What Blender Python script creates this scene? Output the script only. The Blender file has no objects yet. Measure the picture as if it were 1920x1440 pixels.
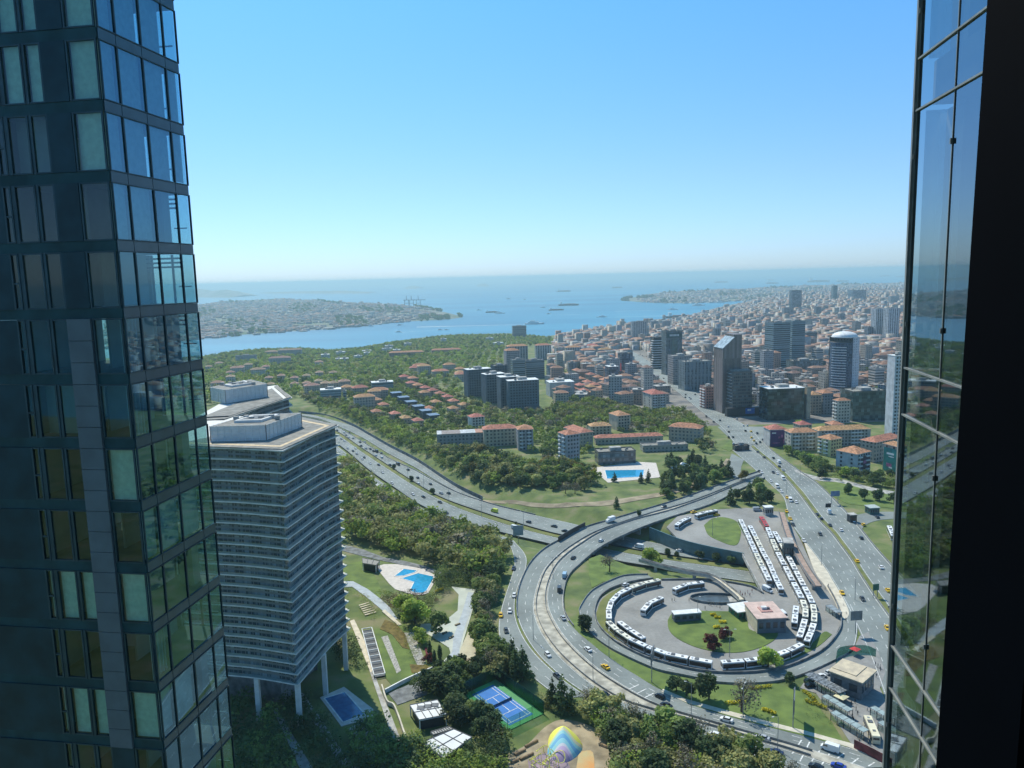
import bpy, math, random
import numpy as np
from mathutils import Vector, Matrix
random.seed(7); RS = np.random.RandomState(11)
sc = bpy.context.scene
rad = math.radians
# ---------------------------------------------------------------- camera
CAMH = 150.0; FPX = 1440.0
PITCH = math.atan((720-519.5)/FPX); ROLL = rad(1.39)
cF = Vector((0, math.cos(PITCH), -math.sin(PITCH))); r0 = Vector((1, 0, 0)); u0 = r0.cross(cF)
cR = r0*math.cos(ROLL) - u0*math.sin(ROLL); cU = r0*math.sin(ROLL) + u0*math.cos(ROLL)
cd = bpy.data.cameras.new("camera"); cam = bpy.data.objects.new("camera", cd); sc.collection.objects.link(cam)
cd.sensor_width = 36; cd.lens = 36*FPX/1920; cd.clip_start = 0.05; cd.clip_end = 200000
cam.matrix_world = Matrix.Translation((0, 0, CAMH)) @ Matrix((cR, cU, -cF)).transposed().to_4x4()
sc.camera = cam
# ---------------------------------------------------------------- sky, sun, exposure
SUN_AZ = rad(-27); SUN_EL = rad(51)
w = bpy.data.worlds.new("World"); sc.world = w; w.use_nodes = True
nt = w.node_tree; bg = nt.nodes["Background"]; sky = nt.nodes.new("ShaderNodeTexSky")
sky.sky_type = 'NISHITA'; sky.sun_disc = False; sky.sun_elevation = SUN_EL; sky.sun_rotation = SUN_AZ
sky.altitude = 0; sky.air_density = 1.0; sky.dust_density = 0.3; sky.ozone_density = 3.0
tint = nt.nodes.new("ShaderNodeMixRGB"); tint.blend_type = 'MULTIPLY'; tint.inputs[0].default_value = 1     # sky colour tinted by elevation, standing in for tinted window glass
tcx = nt.nodes.new("ShaderNodeTexCoord"); sxy = nt.nodes.new("ShaderNodeSeparateXYZ"); nt.links.new(tcx.outputs['Generated'], sxy.inputs[0])
trp = nt.nodes.new("ShaderNodeValToRGB"); nt.links.new(sxy.outputs[2], trp.inputs[0]); e_ = trp.color_ramp.elements; e_[0].position = 0; e_[0].color = (.44,.60,.93,1); e_[1].position = .4; e_[1].color = (.38,.82,.96,1)
q_ = e_.new(.12); q_.color = (.46,.63,.86,1)
nt.links.new(sky.outputs[0], tint.inputs[1]); nt.links.new(trp.outputs[0], tint.inputs[2]); nt.links.new(tint.outputs[0], bg.inputs[0]); bg.inputs[1].default_value = 0.122
sl = bpy.data.lights.new("sun", 'SUN'); sl.energy = 3.2; sl.angle = rad(0.5); sl.color = (1, .965, .84)
so = bpy.data.objects.new("sun", sl); sc.collection.objects.link(so)
sd = Vector((math.sin(SUN_AZ)*math.cos(SUN_EL), math.cos(SUN_AZ)*math.cos(SUN_EL), math.sin(SUN_EL)))
so.rotation_euler = sd.to_track_quat('Z', 'Y').to_euler()
vs = sc.view_settings; vs.view_transform = 'Standard'; vs.look = 'None'; vs.exposure = 0.57; vs.gamma = 1
cy = sc.cycles
cy.use_denoising = True; cy.max_bounces = 5; cy.diffuse_bounces = 2; cy.glossy_bounces = 3; cy.transmission_bounces = 4
cy.transparent_max_bounces = 16; cy.volume_bounces = 0; cy.use_adaptive_sampling = True; cy.adaptive_threshold = .02
cy.caustics_reflective = False; cy.caustics_refractive = False; cy.sample_clamp_indirect = 4
# ---------------------------------------------------------------- pixel <-> world helpers (points measured on the photograph, put on real ground)
def ray(px, py): return cF + cR*((px-960)/FPX) + cU*((720-py)/FPX)
O = Vector((0, 0, CAMH))
def P(px, py, z=0.0):
    d = ray(px, py); return O + d*((z-CAMH)/d.z)
def PY(px, py, y):
    d = ray(px, py); return O + d*(y/d.y)
SEA = -120.0
def dist_poly(x, y, pts):
    x = np.asarray(x, float); y = np.asarray(y, float); best = np.full(x.shape, 1e9)
    for (ax, ay), (bx, by) in zip(pts[:-1], pts[1:]):
        dx, dy = bx-ax, by-ay; L = dx*dx+dy*dy
        t = np.clip(((x-ax)*dx+(y-ay)*dy)/L, 0, 1)
        best = np.minimum(best, np.hypot(x-ax-t*dx, y-ay-t*dy))
    return best
def inpoly(x, y, poly):
    x = np.asarray(x, float); y = np.asarray(y, float); ins = np.zeros(x.shape, bool); n = len(poly)
    for i in range(n):
        x1, y1 = poly[i][:2]; x2, y2 = poly[(i+1) % n][:2]
        if y1 == y2: continue
        c = ((y1 > y) != (y2 > y)) & (x < (x2-x1)*(y-y1)/(y2-y1)+x1); ins ^= c
    return ins
E5A = [(550,778),(617,794),(680,829),(730,860),(780,883),(842,917),(910,942),(980,960),(1030,972),(1075,982),(1160,1003),(1240,1020),(1400,1047),(1520,1070),(1650,1100)]
E5B = [(548,784),(580,793),(627,807),(680,842),(730,875),(780,907),(830,935),(905,962),(980,985),(1042,1002),(1140,1022),(1240,1040),(1410,1065),(1520,1087),(1650,1115)]
E5C = [(546,788),(578,797),(625,811),(678,847),(730,881),(780,913),(842,945),(905,969),(980,992),(1040,1007),(1140,1030),(1240,1048),(1410,1072),(1520,1094),(1650,1122)]
E5D = [(540,796),(575,806),(618,826),(645,842),(692,882),(742,917),(792,950),(855,975),(905,990),(960,1005),(1020,1019),(1140,1050),(1240,1067),(1412,1092),(1520,1112),(1650,1145)]
E5E = [(540,800),(600,824),(635,850),(655,874),(700,911),(740,940),(790,962),(850,986),(893,1000),(930,1010)]   # outer edge of the lower collector
E5U = [(552,774),(605,780),(655,796),(692,816),(730,838),(780,864),(825,894),(860,916)]                         # outer edge of the upper collector
ZR = -6.0
ctr = [tuple(P(x, y, ZR)[:2]) for x, y in E5B]
RIDGE = [(-600,672,-70),(300,672,-70),(382,669,-70),(430,660,-70),(492,654,-70),(565,653,-70),(625,657,-70),(685,650,-70),(730,641,-68),(835,628,-68),(952,625,-68),(1025,631,-70),
         (1090,621,-75),(1175,610,-80),(1260,602,-95),(1287,595,-100),(1342,580,-108),(1400,567,-116),(1440,553,-105),(1520,541,-80),(1697,532,-70),(1900,531,-70),(2600,531,-70)]
RU, RR, RZ = [], [], []
for a, b, z in RIDGE:
    p = P(a, b, z); RU.append(p.x/p.y); RR.append(p.y); RZ.append(z)
def T(x, y):
    x = np.asarray(x, float); y = np.asarray(y, float); yy = np.maximum(y, 60.0)
    u = x/yy; rr = np.interp(u, RU, RR); rz = np.interp(u, RU, RZ)
    t = np.clip((yy-950)/(rr-950), 0, 1); z = rz*t**1.15
    z = z + np.where(t > .02, 5.0*np.minimum(1, t*4)*(1-t)*np.sin(x/173.0+1)*np.sin(y/231.0), 0)
    k = np.clip((yy-rr)/(rr*.22), 0, 1); z = np.where(yy > rr, rz+(-150-rz)*k**1.3, z)
    dd = dist_poly(x, y, ctr)
    near = ZR-.35 + np.clip(dd-26, 0, 14)*(6.2/14)
    z = np.where(yy < 1500, np.minimum(z, np.where(near > -.2, z, near)), z)
    return z-.15
def Tz(x, y): return float(T(x, y))
def G(px, py, dz=0.0):
    d = ray(px, py); ts = np.geomspace(60, 30000, 420); X = d.x*ts; Y = d.y*ts; Z = CAMH+d.z*ts; h = T(X, Y)+dz
    i = int(np.argmax(Z < h))
    if i == 0: i = len(ts)-1
    a, b = ts[i-1], ts[i]
    for _ in range(18):
        m = (a+b)/2
        if CAMH+d.z*m < Tz(d.x*m, d.y*m)+dz: b = m
        else: a = m
    return O+d*b
# ---------------------------------------------------------------- tagging
COL = sc.collection
def tag(o, label=None, cat=None, group=None, kind=None):
    if label: o['label'] = label
    if cat: o['category'] = cat
    if group: o['group'] = group
    if kind: o['kind'] = kind
    return o
def empty(name, loc=(0,0,0), rz=0.0, label=None, cat=None, group=None):
    o = bpy.data.objects.new(name, None); COL.objects.link(o); o.location = loc; o.rotation_euler = (0, 0, rz); o.empty_display_size = .5
    return tag(o, label, cat, group)
def link(name, me, parent=None, loc=None, rz=None):
    o = bpy.data.objects.new(name, me); COL.objects.link(o)
    if parent: o.parent = parent
    if loc is not None: o.location = loc
    if rz is not None: o.rotation_euler = (0, 0, rz)
    return o
def copy_tree(o, parent=None):
    c = o.copy(); COL.objects.link(c); c.parent = parent
    for ch in o.children: copy_tree(ch, c)
    return c
# ---------------------------------------------------------------- materials
MATS = {}
def nmat(name):
    m = bpy.data.materials.new(name); m.use_nodes = True; MATS[name] = m
    return m, m.node_tree, m.node_tree.nodes["Principled BSDF"]
def mat(name, col, rough=.8, noise=.18, scale=1.0, metal=0.0, spec=.4, objcol=False, objrand=0.0, bump=0.0, col2=None, detail=4, world=True):
    if name in MATS: return MATS[name]
    m, t, b = nmat(name); N = t.nodes; L = t.links
    b.inputs['Roughness'].default_value = rough; b.inputs['Metallic'].default_value = metal; b.inputs['Specular IOR Level'].default_value = spec
    tc = N.new("ShaderNodeNewGeometry"); n = N.new("ShaderNodeTexNoise"); n.inputs['Scale'].default_value = scale; n.inputs['Detail'].default_value = detail
    L.new(tc.outputs['Position'], n.inputs['Vector'])
    mx = N.new("ShaderNodeMixRGB"); cc = col2 or tuple(max(0, c*(1-noise*1.6)) for c in col)
    mx.inputs[1].default_value = (*cc, 1); mx.inputs[2].default_value = (*(tuple(min(1, c*(1+noise*.7)) for c in col) if not col2 else col), 1)
    rp = N.new("ShaderNodeValToRGB"); rp.color_ramp.elements[0].position = .35; rp.color_ramp.elements[1].position = .65
    L.new(n.outputs[0], rp.inputs[0]); L.new(rp.outputs[0], mx.inputs[0]); out = mx.outputs[0]
    if objcol:
        oi = N.new("ShaderNodeObjectInfo"); m2 = N.new("ShaderNodeMixRGB"); m2.blend_type = 'MULTIPLY'; m2.inputs[0].default_value = 1
        L.new(out, m2.inputs[1]); L.new(oi.outputs['Color'], m2.inputs[2]); out = m2.outputs[0]
    if objrand:
        oi = N.new("ShaderNodeObjectInfo"); h = N.new("ShaderNodeHueSaturation"); ma = N.new("ShaderNodeMapRange")
        ma.inputs[3].default_value = 1-objrand; ma.inputs[4].default_value = 1+objrand; L.new(oi.outputs['Random'], ma.inputs[0]); L.new(ma.outputs[0], h.inputs['Value'])
        mb = N.new("ShaderNodeMath"); mb.operation = 'MULTIPLY_ADD'; mb.inputs[1].default_value = .06; mb.inputs[2].default_value = .47
        mc = N.new("ShaderNodeMath"); mc.operation = 'FRACT'; md = N.new("ShaderNodeMath"); md.operation = 'MULTIPLY'; md.inputs[1].default_value = 7.3
        L.new(oi.outputs['Random'], md.inputs[0]); L.new(md.outputs[0], mc.inputs[0]); L.new(mc.outputs[0], mb.inputs[0]); L.new(mb.outputs[0], h.inputs['Hue'])
        L.new(out, h.inputs['Color']); out = h.outputs[0]
    L.new(out, b.inputs['Base Color'])
    if bump:
        bp = N.new("ShaderNodeBump"); bp.inputs['Strength'].default_value = bump; L.new(n.outputs[0], bp.inputs['Height']); L.new(bp.outputs[0], b.inputs['Normal'])
    return m
def leafmat(name, c1, c2, scale=.35, trans=.42):
    m, t, b = nmat(name); N = t.nodes; L = t.links
    g = N.new("ShaderNodeNewGeometry"); n = N.new("ShaderNodeTexNoise"); n.inputs['Scale'].default_value = scale; L.new(g.outputs['Position'], n.inputs['Vector'])
    rp = N.new("ShaderNodeValToRGB"); rp.color_ramp.elements[0].position = .3; rp.color_ramp.elements[1].position = .7
    rp.color_ramp.elements[0].color = (*c1, 1); rp.color_ramp.elements[1].color = (*c2, 1); L.new(n.outputs[0], rp.inputs[0])
    oi = N.new("ShaderNodeObjectInfo"); h = N.new("ShaderNodeHueSaturation"); ma = N.new("ShaderNodeMapRange"); ma.inputs[3].default_value = .72; ma.inputs[4].default_value = 1.25
    L.new(oi.outputs['Random'], ma.inputs[0]); L.new(ma.outputs[0], h.inputs['Value']); L.new(rp.outputs[0], h.inputs['Color'])
    n2 = N.new("ShaderNodeTexNoise"); n2.inputs['Scale'].default_value = .012; n2.inputs['Detail'].default_value = 3; L.new(g.outputs['Position'], n2.inputs['Vector'])
    mr = N.new("ShaderNodeMapRange"); mr.inputs[1].default_value = .3; mr.inputs[2].default_value = .7; mr.inputs[3].default_value = .492; mr.inputs[4].default_value = .512
    L.new(n2.outputs[0], mr.inputs[0]); L.new(mr.outputs[0], h.inputs['Hue'])
    n3 = N.new("ShaderNodeTexNoise"); n3.inputs['Scale'].default_value = .085; n3.inputs['Detail'].default_value = 2; L.new(g.outputs['Position'], n3.inputs['Vector'])
    m3 = N.new("ShaderNodeMapRange"); m3.inputs[1].default_value = .35; m3.inputs[2].default_value = .65; m3.inputs[3].default_value = .7; m3.inputs[4].default_value = 1.3; L.new(n3.outputs[0], m3.inputs[0])
    L.new(wmath(N, L, 'MULTIPLY', ma.outputs[0], m3.outputs[0]), h.inputs['Value'])
    tr = N.new("ShaderNodeBsdfTranslucent"); mx = N.new("ShaderNodeMixShader"); mx.inputs[0].default_value = trans
    L.new(h.outputs[0], b.inputs['Base Color']); L.new(h.outputs[0], tr.inputs[0]); b.inputs['Roughness'].default_value = .7; b.inputs['Specular IOR Level'].default_value = .25
    L.new(b.outputs[0], mx.inputs[1]); L.new(tr.outputs[0], mx.inputs[2]); L.new(mx.outputs[0], N["Material Output"].inputs[0])
    return m
def wmath(N, L, op, a, b=None):
    n = N.new("ShaderNodeMath"); n.operation = op
    for i, v in enumerate((a, b)):
        if v is None: continue
        if isinstance(v, (int, float)): n.inputs[i].default_value = v
        else: L.new(v, n.inputs[i])
    return n.outputs[0]
def facmat(name, wall=None, win=(.03,.045,.06), sx=3.2, sz=3.1, fx=.55, fz=.5, rough=.75, wrough=.18, attr=False, ox=0.0, oz=0.0, noise=.25, band=None):
    """a facade: rows of window openings, pattern follows the wall's own direction and height"""
    if name in MATS: return MATS[name]
    m, t, b = nmat(name); N = t.nodes; L = t.links
    g = N.new("ShaderNodeNewGeometry"); tc = N.new("ShaderNodeTexCoord"); s = N.new("ShaderNodeSeparateXYZ"); L.new(tc.outputs['Object'] if not attr else g.outputs['Position'], s.inputs[0])
    if attr: sn = N.new("ShaderNodeSeparateXYZ"); L.new(g.outputs['Normal'], sn.inputs[0])
    else:
        vt = N.new("ShaderNodeVectorTransform"); vt.vector_type = 'NORMAL'; vt.convert_from = 'WORLD'; vt.convert_to = 'OBJECT'; L.new(g.outputs['Normal'], vt.inputs[0])
        sn = N.new("ShaderNodeSeparateXYZ"); L.new(vt.outputs[0], sn.inputs[0])
    M = lambda op, a, b=None: wmath(N, L, op, a, b)
    u = M('SUBTRACT', M('MULTIPLY', s.outputs[0], sn.outputs[1]), M('MULTIPLY', s.outputs[1], sn.outputs[0]))
    fu = M('FRACT', M('ADD', M('DIVIDE', u, sx), 100.5+ox)); fv = M('FRACT', M('ADD', M('DIVIDE', s.outputs[2], sz), 100.25+oz))
    inu = M('LESS_THAN', M('ABSOLUTE', M('SUBTRACT', fu, .5)), fx/2); inv = M('LESS_THAN', M('ABSOLUTE', M('SUBTRACT', fv, .5)), fz/2)
    vert = M('LESS_THAN', M('ABSOLUTE', sn.outputs[2]), .4)
    mk = M('MULTIPLY', M('MULTIPLY', inu, inv), vert)
    if attr:
        a = N.new("ShaderNodeVertexColor"); a.layer_name = "col"; wc = a.outputs[0]
    else:
        rgb = N.new("ShaderNodeRGB"); rgb.outputs[0].default_value = (*(wall or (.5,.5,.5)), 1); wc = rgb.outputs[0]
        if wall is None:
            oi = N.new("ShaderNodeObjectInfo"); wc = oi.outputs['Color']
    n = N.new("ShaderNodeTexNoise"); n.inputs['Scale'].default_value = .35; n.inputs['Detail'].default_value = 5; L.new(g.outputs['Position'], n.inputs['Vector'])
    mr = N.new("ShaderNodeMapRange"); mr.inputs[1].default_value = .3; mr.inputs[2].default_value = .7; mr.inputs[3].default_value = 1-noise; mr.inputs[4].default_value = 1+noise*.4; L.new(n.outputs[0], mr.inputs[0])
    hv = N.new("ShaderNodeHueSaturation"); L.new(wc, hv.inputs['Color']); L.new(mr.outputs[0], hv.inputs['Value'])
    # each window its own tone (curtains, dark rooms)
    wn = N.new("ShaderNodeTexWhiteNoise"); cb = N.new("ShaderNodeCombineXYZ"); L.new(M('FLOOR', M('DIVIDE', u, sx)), cb.inputs[0]); L.new(M('FLOOR', M('DIVIDE', s.outputs[2], sz)), cb.inputs[1]); L.new(sn.outputs[0], cb.inputs[2]); L.new(cb.outputs[0], wn.inputs[0])
    wr = N.new("ShaderNodeValToRGB"); e = wr.color_ramp.elements; e[0].position = .35; e[0].color = (*win, 1); e[1].position = 1; e[1].color = (*[min(1, c*3+.08) for c in win], 1); L.new(wn.outputs[0], wr.inputs[0])
    mx = N.new("ShaderNodeMixRGB"); L.new(mk, mx.inputs[0]); L.new(hv.outputs[0], mx.inputs[1]); L.new(wr.outputs[0], mx.inputs[2]); L.new(mx.outputs[0], b.inputs['Base Color'])
    r = N.new("ShaderNodeMapRange"); r.inputs[3].default_value = rough; r.inputs[4].default_value = wrough; L.new(mk, r.inputs[0]); L.new(r.outputs[0], b.inputs['Roughness'])
    return m
def glassmat(name, tint=(.6,.75,.8), refl=.35, rough=.02, edge=2.0, rcol=(.8,.93,1)):
    if name in MATS: return MATS[name]
    m, t, b = nmat(name); N = t.nodes; L = t.links; N.remove(b)
    tr = N.new("ShaderNodeBsdfTransparent"); tr.inputs[0].default_value = (*tint, 1)
    gl = N.new("ShaderNodeBsdfGlossy"); gl.inputs[0].default_value = (*rcol, 1); gl.inputs['Roughness'].default_value = rough
    lw = N.new("ShaderNodeLayerWeight"); lw.inputs[0].default_value = .35
    mr = N.new("ShaderNodeMapRange"); mr.inputs[3].default_value = refl; mr.inputs[4].default_value = min(1, refl*edge); L.new(lw.outputs['Fresnel'], mr.inputs[0])
    mx = N.new("ShaderNodeMixShader"); L.new(mr.outputs[0], mx.inputs[0]); L.new(tr.outputs[0], mx.inputs[1]); L.new(gl.outputs[0], mx.inputs[2]); L.new(mx.outputs[0], N["Material Output"].inputs[0])
    return m
def roadmat(name, col, sc_):
    m = mat(name, col, .85, .12, sc_); t = m.node_tree; N = t.nodes; L = t.links; b = N["Principled BSDF"]; src = b.inputs['Base Color'].links[0].from_socket
    g = N.new("ShaderNodeNewGeometry"); w_ = N.new("ShaderNodeTexVoronoi"); w_.inputs['Scale'].default_value = .035; w_.feature = 'F1'; nn_ = N.new("ShaderNodeTexNoise"); nn_.inputs['Scale'].default_value = .7; nn_.inputs['Detail'].default_value = 8; L.new(g.outputs['Position'], nn_.inputs['Vector'])
    L.new(g.outputs['Position'], w_.inputs['Vector']); sp = N.new("ShaderNodeSeparateXYZ"); L.new(w_.outputs['Color'], sp.inputs[0])
    v = wmath(N, L, 'ADD', wmath(N, L, 'MULTIPLY', sp.outputs[0], .16), wmath(N, L, 'MULTIPLY', nn_.outputs[0], .42)); v = wmath(N, L, 'ADD', v, .70); h = N.new("ShaderNodeHueSaturation"); L.new(src, h.inputs['Color']); L.new(v, h.inputs['Value']); L.new(h.outputs[0], b.inputs['Base Color']); return m
asphalt2 = mat('asphalt_dark', (.125,.13,.135), .85, .14, .1); sandy = mat('sandy_median', (.46,.43,.35), .9, .25, .25)
asphalt = roadmat('asphalt', (.225,.25,.235), .05); paving = roadmat('terminal_paving', (.28,.272,.25), .06); concrete = mat('concrete', (.42,.41,.38), .85, .25, .35); conc_dark = mat('concrete_dark', (.2,.21,.21), .85, .3, .3)
pale = mat('pale_stone', (.62,.56,.44), .85, .12, .3); white = mat('white_paint', (.75,.75,.72), .55, .1, .5); linepaint = mat('line_paint', (.72,.72,.68), .6, .25, 1.5)
grass = mat('grass_lawn', (.15,.21,.045), .9, .2, .16, col2=(.085,.13,.03), detail=14); grass2 = mat('dry_grass', (.20,.20,.06), .9, .2, .08, col2=(.1,.13,.035), detail=8)
soil = mat('bare_soil', (.33,.27,.18), .95, .25, .12); dark = mat('dark_metal', (.03,.035,.04), .5, .2, 1); steel = mat('grey_steel', (.3,.32,.33), .45, .15, 1, metal=.4)
tile_brown = mat('tile_brown', (.34,.22,.15), .85, .3, .6, objrand=.1); terracotta = mat('roof_tile', (.46,.21,.12), .85, .3, .6, objrand=.12); black = mat('black_rubber', (.015,.015,.015), .8, .1, 1)
carglass = mat('dark_glass', (.012,.018,.022), .08, .1, 1, spec=.8); paint = mat('car_paint', (1,1,1), .28, .04, 1, objcol=True, spec=.5)
cloth = mat('clothing', (1,1,1), .9, .2, 4, objcol=True); skin = mat('skin', (.5,.32,.23), .6, .05, 3); bark = mat('bark', (.12,.09,.065), .95, .3, 2)
L_dark = leafmat('leaves_dark', (.05,.095,.04), (.12,.17,.06)); L_mid = leafmat('leaves_mid', (.14,.205,.055), (.24,.31,.085)); L_light = leafmat('leaves_light', (.22,.31,.05), (.36,.43,.08))
L_olive = leafmat('leaves_olive', (.26,.27,.095), (.40,.39,.15)); L_red = leafmat('leaves_red', (.13,.03,.03), (.22,.06,.05)); L_yel = leafmat('blossom_yellow', (.5,.42,.02), (.75,.62,.03), trans=.2)
L_bare = leafmat('bare_twigs', (.22,.20,.13), (.34,.30,.2), trans=.25); L_orange = leafmat('leaves_bronze', (.17,.15,.04), (.27,.22,.06))
# ---------------------------------------------------------------- mesh builder
class MB:
    def __init__(s): s.v = []; s.f = []; s.m = []; s.mats = []
    def mi(s, m):
        if m not in s.mats: s.mats.append(m)
        return s.mats.index(m)
    def add(s, vs, fs, m):
        k = len(s.v); s.v += [tuple(v) for v in vs]; i = s.mi(m); s.f += [tuple(k+j for j in f) for f in fs]; s.m += [i]*len(fs); return s
    def box(s, c, d, m, rz=0.0, taper=1.0):
        x, y, z = d[0]/2, d[1]/2, d[2]/2; cs, sn = math.cos(rz), math.sin(rz); vs = []
        for sz in (-1, 1):
            k = taper if sz > 0 else 1
            for sx, sy in ((-1,-1),(1,-1),(1,1),(-1,1)):
                a, b = sx*x*k, sy*y*k; vs.append((c[0]+a*cs-b*sn, c[1]+a*sn+b*cs, c[2]+sz*z))
        return s.add(vs, [(3,2,1,0),(4,5,6,7),(0,1,5,4),(1,2,6,5),(2,3,7,6),(3,0,4,7)], m)
    def prism(s, poly, z0, z1, m, mtop=None):
        n = len(poly); A = sum(poly[i][0]*poly[(i+1) % n][1]-poly[(i+1) % n][0]*poly[i][1] for i in range(n))
        p = list(poly) if A > 0 else list(poly)[::-1]
        f0 = (lambda q: z0[1](*q[:2])+z0[0]) if isinstance(z0, tuple) else (lambda q: z0)
        f1 = (lambda q: z1[1](*q[:2])+z1[0]) if isinstance(z1, tuple) else (lambda q: z1)
        vs = [(q[0], q[1], f0(q)) for q in p]+[(q[0], q[1], f1(q)) for q in p]
        s.add(vs, [(i, (i+1) % n, n+(i+1) % n, n+i) for i in range(n)]+[tuple(range(n))[::-1]], m)
        return s.add(vs[n:], [tuple(range(n))], mtop or m)
    def tube(s, a, b, r1, r2, m, n=8, cap=True):
        a = Vector(a); b = Vector(b); d = (b-a).normalized(); u = d.orthogonal().normalized(); v = d.cross(u); vs = []
        for p, r in ((a, r1), (b, r2)):
            for i in range(n): q = p+(u*math.cos(2*math.pi*i/n)+v*math.sin(2*math.pi*i/n))*r; vs.append(q)
        fs = [(i, (i+1) % n, n+(i+1) % n, n+i) for i in range(n)]
        if cap: fs += [tuple(range(n))[::-1], tuple(range(n, 2*n))]
        return s.add(vs, fs, m)
    def mesh(s, name, smooth=False):
        me = bpy.data.meshes.new(name); me.from_pydata(s.v, [], s.f)
        for m in s.mats: me.materials.append(m)
        me.polygons.foreach_set('material_index', s.m)
        if smooth: me.polygons.foreach_set('use_smooth', [True]*len(s.f))
        me.update(); return me
    def build(s, name, parent=None, loc=None, rz=None, smooth=False): return link(name, s.mesh(name, smooth), parent, loc, rz)
def npmesh(name, V, F, mats, mi=None, col=None):
    """V (n,3), F (m,4) int arrays -> mesh, optional face material index and face colour"""
    me = bpy.data.meshes.new(name); k = F.shape[1]; me.vertices.add(len(V)); me.vertices.foreach_set('co', V.astype(np.float32).ravel())
    me.loops.add(F.size); me.loops.foreach_set('vertex_index', F.astype(np.int32).ravel())
    me.polygons.add(len(F)); me.polygons.foreach_set('loop_start', (np.arange(len(F))*k).astype(np.int32))
    me.polygons.foreach_set('loop_total', np.full(len(F), k, np.int32))
    for m in mats: me.materials.append(m)
    if mi is not None: me.polygons.foreach_set('material_index', mi.astype(np.int32))
    if col is not None:
        a = me.color_attributes.new('col', 'FLOAT_COLOR', 'CORNER'); c = np.repeat(np.concatenate([col, np.ones((len(col), 1))], 1), k, 0); a.data.foreach_set('color', c.astype(np.float32).ravel())
    me.update(calc_edges=True); return me
def catmull(pts, n=6):
    if len(pts) < 3: return [Vector(p) for p in pts]
    q = [Vector(p) for p in pts]; q = [q[0]*2-q[1]]+q+[q[-1]*2-q[-2]]; out = []
    for i in range(1, len(q)-2):
        for k in range(n):
            t = k/n; a, b, c, d = q[i-1:i+3]
            out.append(.5*((2*b)+(c-a)*t+(2*a-5*b+4*c-d)*t*t+(3*b-a-3*c+d)*t**3))
    out.append(q[-2]); return out
def resample(pts, n):
    L = [0]
    for a, b in zip(pts[:-1], pts[1:]): L.append(L[-1]+(b-a).length)
    out = []; j = 0
    for i in range(n):
        s = L[-1]*i/(n-1)
        while j < len(L)-2 and L[j+1] < s: j += 1
        t = (s-L[j])/max(1e-6, L[j+1]-L[j]); out.append(pts[j].lerp(pts[j+1], min(1, max(0, t))))
    return out
def edge_w(px, z=0.0, ground=False):
    return catmull([(G(x, y) if ground else P(x, y, z)) for x, y in px])
# ================================================================ setting: ground, water, sky dome is the world
def axis(segs):
    out = []
    for a, b, st in segs: out += list(np.arange(a, b, st))
    return np.array(out+[segs[-1][1]], float)
gx = axis([(-9000,-3000,400),(-3000,-1200,120),(-1200,-600,40),(-600,-300,12),(-300,500,4),(500,900,12),(900,2500,50),(2500,12000,250)])
gy = axis([(-600,60,60),(60,160,10),(160,1150,4),(1150,1500,14),(1500,5000,45),(5000,16000,220)])
X, Y = np.meshgrid(gx, gy, indexing='ij'); Z = T(X, Y); ny = len(gy)
V = np.stack([X, Y, Z], -1).reshape(-1, 3); ii, jj = np.meshgrid(np.arange(len(gx)-1), np.arange(ny-1), indexing='ij'); k = (ii*ny+jj).ravel()
F = np.stack([k, k+ny, k+ny+1, k+1], 1)
gm, t, b = nmat('ground_cover'); N = t.nodes; L = t.links; g = N.new("ShaderNodeNewGeometry"); s = N.new("ShaderNodeSeparateXYZ"); L.new(g.outputs['Position'], s.inputs[0])
def nz(scale, det=6):
    n = N.new("ShaderNodeTexNoise"); n.inputs['Scale'].default_value = scale; n.inputs['Detail'].default_value = det; L.new(g.outputs['Position'], n.inputs['Vector']); return n.outputs[0]
def ramp(f, *cs):
    r = N.new("ShaderNodeValToRGB"); L.new(f, r.inputs[0]); e = r.color_ramp.elements
    while len(e) < len(cs): e.new(.5)
    for q, (p, c) in zip(e, cs): q.position = p; q.color = (*c, 1)
    return r.outputs[0]
green = ramp(nz(.07), (.32, (.065,.10,.03)), (.5, (.13,.17,.045)), (.66, (.22,.2,.10)))
urban = ramp(nz(.05), (.35, (.10,.10,.10)), (.5, (.2,.185,.165)), (.62, (.27,.24,.2)), (.72, (.07,.09,.035)))
ub = wmath(N, L, 'GREATER_THAN', wmath(N, L, 'SUBTRACT', s.outputs[0], wmath(N, L, 'MULTIPLY', s.outputs[1], .06)), wmath(N, L, 'MULTIPLY', nz(.01, 2), 60))
uf = wmath(N, L, 'MULTIPLY', ub, wmath(N, L, 'GREATER_THAN', s.outputs[1], 745))
mx = N.new("ShaderNodeMixRGB"); L.new(uf, mx.inputs[0]); L.new(green, mx.inputs[1]); L.new(urban, mx.inputs[2]); L.new(mx.outputs[0], b.inputs['Base Color']); b.inputs['Roughness'].default_value = .95
tag(link('ground', npmesh('ground', V, F, [gm])), kind='structure')
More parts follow.
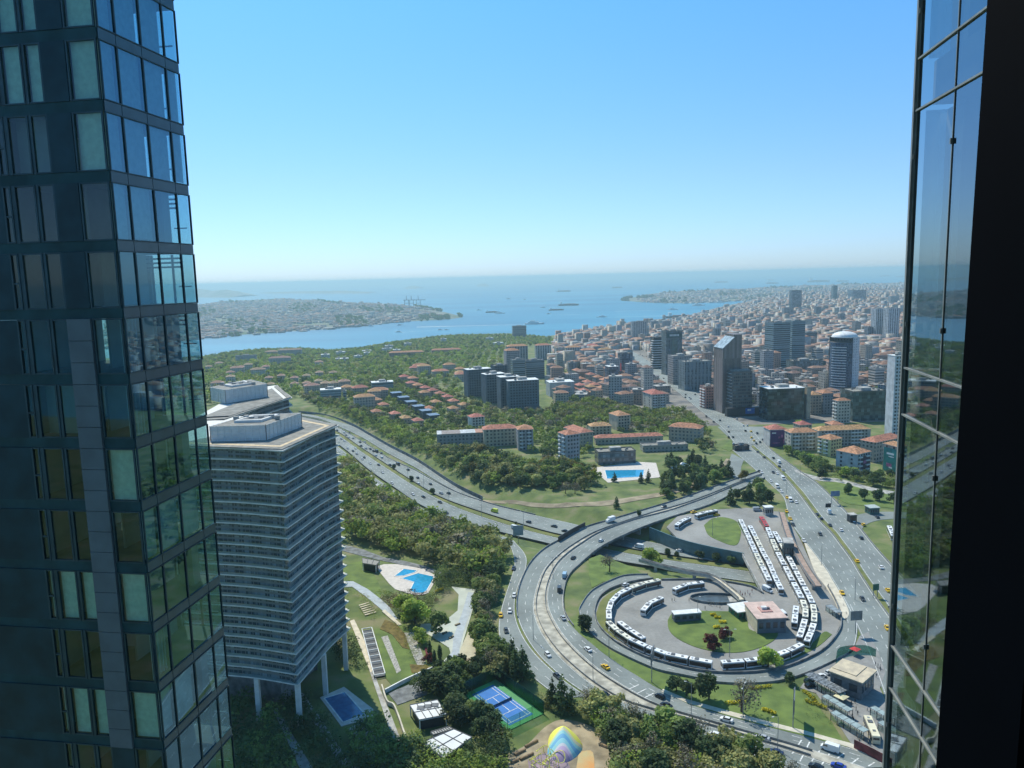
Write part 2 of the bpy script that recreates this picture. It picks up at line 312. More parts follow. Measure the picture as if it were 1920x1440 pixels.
# sea
sm, t, b = nmat('sea_water'); N = t.nodes; L = t.links; g = N.new("ShaderNodeNewGeometry"); n = N.new("ShaderNodeTexNoise")
mp = N.new("ShaderNodeMapping"); mp.inputs['Scale'].default_value = (.0004, .0016, 1); L.new(g.outputs['Position'], mp.inputs[0]); L.new(mp.outputs[0], n.inputs['Vector']); n.inputs['Scale'].default_value = 1; n.inputs['Detail'].default_value = 5
rp = N.new("ShaderNodeValToRGB"); rp.color_ramp.elements[0].position = .35; rp.color_ramp.elements[0].color = (.012,.15,.27,1); rp.color_ramp.elements[1].position = .7; rp.color_ramp.elements[1].color = (.05,.28,.41,1)
L.new(n.outputs[0], rp.inputs[0]); L.new(rp.outputs[0], b.inputs['Base Color']); b.inputs['Roughness'].default_value = .45; b.inputs['IOR'].default_value = 1.33
n2 = N.new("ShaderNodeTexNoise"); n2.inputs['Scale'].default_value = .02; n2.inputs['Detail'].default_value = 6; L.new(g.outputs['Position'], n2.inputs['Vector'])
bp = N.new("ShaderNodeBump"); bp.inputs['Strength'].default_value = .5; bp.inputs['Distance'].default_value = 6; L.new(n2.outputs[0], bp.inputs['Height']); L.new(bp.outputs[0], b.inputs['Normal'])
R = 60000; nn = 96
tag(MB().add([(R*math.cos(2*math.pi*i/nn), R*math.sin(2*math.pi*i/nn), SEA) for i in range(nn)], [tuple(range(nn))], sm).build('sea_water'), kind='structure')
# far lands across the strait: shore line + skyline measured, built as real hills
LANDS = {}
def far_land(name, shore, sky, ztop, seed):
    A = resample([P(x, y, SEA) for x, y in shore], 60); ns = len(sky)
    def zt_(i, x): return SEA+(ztop-SEA)*(max(0, min(1, (868-x)/230.0))**.6 if name != 'old_city_land' else max(0, min(1, (x-1164)/150.0))**.6)
    B = resample([P(x, y, max(SEA+1, zt_(i, x))) for i, (x, y) in enumerate(sky)], 60); ztb = [p.z for p in B]; V = []; m = 26; rs = np.random.RandomState(seed)
    for i in range(60):
        for j in range(m):
            ztop = ztb[i]; t = j/(m-4); q = A[i]+(B[i]-A[i])*t; tt = min(1, t); e = 1
            z = SEA-2+(ztop-SEA+2)*(1-(1-tt)**1.6)*e+5*math.sin(i*.7+j*.5)*tt*(ztop-SEA)/60
            if t > 1: z = ztop+(SEA-10-ztop)*(t-1)*(m-4)/3
            V.append((q.x, q.y, z))
    V = np.array(V); F = np.array([(i*m+j, (i+1)*m+j, (i+1)*m+j+1, i*m+j+1) for i in range(59) for j in range(m-1)])
    tag(link(name, npmesh(name, V, F, [MATS['far_ground']])), kind='structure'); LANDS[name] = V.reshape(60, m, 3)
mat('far_ground', (.27,.25,.22), .95, .3, .004, col2=(.09,.13,.06), detail=8)
far_land('asian_shore_land', [(200,655),(380,637),(430,632),(530,625),(600,620),(690,612),(760,604),(835,600),(868,596)], [(200,573),(380,571),(440,565),(530,561),(590,564),(660,570),(700,569),(760,572),(830,584),(868,594)], -60, 3)
far_land('old_city_land', [(1164,564),(1200,567),(1250,569),(1300,569),(1350,567),(1400,564),(1500,560),(1700,556)], [(1168,562),(1200,555),(1250,549),(1300,546),(1420,541),(1522,536),(1600,533),(1700,531)], -70, 5)
def island(pts, base, z=200, name='island'):
    q = [P(x, base, SEA) for x, y in pts]; h = []; rows = []
    for (x, y), p in zip(pts, q):
        d = ray(x, y); h.append(CAMH+d.z*(p.y/d.y))
    V = []; n = len(pts)
    for r_, k in ((-1, 0), (-.4, .8), (0, 1), (.5, .7), (1, 0)):
        for p, hh in zip(q, h): V.append((p.x, p.y+r_*900, SEA-3+(hh-SEA+3)*k))
    F = np.array([(a*n+i, a*n+i+1, (a+1)*n+i+1, (a+1)*n+i) for a in range(4) for i in range(n-1)])
    tag(link(name, npmesh(name, np.array(V), F, [MATS['far_ground']])), kind='structure')
island([(250,548),(300,546),(350,542),(372,541),(400,545),(425,543),(445,546),(460,553)], 556, name='mountain_ridge')
island([(762,539),(768,536),(780,535.5),(790,539)], 540.5, name='hill_island'); island([(895,535),(902,531.5),(910,531.5),(917,535)], 536.5, name='hill_island')
island([(500,548),(560,546),(640,545),(700,548)], 549, name='hill_island')
# haze: the air itself, one closed box
hm = bpy.data.materials.new('haze_air'); hm.use_nodes = True; t = hm.node_tree; t.nodes.clear(); o_ = t.nodes.new("ShaderNodeOutputMaterial"); pv = t.nodes.new("ShaderNodeVolumePrincipled")
pv.inputs['Color'].default_value = (.62,.89,.95,1); pv.inputs['Density'].default_value = 8e-5; pv.inputs['Anisotropy'].default_value = .25; t.links.new(pv.outputs[0], o_.inputs['Volume'])
hz = MB().box((0, 0, (182-152)/2), (124000, 124000, 182+152), hm).build('haze'); tag(hz, kind='stuff')
# ================================================================ roads
def ribbon(name, A, B, m, dz=0.0, n=None, thick=.35, kind='structure', ground=False, label=None, cat=None):
    n = n or max(len(A), len(B)); A = resample(A, n); B = resample(B, n)
    if ground:
        for q in A+B: q.z = Tz(q.x, q.y)+.15
    b = MB(); vs = []
    for a, c in zip(A, B): vs += [(a.x, a.y, a.z+dz), (c.x, c.y, c.z+dz), (c.x, c.y, c.z+dz-thick), (a.x, a.y, a.z+dz-thick)]
    fs = []
    for i in range(n-1):
        k = 4*i
        for j in range(4): fs.append((k+j, k+4+j, k+4+(j+1) % 4, k+(j+1) % 4))
    fs += [(0,1,2,3), (4*n-1, 4*n-2, 4*n-3, 4*n-4)]
    b.add(vs, fs, m); o = b.build(name); tag(o, label, cat, kind=kind)
    bm = o.data; return A, B
def mid(A, B, t): return [a.lerp(b, t) for a, b in zip(A, B)]
def strip(mb, line, wd, z, m=None, dash=None, skip=0):
    """painted line along a polyline; dash=(on, off) metres"""
    m = m or linepaint; L = [0]
    for a, b in zip(line[:-1], line[1:]): L.append(L[-1]+(b-a).length)
    def at(s):
        j = max(0, min(len(L)-2, int(np.searchsorted(L, s))-1)); t = (s-L[j])/max(1e-6, L[j+1]-L[j]); p = line[j].lerp(line[j+1], t); d = (line[j+1]-line[j]); d.z = 0; d.normalize(); return p, Vector((-d.y, d.x, 0))
    s = skip
    on, off = dash or (6.0, 0.0)
    while s < L[-1]:
        e = min(L[-1], s+on); (p, n1), (q, n2) = at(s), at(e)
        mb.add([p-n1*wd/2+Vector((0,0,z)), q-n2*wd/2+Vector((0,0,z)), q+n2*wd/2+Vector((0,0,z)), p+n1*wd/2+Vector((0,0,z))], [(0,1,2,3)], m); s = e+off
        if off == 0 and e >= L[-1]: break
def wall_line(name, line, h, th, m, label, cat='wall', z0=-.3, posts=None, group=None):
    mb = MB(); n = len(line); vs = []
    for i, p in enumerate(line):
        d = (line[min(n-1, i+1)]-line[max(0, i-1)]); d.z = 0; d.normalize(); s_ = Vector((-d.y, d.x, 0))*th/2
        for q, z in ((p-s_, z0), (p+s_, z0), (p+s_, h), (p-s_, h)): vs.append((q.x, q.y, q.z+z))
    fs = []
    for i in range(n-1):
        for j in range(4): fs.append((4*i+j, 4*i+(j+1) % 4, 4*i+4+(j+1) % 4, 4*i+4+j))
    fs += [(3,2,1,0), (4*n-4, 4*n-3, 4*n-2, 4*n-1)]
    mb.add(vs, fs, m); o = mb.build(name); return tag(o, label, cat, group)
marks = MB()
def road(name, Apx, Bpx, lanes, z=0.0, m=None, dz=0.0, ground=False, dash=(3.2, 5.5), dw=.2, edge=True, thick=.35, n=None):
    A, B = ribbon(name, edge_w(Apx, z, ground), edge_w(Bpx, z, ground), m or asphalt, dz, ground=ground, thick=thick, n=n)
    for k in range(1, lanes): strip(marks, mid(A, B, k/lanes), dw, dz+.05, dash=dash)
    if edge: strip(marks, mid(A, B, .035), .2, dz+.05); strip(marks, mid(A, B, .965), .2, dz+.05)
    return A, B
W5 = {}
W5['far'] = road('motorway', E5A, E5B, 4, ZR); W5['near'] = road('motorway', E5C, E5D, 4, ZR)
W5['upcol'] = road('collector_road', E5U+[(905,938)], [(548,776),(602,786),(650,806),(686,824),(728,850),(778,876),(820,902),(858,922),(905,942)], 2, ZR, dz=.06, edge=True)
W5['lowcol'] = road('collector_road', [(540,797),(575,808),(616,828),(643,845),(690,886),(740,921),(790,953),(853,979),(903,994),(950,1008)], E5E+[(952,1014)], 2, ZR, dz=.06)
ribbon('median_strip', edge_w(E5B, ZR), edge_w(E5C, ZR), grass2, .15)
# ring flyover (two carriageways) and roads around the bus terminal
OA = [(1424,884),(1378,899),(1330,916),(1292,930),(1255,942),(1205,957),(1155,972),(1095,990),(1055,1010),(1020,1030),(995,1055),(979,1085),(970,1117),(970,1155),(985,1192),(1010,1228),(1050,1266),(1095,1298),(1150,1326),(1240,1357),(1330,1387),(1415,1417),(1500,1452),(1600,1500)]
OB = [(1428,889),(1382,906),(1335,925),(1292,941),(1255,952),(1222,961),(1180,975),(1117,997),(1075,1020),(1045,1042),(1020,1070),(1008,1100),(1002,1125),(1002,1150),(1015,1185),(1045,1227),(1092,1270),(1130,1297),(1170,1318),(1242,1338),(1330,1362),(1415,1388),(1500,1414),(1620,1455)]
IA = [(1429,891),(1384,909),(1335,930),(1292,946),(1255,959),(1192,975),(1130,997),(1092,1020),(1062,1042),(1042,1065),(1028,1100),(1027,1135),(1042,1170),(1067,1205),(1117,1252),(1180,1293),(1242,1325),(1330,1352),(1415,1376),(1500,1400),(1620,1440)]
IB = [(1434,897),(1390,918),(1342,943),(1300,958),(1255,972),(1192,995),(1130,1025),(1092,1055),(1067,1080),(1057,1110),(1057,1140),(1066,1162),(1087,1187),(1130,1222),(1170,1250),(1225,1284),(1290,1318),(1365,1341),(1440,1361),(1515,1380),(1590,1402),(1700,1436)]
RO = road('ring_road', OA, OB, 2, 0, dz=.04, n=150); RI = road('ring_road', IA, IB, 3, 0, dz=.03, n=150)
ribbon('median_strip', edge_w(OB, 0), edge_w(IA, 0), sandy, .16, thick=.5)
SA = [(952,1012),(960,1032),(965,1057),(958,1085),(948,1115),(938,1150),(935,1185),(945,1215),(970,1243),(1005,1275),(1050,1310)]
SB = [(962,1013),(985,1040),(986,1065),(975,1090),(966,1120),(966,1155),(980,1192),(1003,1225),(1030,1252),(1060,1278),(1100,1305)]
SR = road('slip_road', SA, SB, 2, 0, dz=.015)
LAo = [(1596,1135),(1606,1160),(1607,1190),(1597,1220),(1560,1242),(1502,1267),(1450,1280),(1390,1283),(1340,1280),(1290,1269),(1240,1259),(1205,1246),(1142,1215),(1105,1185),(1087,1152),(1090,1135),(1112,1107),(1155,1085),(1180,1079),(1215,1078)]
LAi = [(1552,1100),(1568,1130),(1577,1162),(1572,1187),(1540,1222),(1480,1250),(1430,1260),(1385,1263),(1340,1262),(1290,1255),(1240,1242),(1205,1231),(1155,1205),(1125,1177),(1115,1150),(1122,1125),(1140,1108),(1170,1096),(1195,1090),(1225,1086)]
LP = road('loop_road', LAo, LAi, 2, 0, dz=.05, n=120)
AVL = [(1372,843),(1393,861),(1415,880),(1447,910),(1463,925),(1472,940),(1480,975),(1500,1005),(1520,1030),(1545,1062),(1562,1090),(1580,1120),(1600,1160),(1625,1215),(1650,1280),(1672,1350),(1690,1430),(1730,1600),(1800,1900),(1900,2500)]
AVM = [(1408,838),(1428,855),(1447,870),(1470,893),(1487,912),(1502,930),(1535,974),(1560,1000),(1575,1020),(1597,1050),(1612,1075),(1640,1118),(1677,1170),(1705,1220),(1735,1280),(1765,1350),(1800,1430),(1880,1600),(2020,1900),(2300,2500)]
AVN = [(1412,835),(1432,852),(1452,868),(1476,890),(1493,909),(1508,926),(1541,970),(1566,996),(1581,1016),(1603,1045),(1618,1070),(1648,1113),(1685,1165),(1715,1215),(1745,1275),(1775,1345),(1810,1425),(1892,1595),(2035,1890),(2320,2480)]
AVR = [(1428,826),(1448,846),(1475,866),(1505,888),(1530,905),(1565,938),(1597,972),(1620,1000),(1640,1025),(1662,1050),(1690,1080),(1735,1130),(1780,1190),(1810,1240),(1840,1300),(1870,1370),(1900,1450),(2010,1620),(2200,1900),(2600,2480)]
AV1 = road('avenue', AVL, AVM, 4, 0, dz=.02, n=120); AV2 = road('avenue', AVN, AVR, 4, 0, dz=.025, n=120)
ribbon('median_strip', edge_w(AVM, 0), edge_w(AVN, 0), grass2, .2)
FL = [(1383,840),(1372,826),(1362,812),(1345,795),(1310,768),(1270,735),(1235,708),(1210,690),(1188,672),(1172,660)]; FR = [(1430,830),(1415,812),(1400,800),(1375,785),(1335,760),(1292,727),(1252,700),(1225,683),(1200,667),(1180,657)]
FARAV = road('boulevard', FL, FR, 6, ground=True, dz=.25, dw=.25)
ribbon('square_paving', edge_w([(1345,800),(1372,826),(1385,845)], 0), edge_w([(1460,800),(1452,815),(1440,835)], 0), asphalt, .06)
ribbon('service_road', edge_w([(1372,850),(1366,870),(1372,890),(1385,905)], 0), edge_w([(1395,862),(1390,875),(1390,890),(1398,905)], 0), asphalt, .03)
ribbon('service_road', edge_w([(1488,880),(1530,893),(1575,898),(1640,915),(1700,925)], 0), edge_w([(1492,885),(1530,900),(1575,905),(1640,922),(1700,932)], 0), concrete, .05)
ribbon('service_road', edge_w([(1580,985),(1600,968),(1640,960),(1700,960)], 0), edge_w([(1610,1005),(1622,985),(1650,975),(1700,972)], 0), asphalt, .035)
ribbon('dirt_path', edge_w([(905,938),(955,938),(1000,943),(1060,943),(1130,940),(1200,930),(1255,920),(1300,905),(1345,880),(1362,860)], 0, True), edge_w([(905,944),(955,945),(1000,951),(1060,952),(1130,949),(1200,938),(1255,928),(1305,912),(1352,885),(1370,862)], 0, True), soil, .12, ground=True)
# painted yellow-box style bays in the lower right carriageway
for a, b_ in (((1176,1294),(1198,1284)),((1190,1303),(1212,1292)),((1204,1311),(1226,1300)),((1485,1414),(1503,1388)),((1500,1428),(1518,1392)),((1522,1428),(1537,1408)),((1541,1434),(1555,1414)),((1562,1428),(1583,1413)),((1590,1437),(1610,1422)),((1628,1437),(1640,1430))):
    strip(marks, [P(*a), P(*b_)], .45, .11)
tag(marks.build('lane_markings'), kind='structure')
def slab(name, px, m, z=0.0, dz=.02, thick=.5, kind='structure', label=None, cat=None, smooth=True, group=None, ground=False):
    pts = [P(x, y, z) for x, y in px]
    if ground: pts = [G(x, y) for x, y in px]
    if smooth: pts = catmull(pts+[pts[0]], 4)[:-1]
    b = MB(); b.prism([(p.x, p.y) for p in pts], z+dz-thick, z+dz, m) if not ground else b.prism([(p.x, p.y) for p in pts], (-.5, Tz), (.15+dz, Tz), m)
    return tag(b.build(name), label, cat, group, kind)
slab('terminal_paving', [(1250,988),(1270,968),(1330,956),(1400,952),(1465,960),(1485,985),(1500,1010),(1527,1070),(1552,1105),(1575,1145),(1579,1165),(1562,1200),(1527,1228),(1477,1251),(1415,1261),(1340,1263),(1290,1256),(1240,1242),(1205,1231),(1155,1206),(1125,1179),(1113,1150),(1122,1124),(1155,1104),(1200,1090),(1260,1087),(1330,1087),(1405,1100),(1428,1112),(1410,1075),(1392,1040),(1330,1028),(1275,1014)], paving, 0, .0, 1.1, smooth=False)
slab('sidewalk', [(1505,1010),(1545,1062),(1562,1090),(1580,1120),(1592,1150),(1580,1160),(1565,1128),(1548,1100),(1527,1070)], pale, 0, .1)
grs = []
slab('grass_island', [(1320,985),(1335,973),(1355,970),(1378,976),(1389,990),(1386,1015),(1375,1023),(1350,1015),(1328,1003)], grass, 0, .16)
slab('grass_island', [(1252,1163),(1262,1150),(1290,1146),(1370,1147),(1400,1150),(1405,1180),(1440,1186),(1455,1183),(1458,1192),(1445,1205),(1415,1218),(1380,1224),(1340,1222),(1300,1212),(1268,1196),(1254,1180)], grass, 0, .18)
slab('grass_island', [(1560,1190),(1530,1215),(1480,1238),(1420,1251),(1370,1256),(1430,1243),(1490,1222),(1522,1207),(1545,1185)], grass, 0, .14)
slab('grass_island', [(1118,1150),(1128,1125),(1148,1110),(1165,1103),(1145,1125),(1138,1150),(1145,1178),(1165,1202),(1140,1190),(1122,1172)], grass2, 0, .12)
slab('grass_verge', [(1064,1165),(1087,1189),(1130,1224),(1170,1252),(1225,1286),(1290,1320),(1365,1343),(1440,1363),(1515,1382),(1588,1401),(1560,1355),(1510,1300),(1455,1282),(1390,1286),(1340,1283),(1240,1262),(1205,1249),(1140,1217),(1100,1187),(1080,1160)], grass, 0, .1, smooth=False)
slab('grass_slope', [(1104,1048),(1125,1040),(1150,1050),(1190,1065),(1205,1077),(1160,1082),(1130,1092),(1110,1102),(1104,1078)], grass, 0, .05, smooth=False)
slab('plaza_paving', [(1500,1290),(1520,1262),(1560,1243),(1598,1222),(1612,1192),(1628,1185),(1648,1225),(1660,1260),(1650,1290),(1672,1340),(1690,1420),(1690,1438),(1600,1400),(1580,1370),(1560,1340),(1530,1300)], mat('plaza_stone', (.27,.265,.25), .85, .12, .3), 0, .06, smooth=False)
slab('sidewalk', [(1240,1297),(1290,1319),(1365,1341),(1440,1361),(1515,1379),(1590,1401),(1665,1431),(1670,1425),(1595,1394),(1515,1372),(1440,1353),(1365,1333),(1290,1312),(1243,1292)], pale, 0, .14, smooth=False)
slab('grass_slope', [(1545,905),(1575,903),(1620,913),(1700,925),(1700,955),(1640,950),(1590,945),(1560,930)], grass, 0, .04, smooth=False)
slab('grass_slope', [(1352,840),(1372,822),(1392,820),(1385,838),(1368,846)], grass, 0, .1, smooth=False)
# ---- barriers, parapets, retaining walls
guard = mat('guard_rail', (.25,.26,.26), .6, .2, .8)
for nm, ln, lab in (('near', 0, ''),): pass
wall_line('parapet', RO[0][:100], .9, .35, conc_dark, 'outer concrete parapet along the top of the curving flyover', 'parapet')
wall_line('parapet', RI[1][:102], 1.0, .35, conc_dark, 'inner concrete parapet of the flyover above the grass and trees', 'parapet')
wall_line('guard_rail', mid(RO[1], RI[0], .15)[:145], .9, .15, guard, 'dark guard rail on the outer side of the flyover median', 'guard rail')
wall_line('guard_rail', mid(RO[1], RI[0], .85)[:145], .9, .15, guard, 'dark guard rail on the inner side of the flyover median', 'guard rail')
wall_line('guard_rail', W5['far'][1], .9, .3, dark, 'dark barrier between the far motorway lanes and the planted median', 'guard rail')
wall_line('guard_rail', mid(*W5['near'], 1.0)[:80], .9, .3, dark, 'dark barrier between the motorway and the lower collector road', 'guard rail')
wall_line('guard_rail', mid(*W5['far'], 0.0)[:60], .8, .25, guard, 'grey barrier between the motorway and the upper collector road', 'guard rail')
wall_line('noise_wall', W5['upcol'][0], 3.0, .25, conc_dark, 'long grey noise wall along the far edge of the upper collector road', 'wall')
wall_line('parapet', LP[1], 1.0, .4, conc_dark, 'dark curved wall between the loop road and the bus terminal', 'wall')
wall_line('guard_rail', AV1[1], .8, .2, guard, 'guard rail on the near side of the avenue median', 'guard rail')
wall_line('guard_rail', mid(*AV2, 1.0), .9, .2, guard, 'guard rail along the far side of the avenue', 'guard rail')
wall_line('guard_rail', LP[0][20:], .8, .2, guard, 'guard rail along the outer edge of the loop road', 'guard rail')
wall_line('screen_wall', catmull([P(x, y, 0) for x, y in ((1047,1016),(1072,1001),(1097,988))], 5), 3.0, .4, dark, 'dark screen panel on the flyover edge where it crosses the motorway', 'wall')
# trench retaining walls + flyover piers
def wall_px(name, px, z0, z1, m, label, cat='wall', th=.5):
    ln = catmull([P(x, y, 0) for x, y in px], 4); return wall_line(name, ln, z1, th, m, label, cat, z0=z0)
glass_teal = mat('teal_screen', (.10,.19,.2), .35, .15, .3)
wall_px('retaining_wall', [(1218,992),(1275,1014),(1330,1028),(1395,1041)], -6.2, 1.2, glass_teal, 'blue green wall under the bus turnaround beside the sunken road')
wall_px('retaining_wall', [(1240,1088),(1330,1088),(1405,1100),(1428,1112)], -6.2, .9, conc_dark, 'dark retaining wall between the sunken road and the bus terminal')
wall_px('retaining_wall', [(1392,1040),(1410,1075),(1430,1113)], -1.0, 1.0, concrete, 'pale parapet on the bus platform edge above the sunken road')
jn = 0
for i, q in enumerate(mid(RO[0], RI[1], .5)[:105]):
    if i % 5 == 0 and Tz(q.x, q.y) < -4:
        d_ = RO[0][i]-RI[1][i]; jn += 1; e = empty('bridge_pier', (q.x, q.y, -6.3), math.atan2(d_.y, d_.x)+math.pi/2, 'wide concrete pier under the flyover above the sunken motorway', 'pier', 'piers of the flyover')
        MB().box((0,0,2.6), (1.2,14,5.2), concrete).build('shaft', e); MB().box((0,0,5.5), (1.6,22,.6), concrete).build('pier_cap', e)
# ================================================================ foreground towers
AZ = rad(9.18); dU = Vector((math.sin(AZ), math.cos(AZ), 0)); dV = Vector((math.cos(AZ), -math.sin(AZ), 0))
gB = glassmat('tower_glass_side', (.40,.60,.68), .28, .015, 1.9, (.40,.68,.86)); gA = glassmat('tower_glass_front', (.62,.78,.72), .07, .02, 2.5)
gC = glassmat('wing_glass', (.34,.42,.42), .36, .02, 1.9, (.58,.70,.78))
frameM = mat('tower_frame', (.04,.075,.09), .45, .15, 1, metal=.3); spanM = mat('tower_spandrel', (.04,.085,.11), .25, .12, .7, spec=.6); spanA = mat('front_spandrel', (.02,.065,.075), .5, .2, .7, spec=.2)
panelM = mat('metal_panel', (.115,.14,.16), .5, .1, .8); blindM = mat('roller_blind', (.80,.84,.74), .8, .08, 3); intM = mat('interior_wall', (.36,.36,.33), .9, .08, .6); ceilM = mat('interior_ceiling', (.3,.31,.30), .9, .08, .6)
floorM = mat('interior_floor', (.11,.11,.10), .8, .15, .8); curtM = mat('curtain_fabric', (.5,.55,.55), .9, .1, 3); alu = mat('aluminium_trim', (.24,.25,.235), .5, .15, 3, metal=0); darkpanel = mat('dark_glass_panel', (.012,.045,.06), .4, .2, .6, spec=.25)
K = PY(226, 540, 44); K.z = 0
tw = empty('glass_tower', (K.x, K.y, 0), -AZ, 'dark glass tower filling the left edge, its side glass reflecting blue sky and roads', 'tower')
# local frame: +y runs along the side face away from us, +x to the right, the front face is y=0 and runs to -x
FH = 3.8; Z0 = 150-1.2; LB = 7.62; MB_ = [0, 1.48, 3.8, 6.14, 7.62]; AB = [(-1.85,-.08),(-3.45,-1.95),(-4.5,-3.5),(-6.0,-4.72),(-6.75,-6.3)]
WL = 15.0
floors = list(range(-12, 6)); rnd = random.Random(5)
sh = MB(); sh.box((-WL/2, LB/2, (Z0-12*FH)/2-.3), (WL, LB, Z0-12*FH-.6), facmat('lower_shaft', (.05,.08,.09), (.03,.06,.08), 2.3, 3.8, .9, .8)); sh.build('lower_storeys', tw)
for k in floors:
    z = Z0+k*FH                              # finished spandrel top of this storey
    MB().box((-WL/2, LB/2, z-.3), (WL-.1, LB-.1, .56), ceilM).box((-WL/2, LB/2, z+.0), (WL-.3, LB-.3, .05), floorM).build('floor_slab', tw)
    zc = z-.3; o = MB()
    for a, b_ in zip(MB_[:-1], MB_[1:]): o.box((.03, (a+b_)/2, zc), (.06, b_-a-.05, .58), spanM)
    o.box((-WL/2, -.03, zc), (WL, .06, .58), spanA); o.build('spandrel', tw)
    zt = z+FH-.6; zm = (z+zt)/2; hh = zt-z
    for j, (a, b_) in enumerate(zip(MB_[:-1], MB_[1:])):
        f = MB()
        for yy_ in (a, b_): f.box((.05, yy_ + (.03 if yy_ == a else -.03), zm), (.12, .05, hh), frameM)
        f.box((.05, (a+b_)/2, z+.03), (.12, b_-a-.1, .06), frameM).box((.05, (a+b_)/2, zt-.03), (.12, b_-a-.1, .06), frameM)
        wn = f.build('window', tw)
        MB().add([(.04, a+.05, z+.05), (.04, b_-.05, z+.05), (.04, b_-.05, zt-.05), (.04, a+.05, zt-.05)], [(0,1,2,3)], gB).build('pane', wn)
        if k >= 1 and not (k in (1,) and j >= 2) and not (k == 4 and j == 3) or (k == -7 and j < 2) or (k==-4 and j in (0,1,2)):
            MB().box((-.25, (a+b_)/2+.1, zm+rnd.uniform(0, .15)), (.03, b_-a-.28, hh-.1), blindM).build('blind', wn)
    # rear face, seen through the rooms
    rb = MB()
    for xx in np.arange(-1.5, -WL, -1.5): rb.box((xx, LB-.04, zm), (.14, .08, hh), frameM)
    for xx, ww in ((-4.3, 2.6), (-9.5, 4)): rb.box((xx, LB-.2, zm), (ww, .2, hh), intM)
    if k in (0, 1, -1): 
        for q in range(3): rb.box((-1.9, LB-.3, zt-.25-.28*q), (2.6, .05, .12), frameM)
    rb.box((-.7, LB-.05, z+1.1), (.9, .08, .08), frameM)
    rb.build('rear_frame', tw)
    MB().add([(-.1, LB, z), (-WL, LB, z), (-WL, LB, zt), (-.1, LB, zt)], [(0,1,2,3)], gA).build('rear_pane', tw)
    # rooms
    pt = MB(); s_ = rnd.random()
    pt.box((-3.0, 3.9+s_, zm), (.15, LB-3.2, hh), intM).box((-7.0, LB/2, zm), (.2, LB-.6, hh), intM)
    if k % 3 == 0: pt.box((-5.0, 4.2, zm), (3.8, .15, hh), intM)
    if k % 2: pt.box((-1.2, 6.1, zm), (1.0, .8, hh), intM)
    if k in (-2, -5, -7, 2, 4, 3): pt.box((-4.9, 1.0+rnd.random(), zm), (3.3, .12, hh), intM)
    pt.build('partition_wall', tw)
    # front face
    for j, (a, b_) in enumerate(AB):
        if j == 1: continue
        f = MB()
        for xx in (a, b_): f.box((xx, -.06, zm), (.1, .12, hh), frameM)
        f.box(((a+b_)/2, -.05, z+.04), (b_-a, .1, .08), frameM).box(((a+b_)/2, -.05, zt-.04), (b_-a, .1, .08), frameM)
        if j == 4: f.box(((a+b_)/2, -.05, z+1.5), (b_-a, .1, .1), frameM)
        wn = f.build('window', tw)
        MB().add([(a, -.03, z), (b_, -.03, z), (b_, -.03, zt), (a, -.03, zt)], [(0,1,2,3)], gA).build('pane', wn)
        if k in (4, 3, -5, -7) or (k, j) in ((2, 0), (-3, 0)) : MB().box(((a+b_)/2, .2, zm), (b_-a-.1, .03, hh-.1), blindM).build('blind', wn)
    cl = MB()
    if k <= -1 and k > -8: 
        for q in range(3): cl.box((-2.7, -.12, z-.58+FH*(q+.5)/3), (1.5, .24, FH/3-.03), panelM)
    else: cl.box((-2.7, -.06, zm), (1.5, .12, hh), darkpanel)
    cl.box((-11, -.06, zm), (8.4, .12, hh), darkpanel).box((-3.47-.02, -.04, zm), (.06, .08, hh), frameM).box((-4.61, -.04, zm), (.2, .08, hh), frameM).box((-6.15, -.04, zm), (.28, .08, hh), frameM)
    cl.build('column_cladding', tw)
    if k in (-2, -1, -6):
        cu = MB(); n = 16
        for i in range(n): cu.box((-.45+.06*math.sin(i*1.9), .3+i*.09, zm), (.03, .11, hh), curtM, rz=.6*math.sin(i*1.9+1))
        cu.build('curtain', tw)
MB().box((-WL/2, LB/2, Z0+6*FH-.1), (WL, LB, .8), spanM).build('roof', tw)
# the host building: the wall behind and below the viewer, and the wing on the right whose glass runs away from us
host = empty('host_tower', (0, -1.2, 0), -AZ, 'glass tower wing close on the right, tall panes with pale metal joints reflecting the pool', 'tower')
hw = facmat('host_wall', (.03,.045,.05), (.02,.035,.045), 2.2, 3.8, .85, .8)
MB().box((4, -6, 90), (22, 10, 180), hw).build('rear_wall', host)
E = PY(1706, 508, 9.68); E.z = 0
wl = host.matrix_basis.inverted() if False else None
def hl(p):  # world -> host local
    q = p-Vector((0, -1.2, 0)); return Vector((q.x*math.cos(AZ)-q.y*math.sin(AZ), q.x*math.sin(AZ)+q.y*math.cos(AZ), q.z))
e = hl(E); ex, ey = e.x, e.y
MB().box((ex+5.2, ey/2-1, 90), (10, ey+1.9, 179.5), hw).build('wing_core', host) if False else None
ys = [ey, ey-1.13, ey-2.26, ey-3.39, ey-4.52, ey-5.65, ey-6.78, ey-7.9]; zs = []
zk = 150-1.26
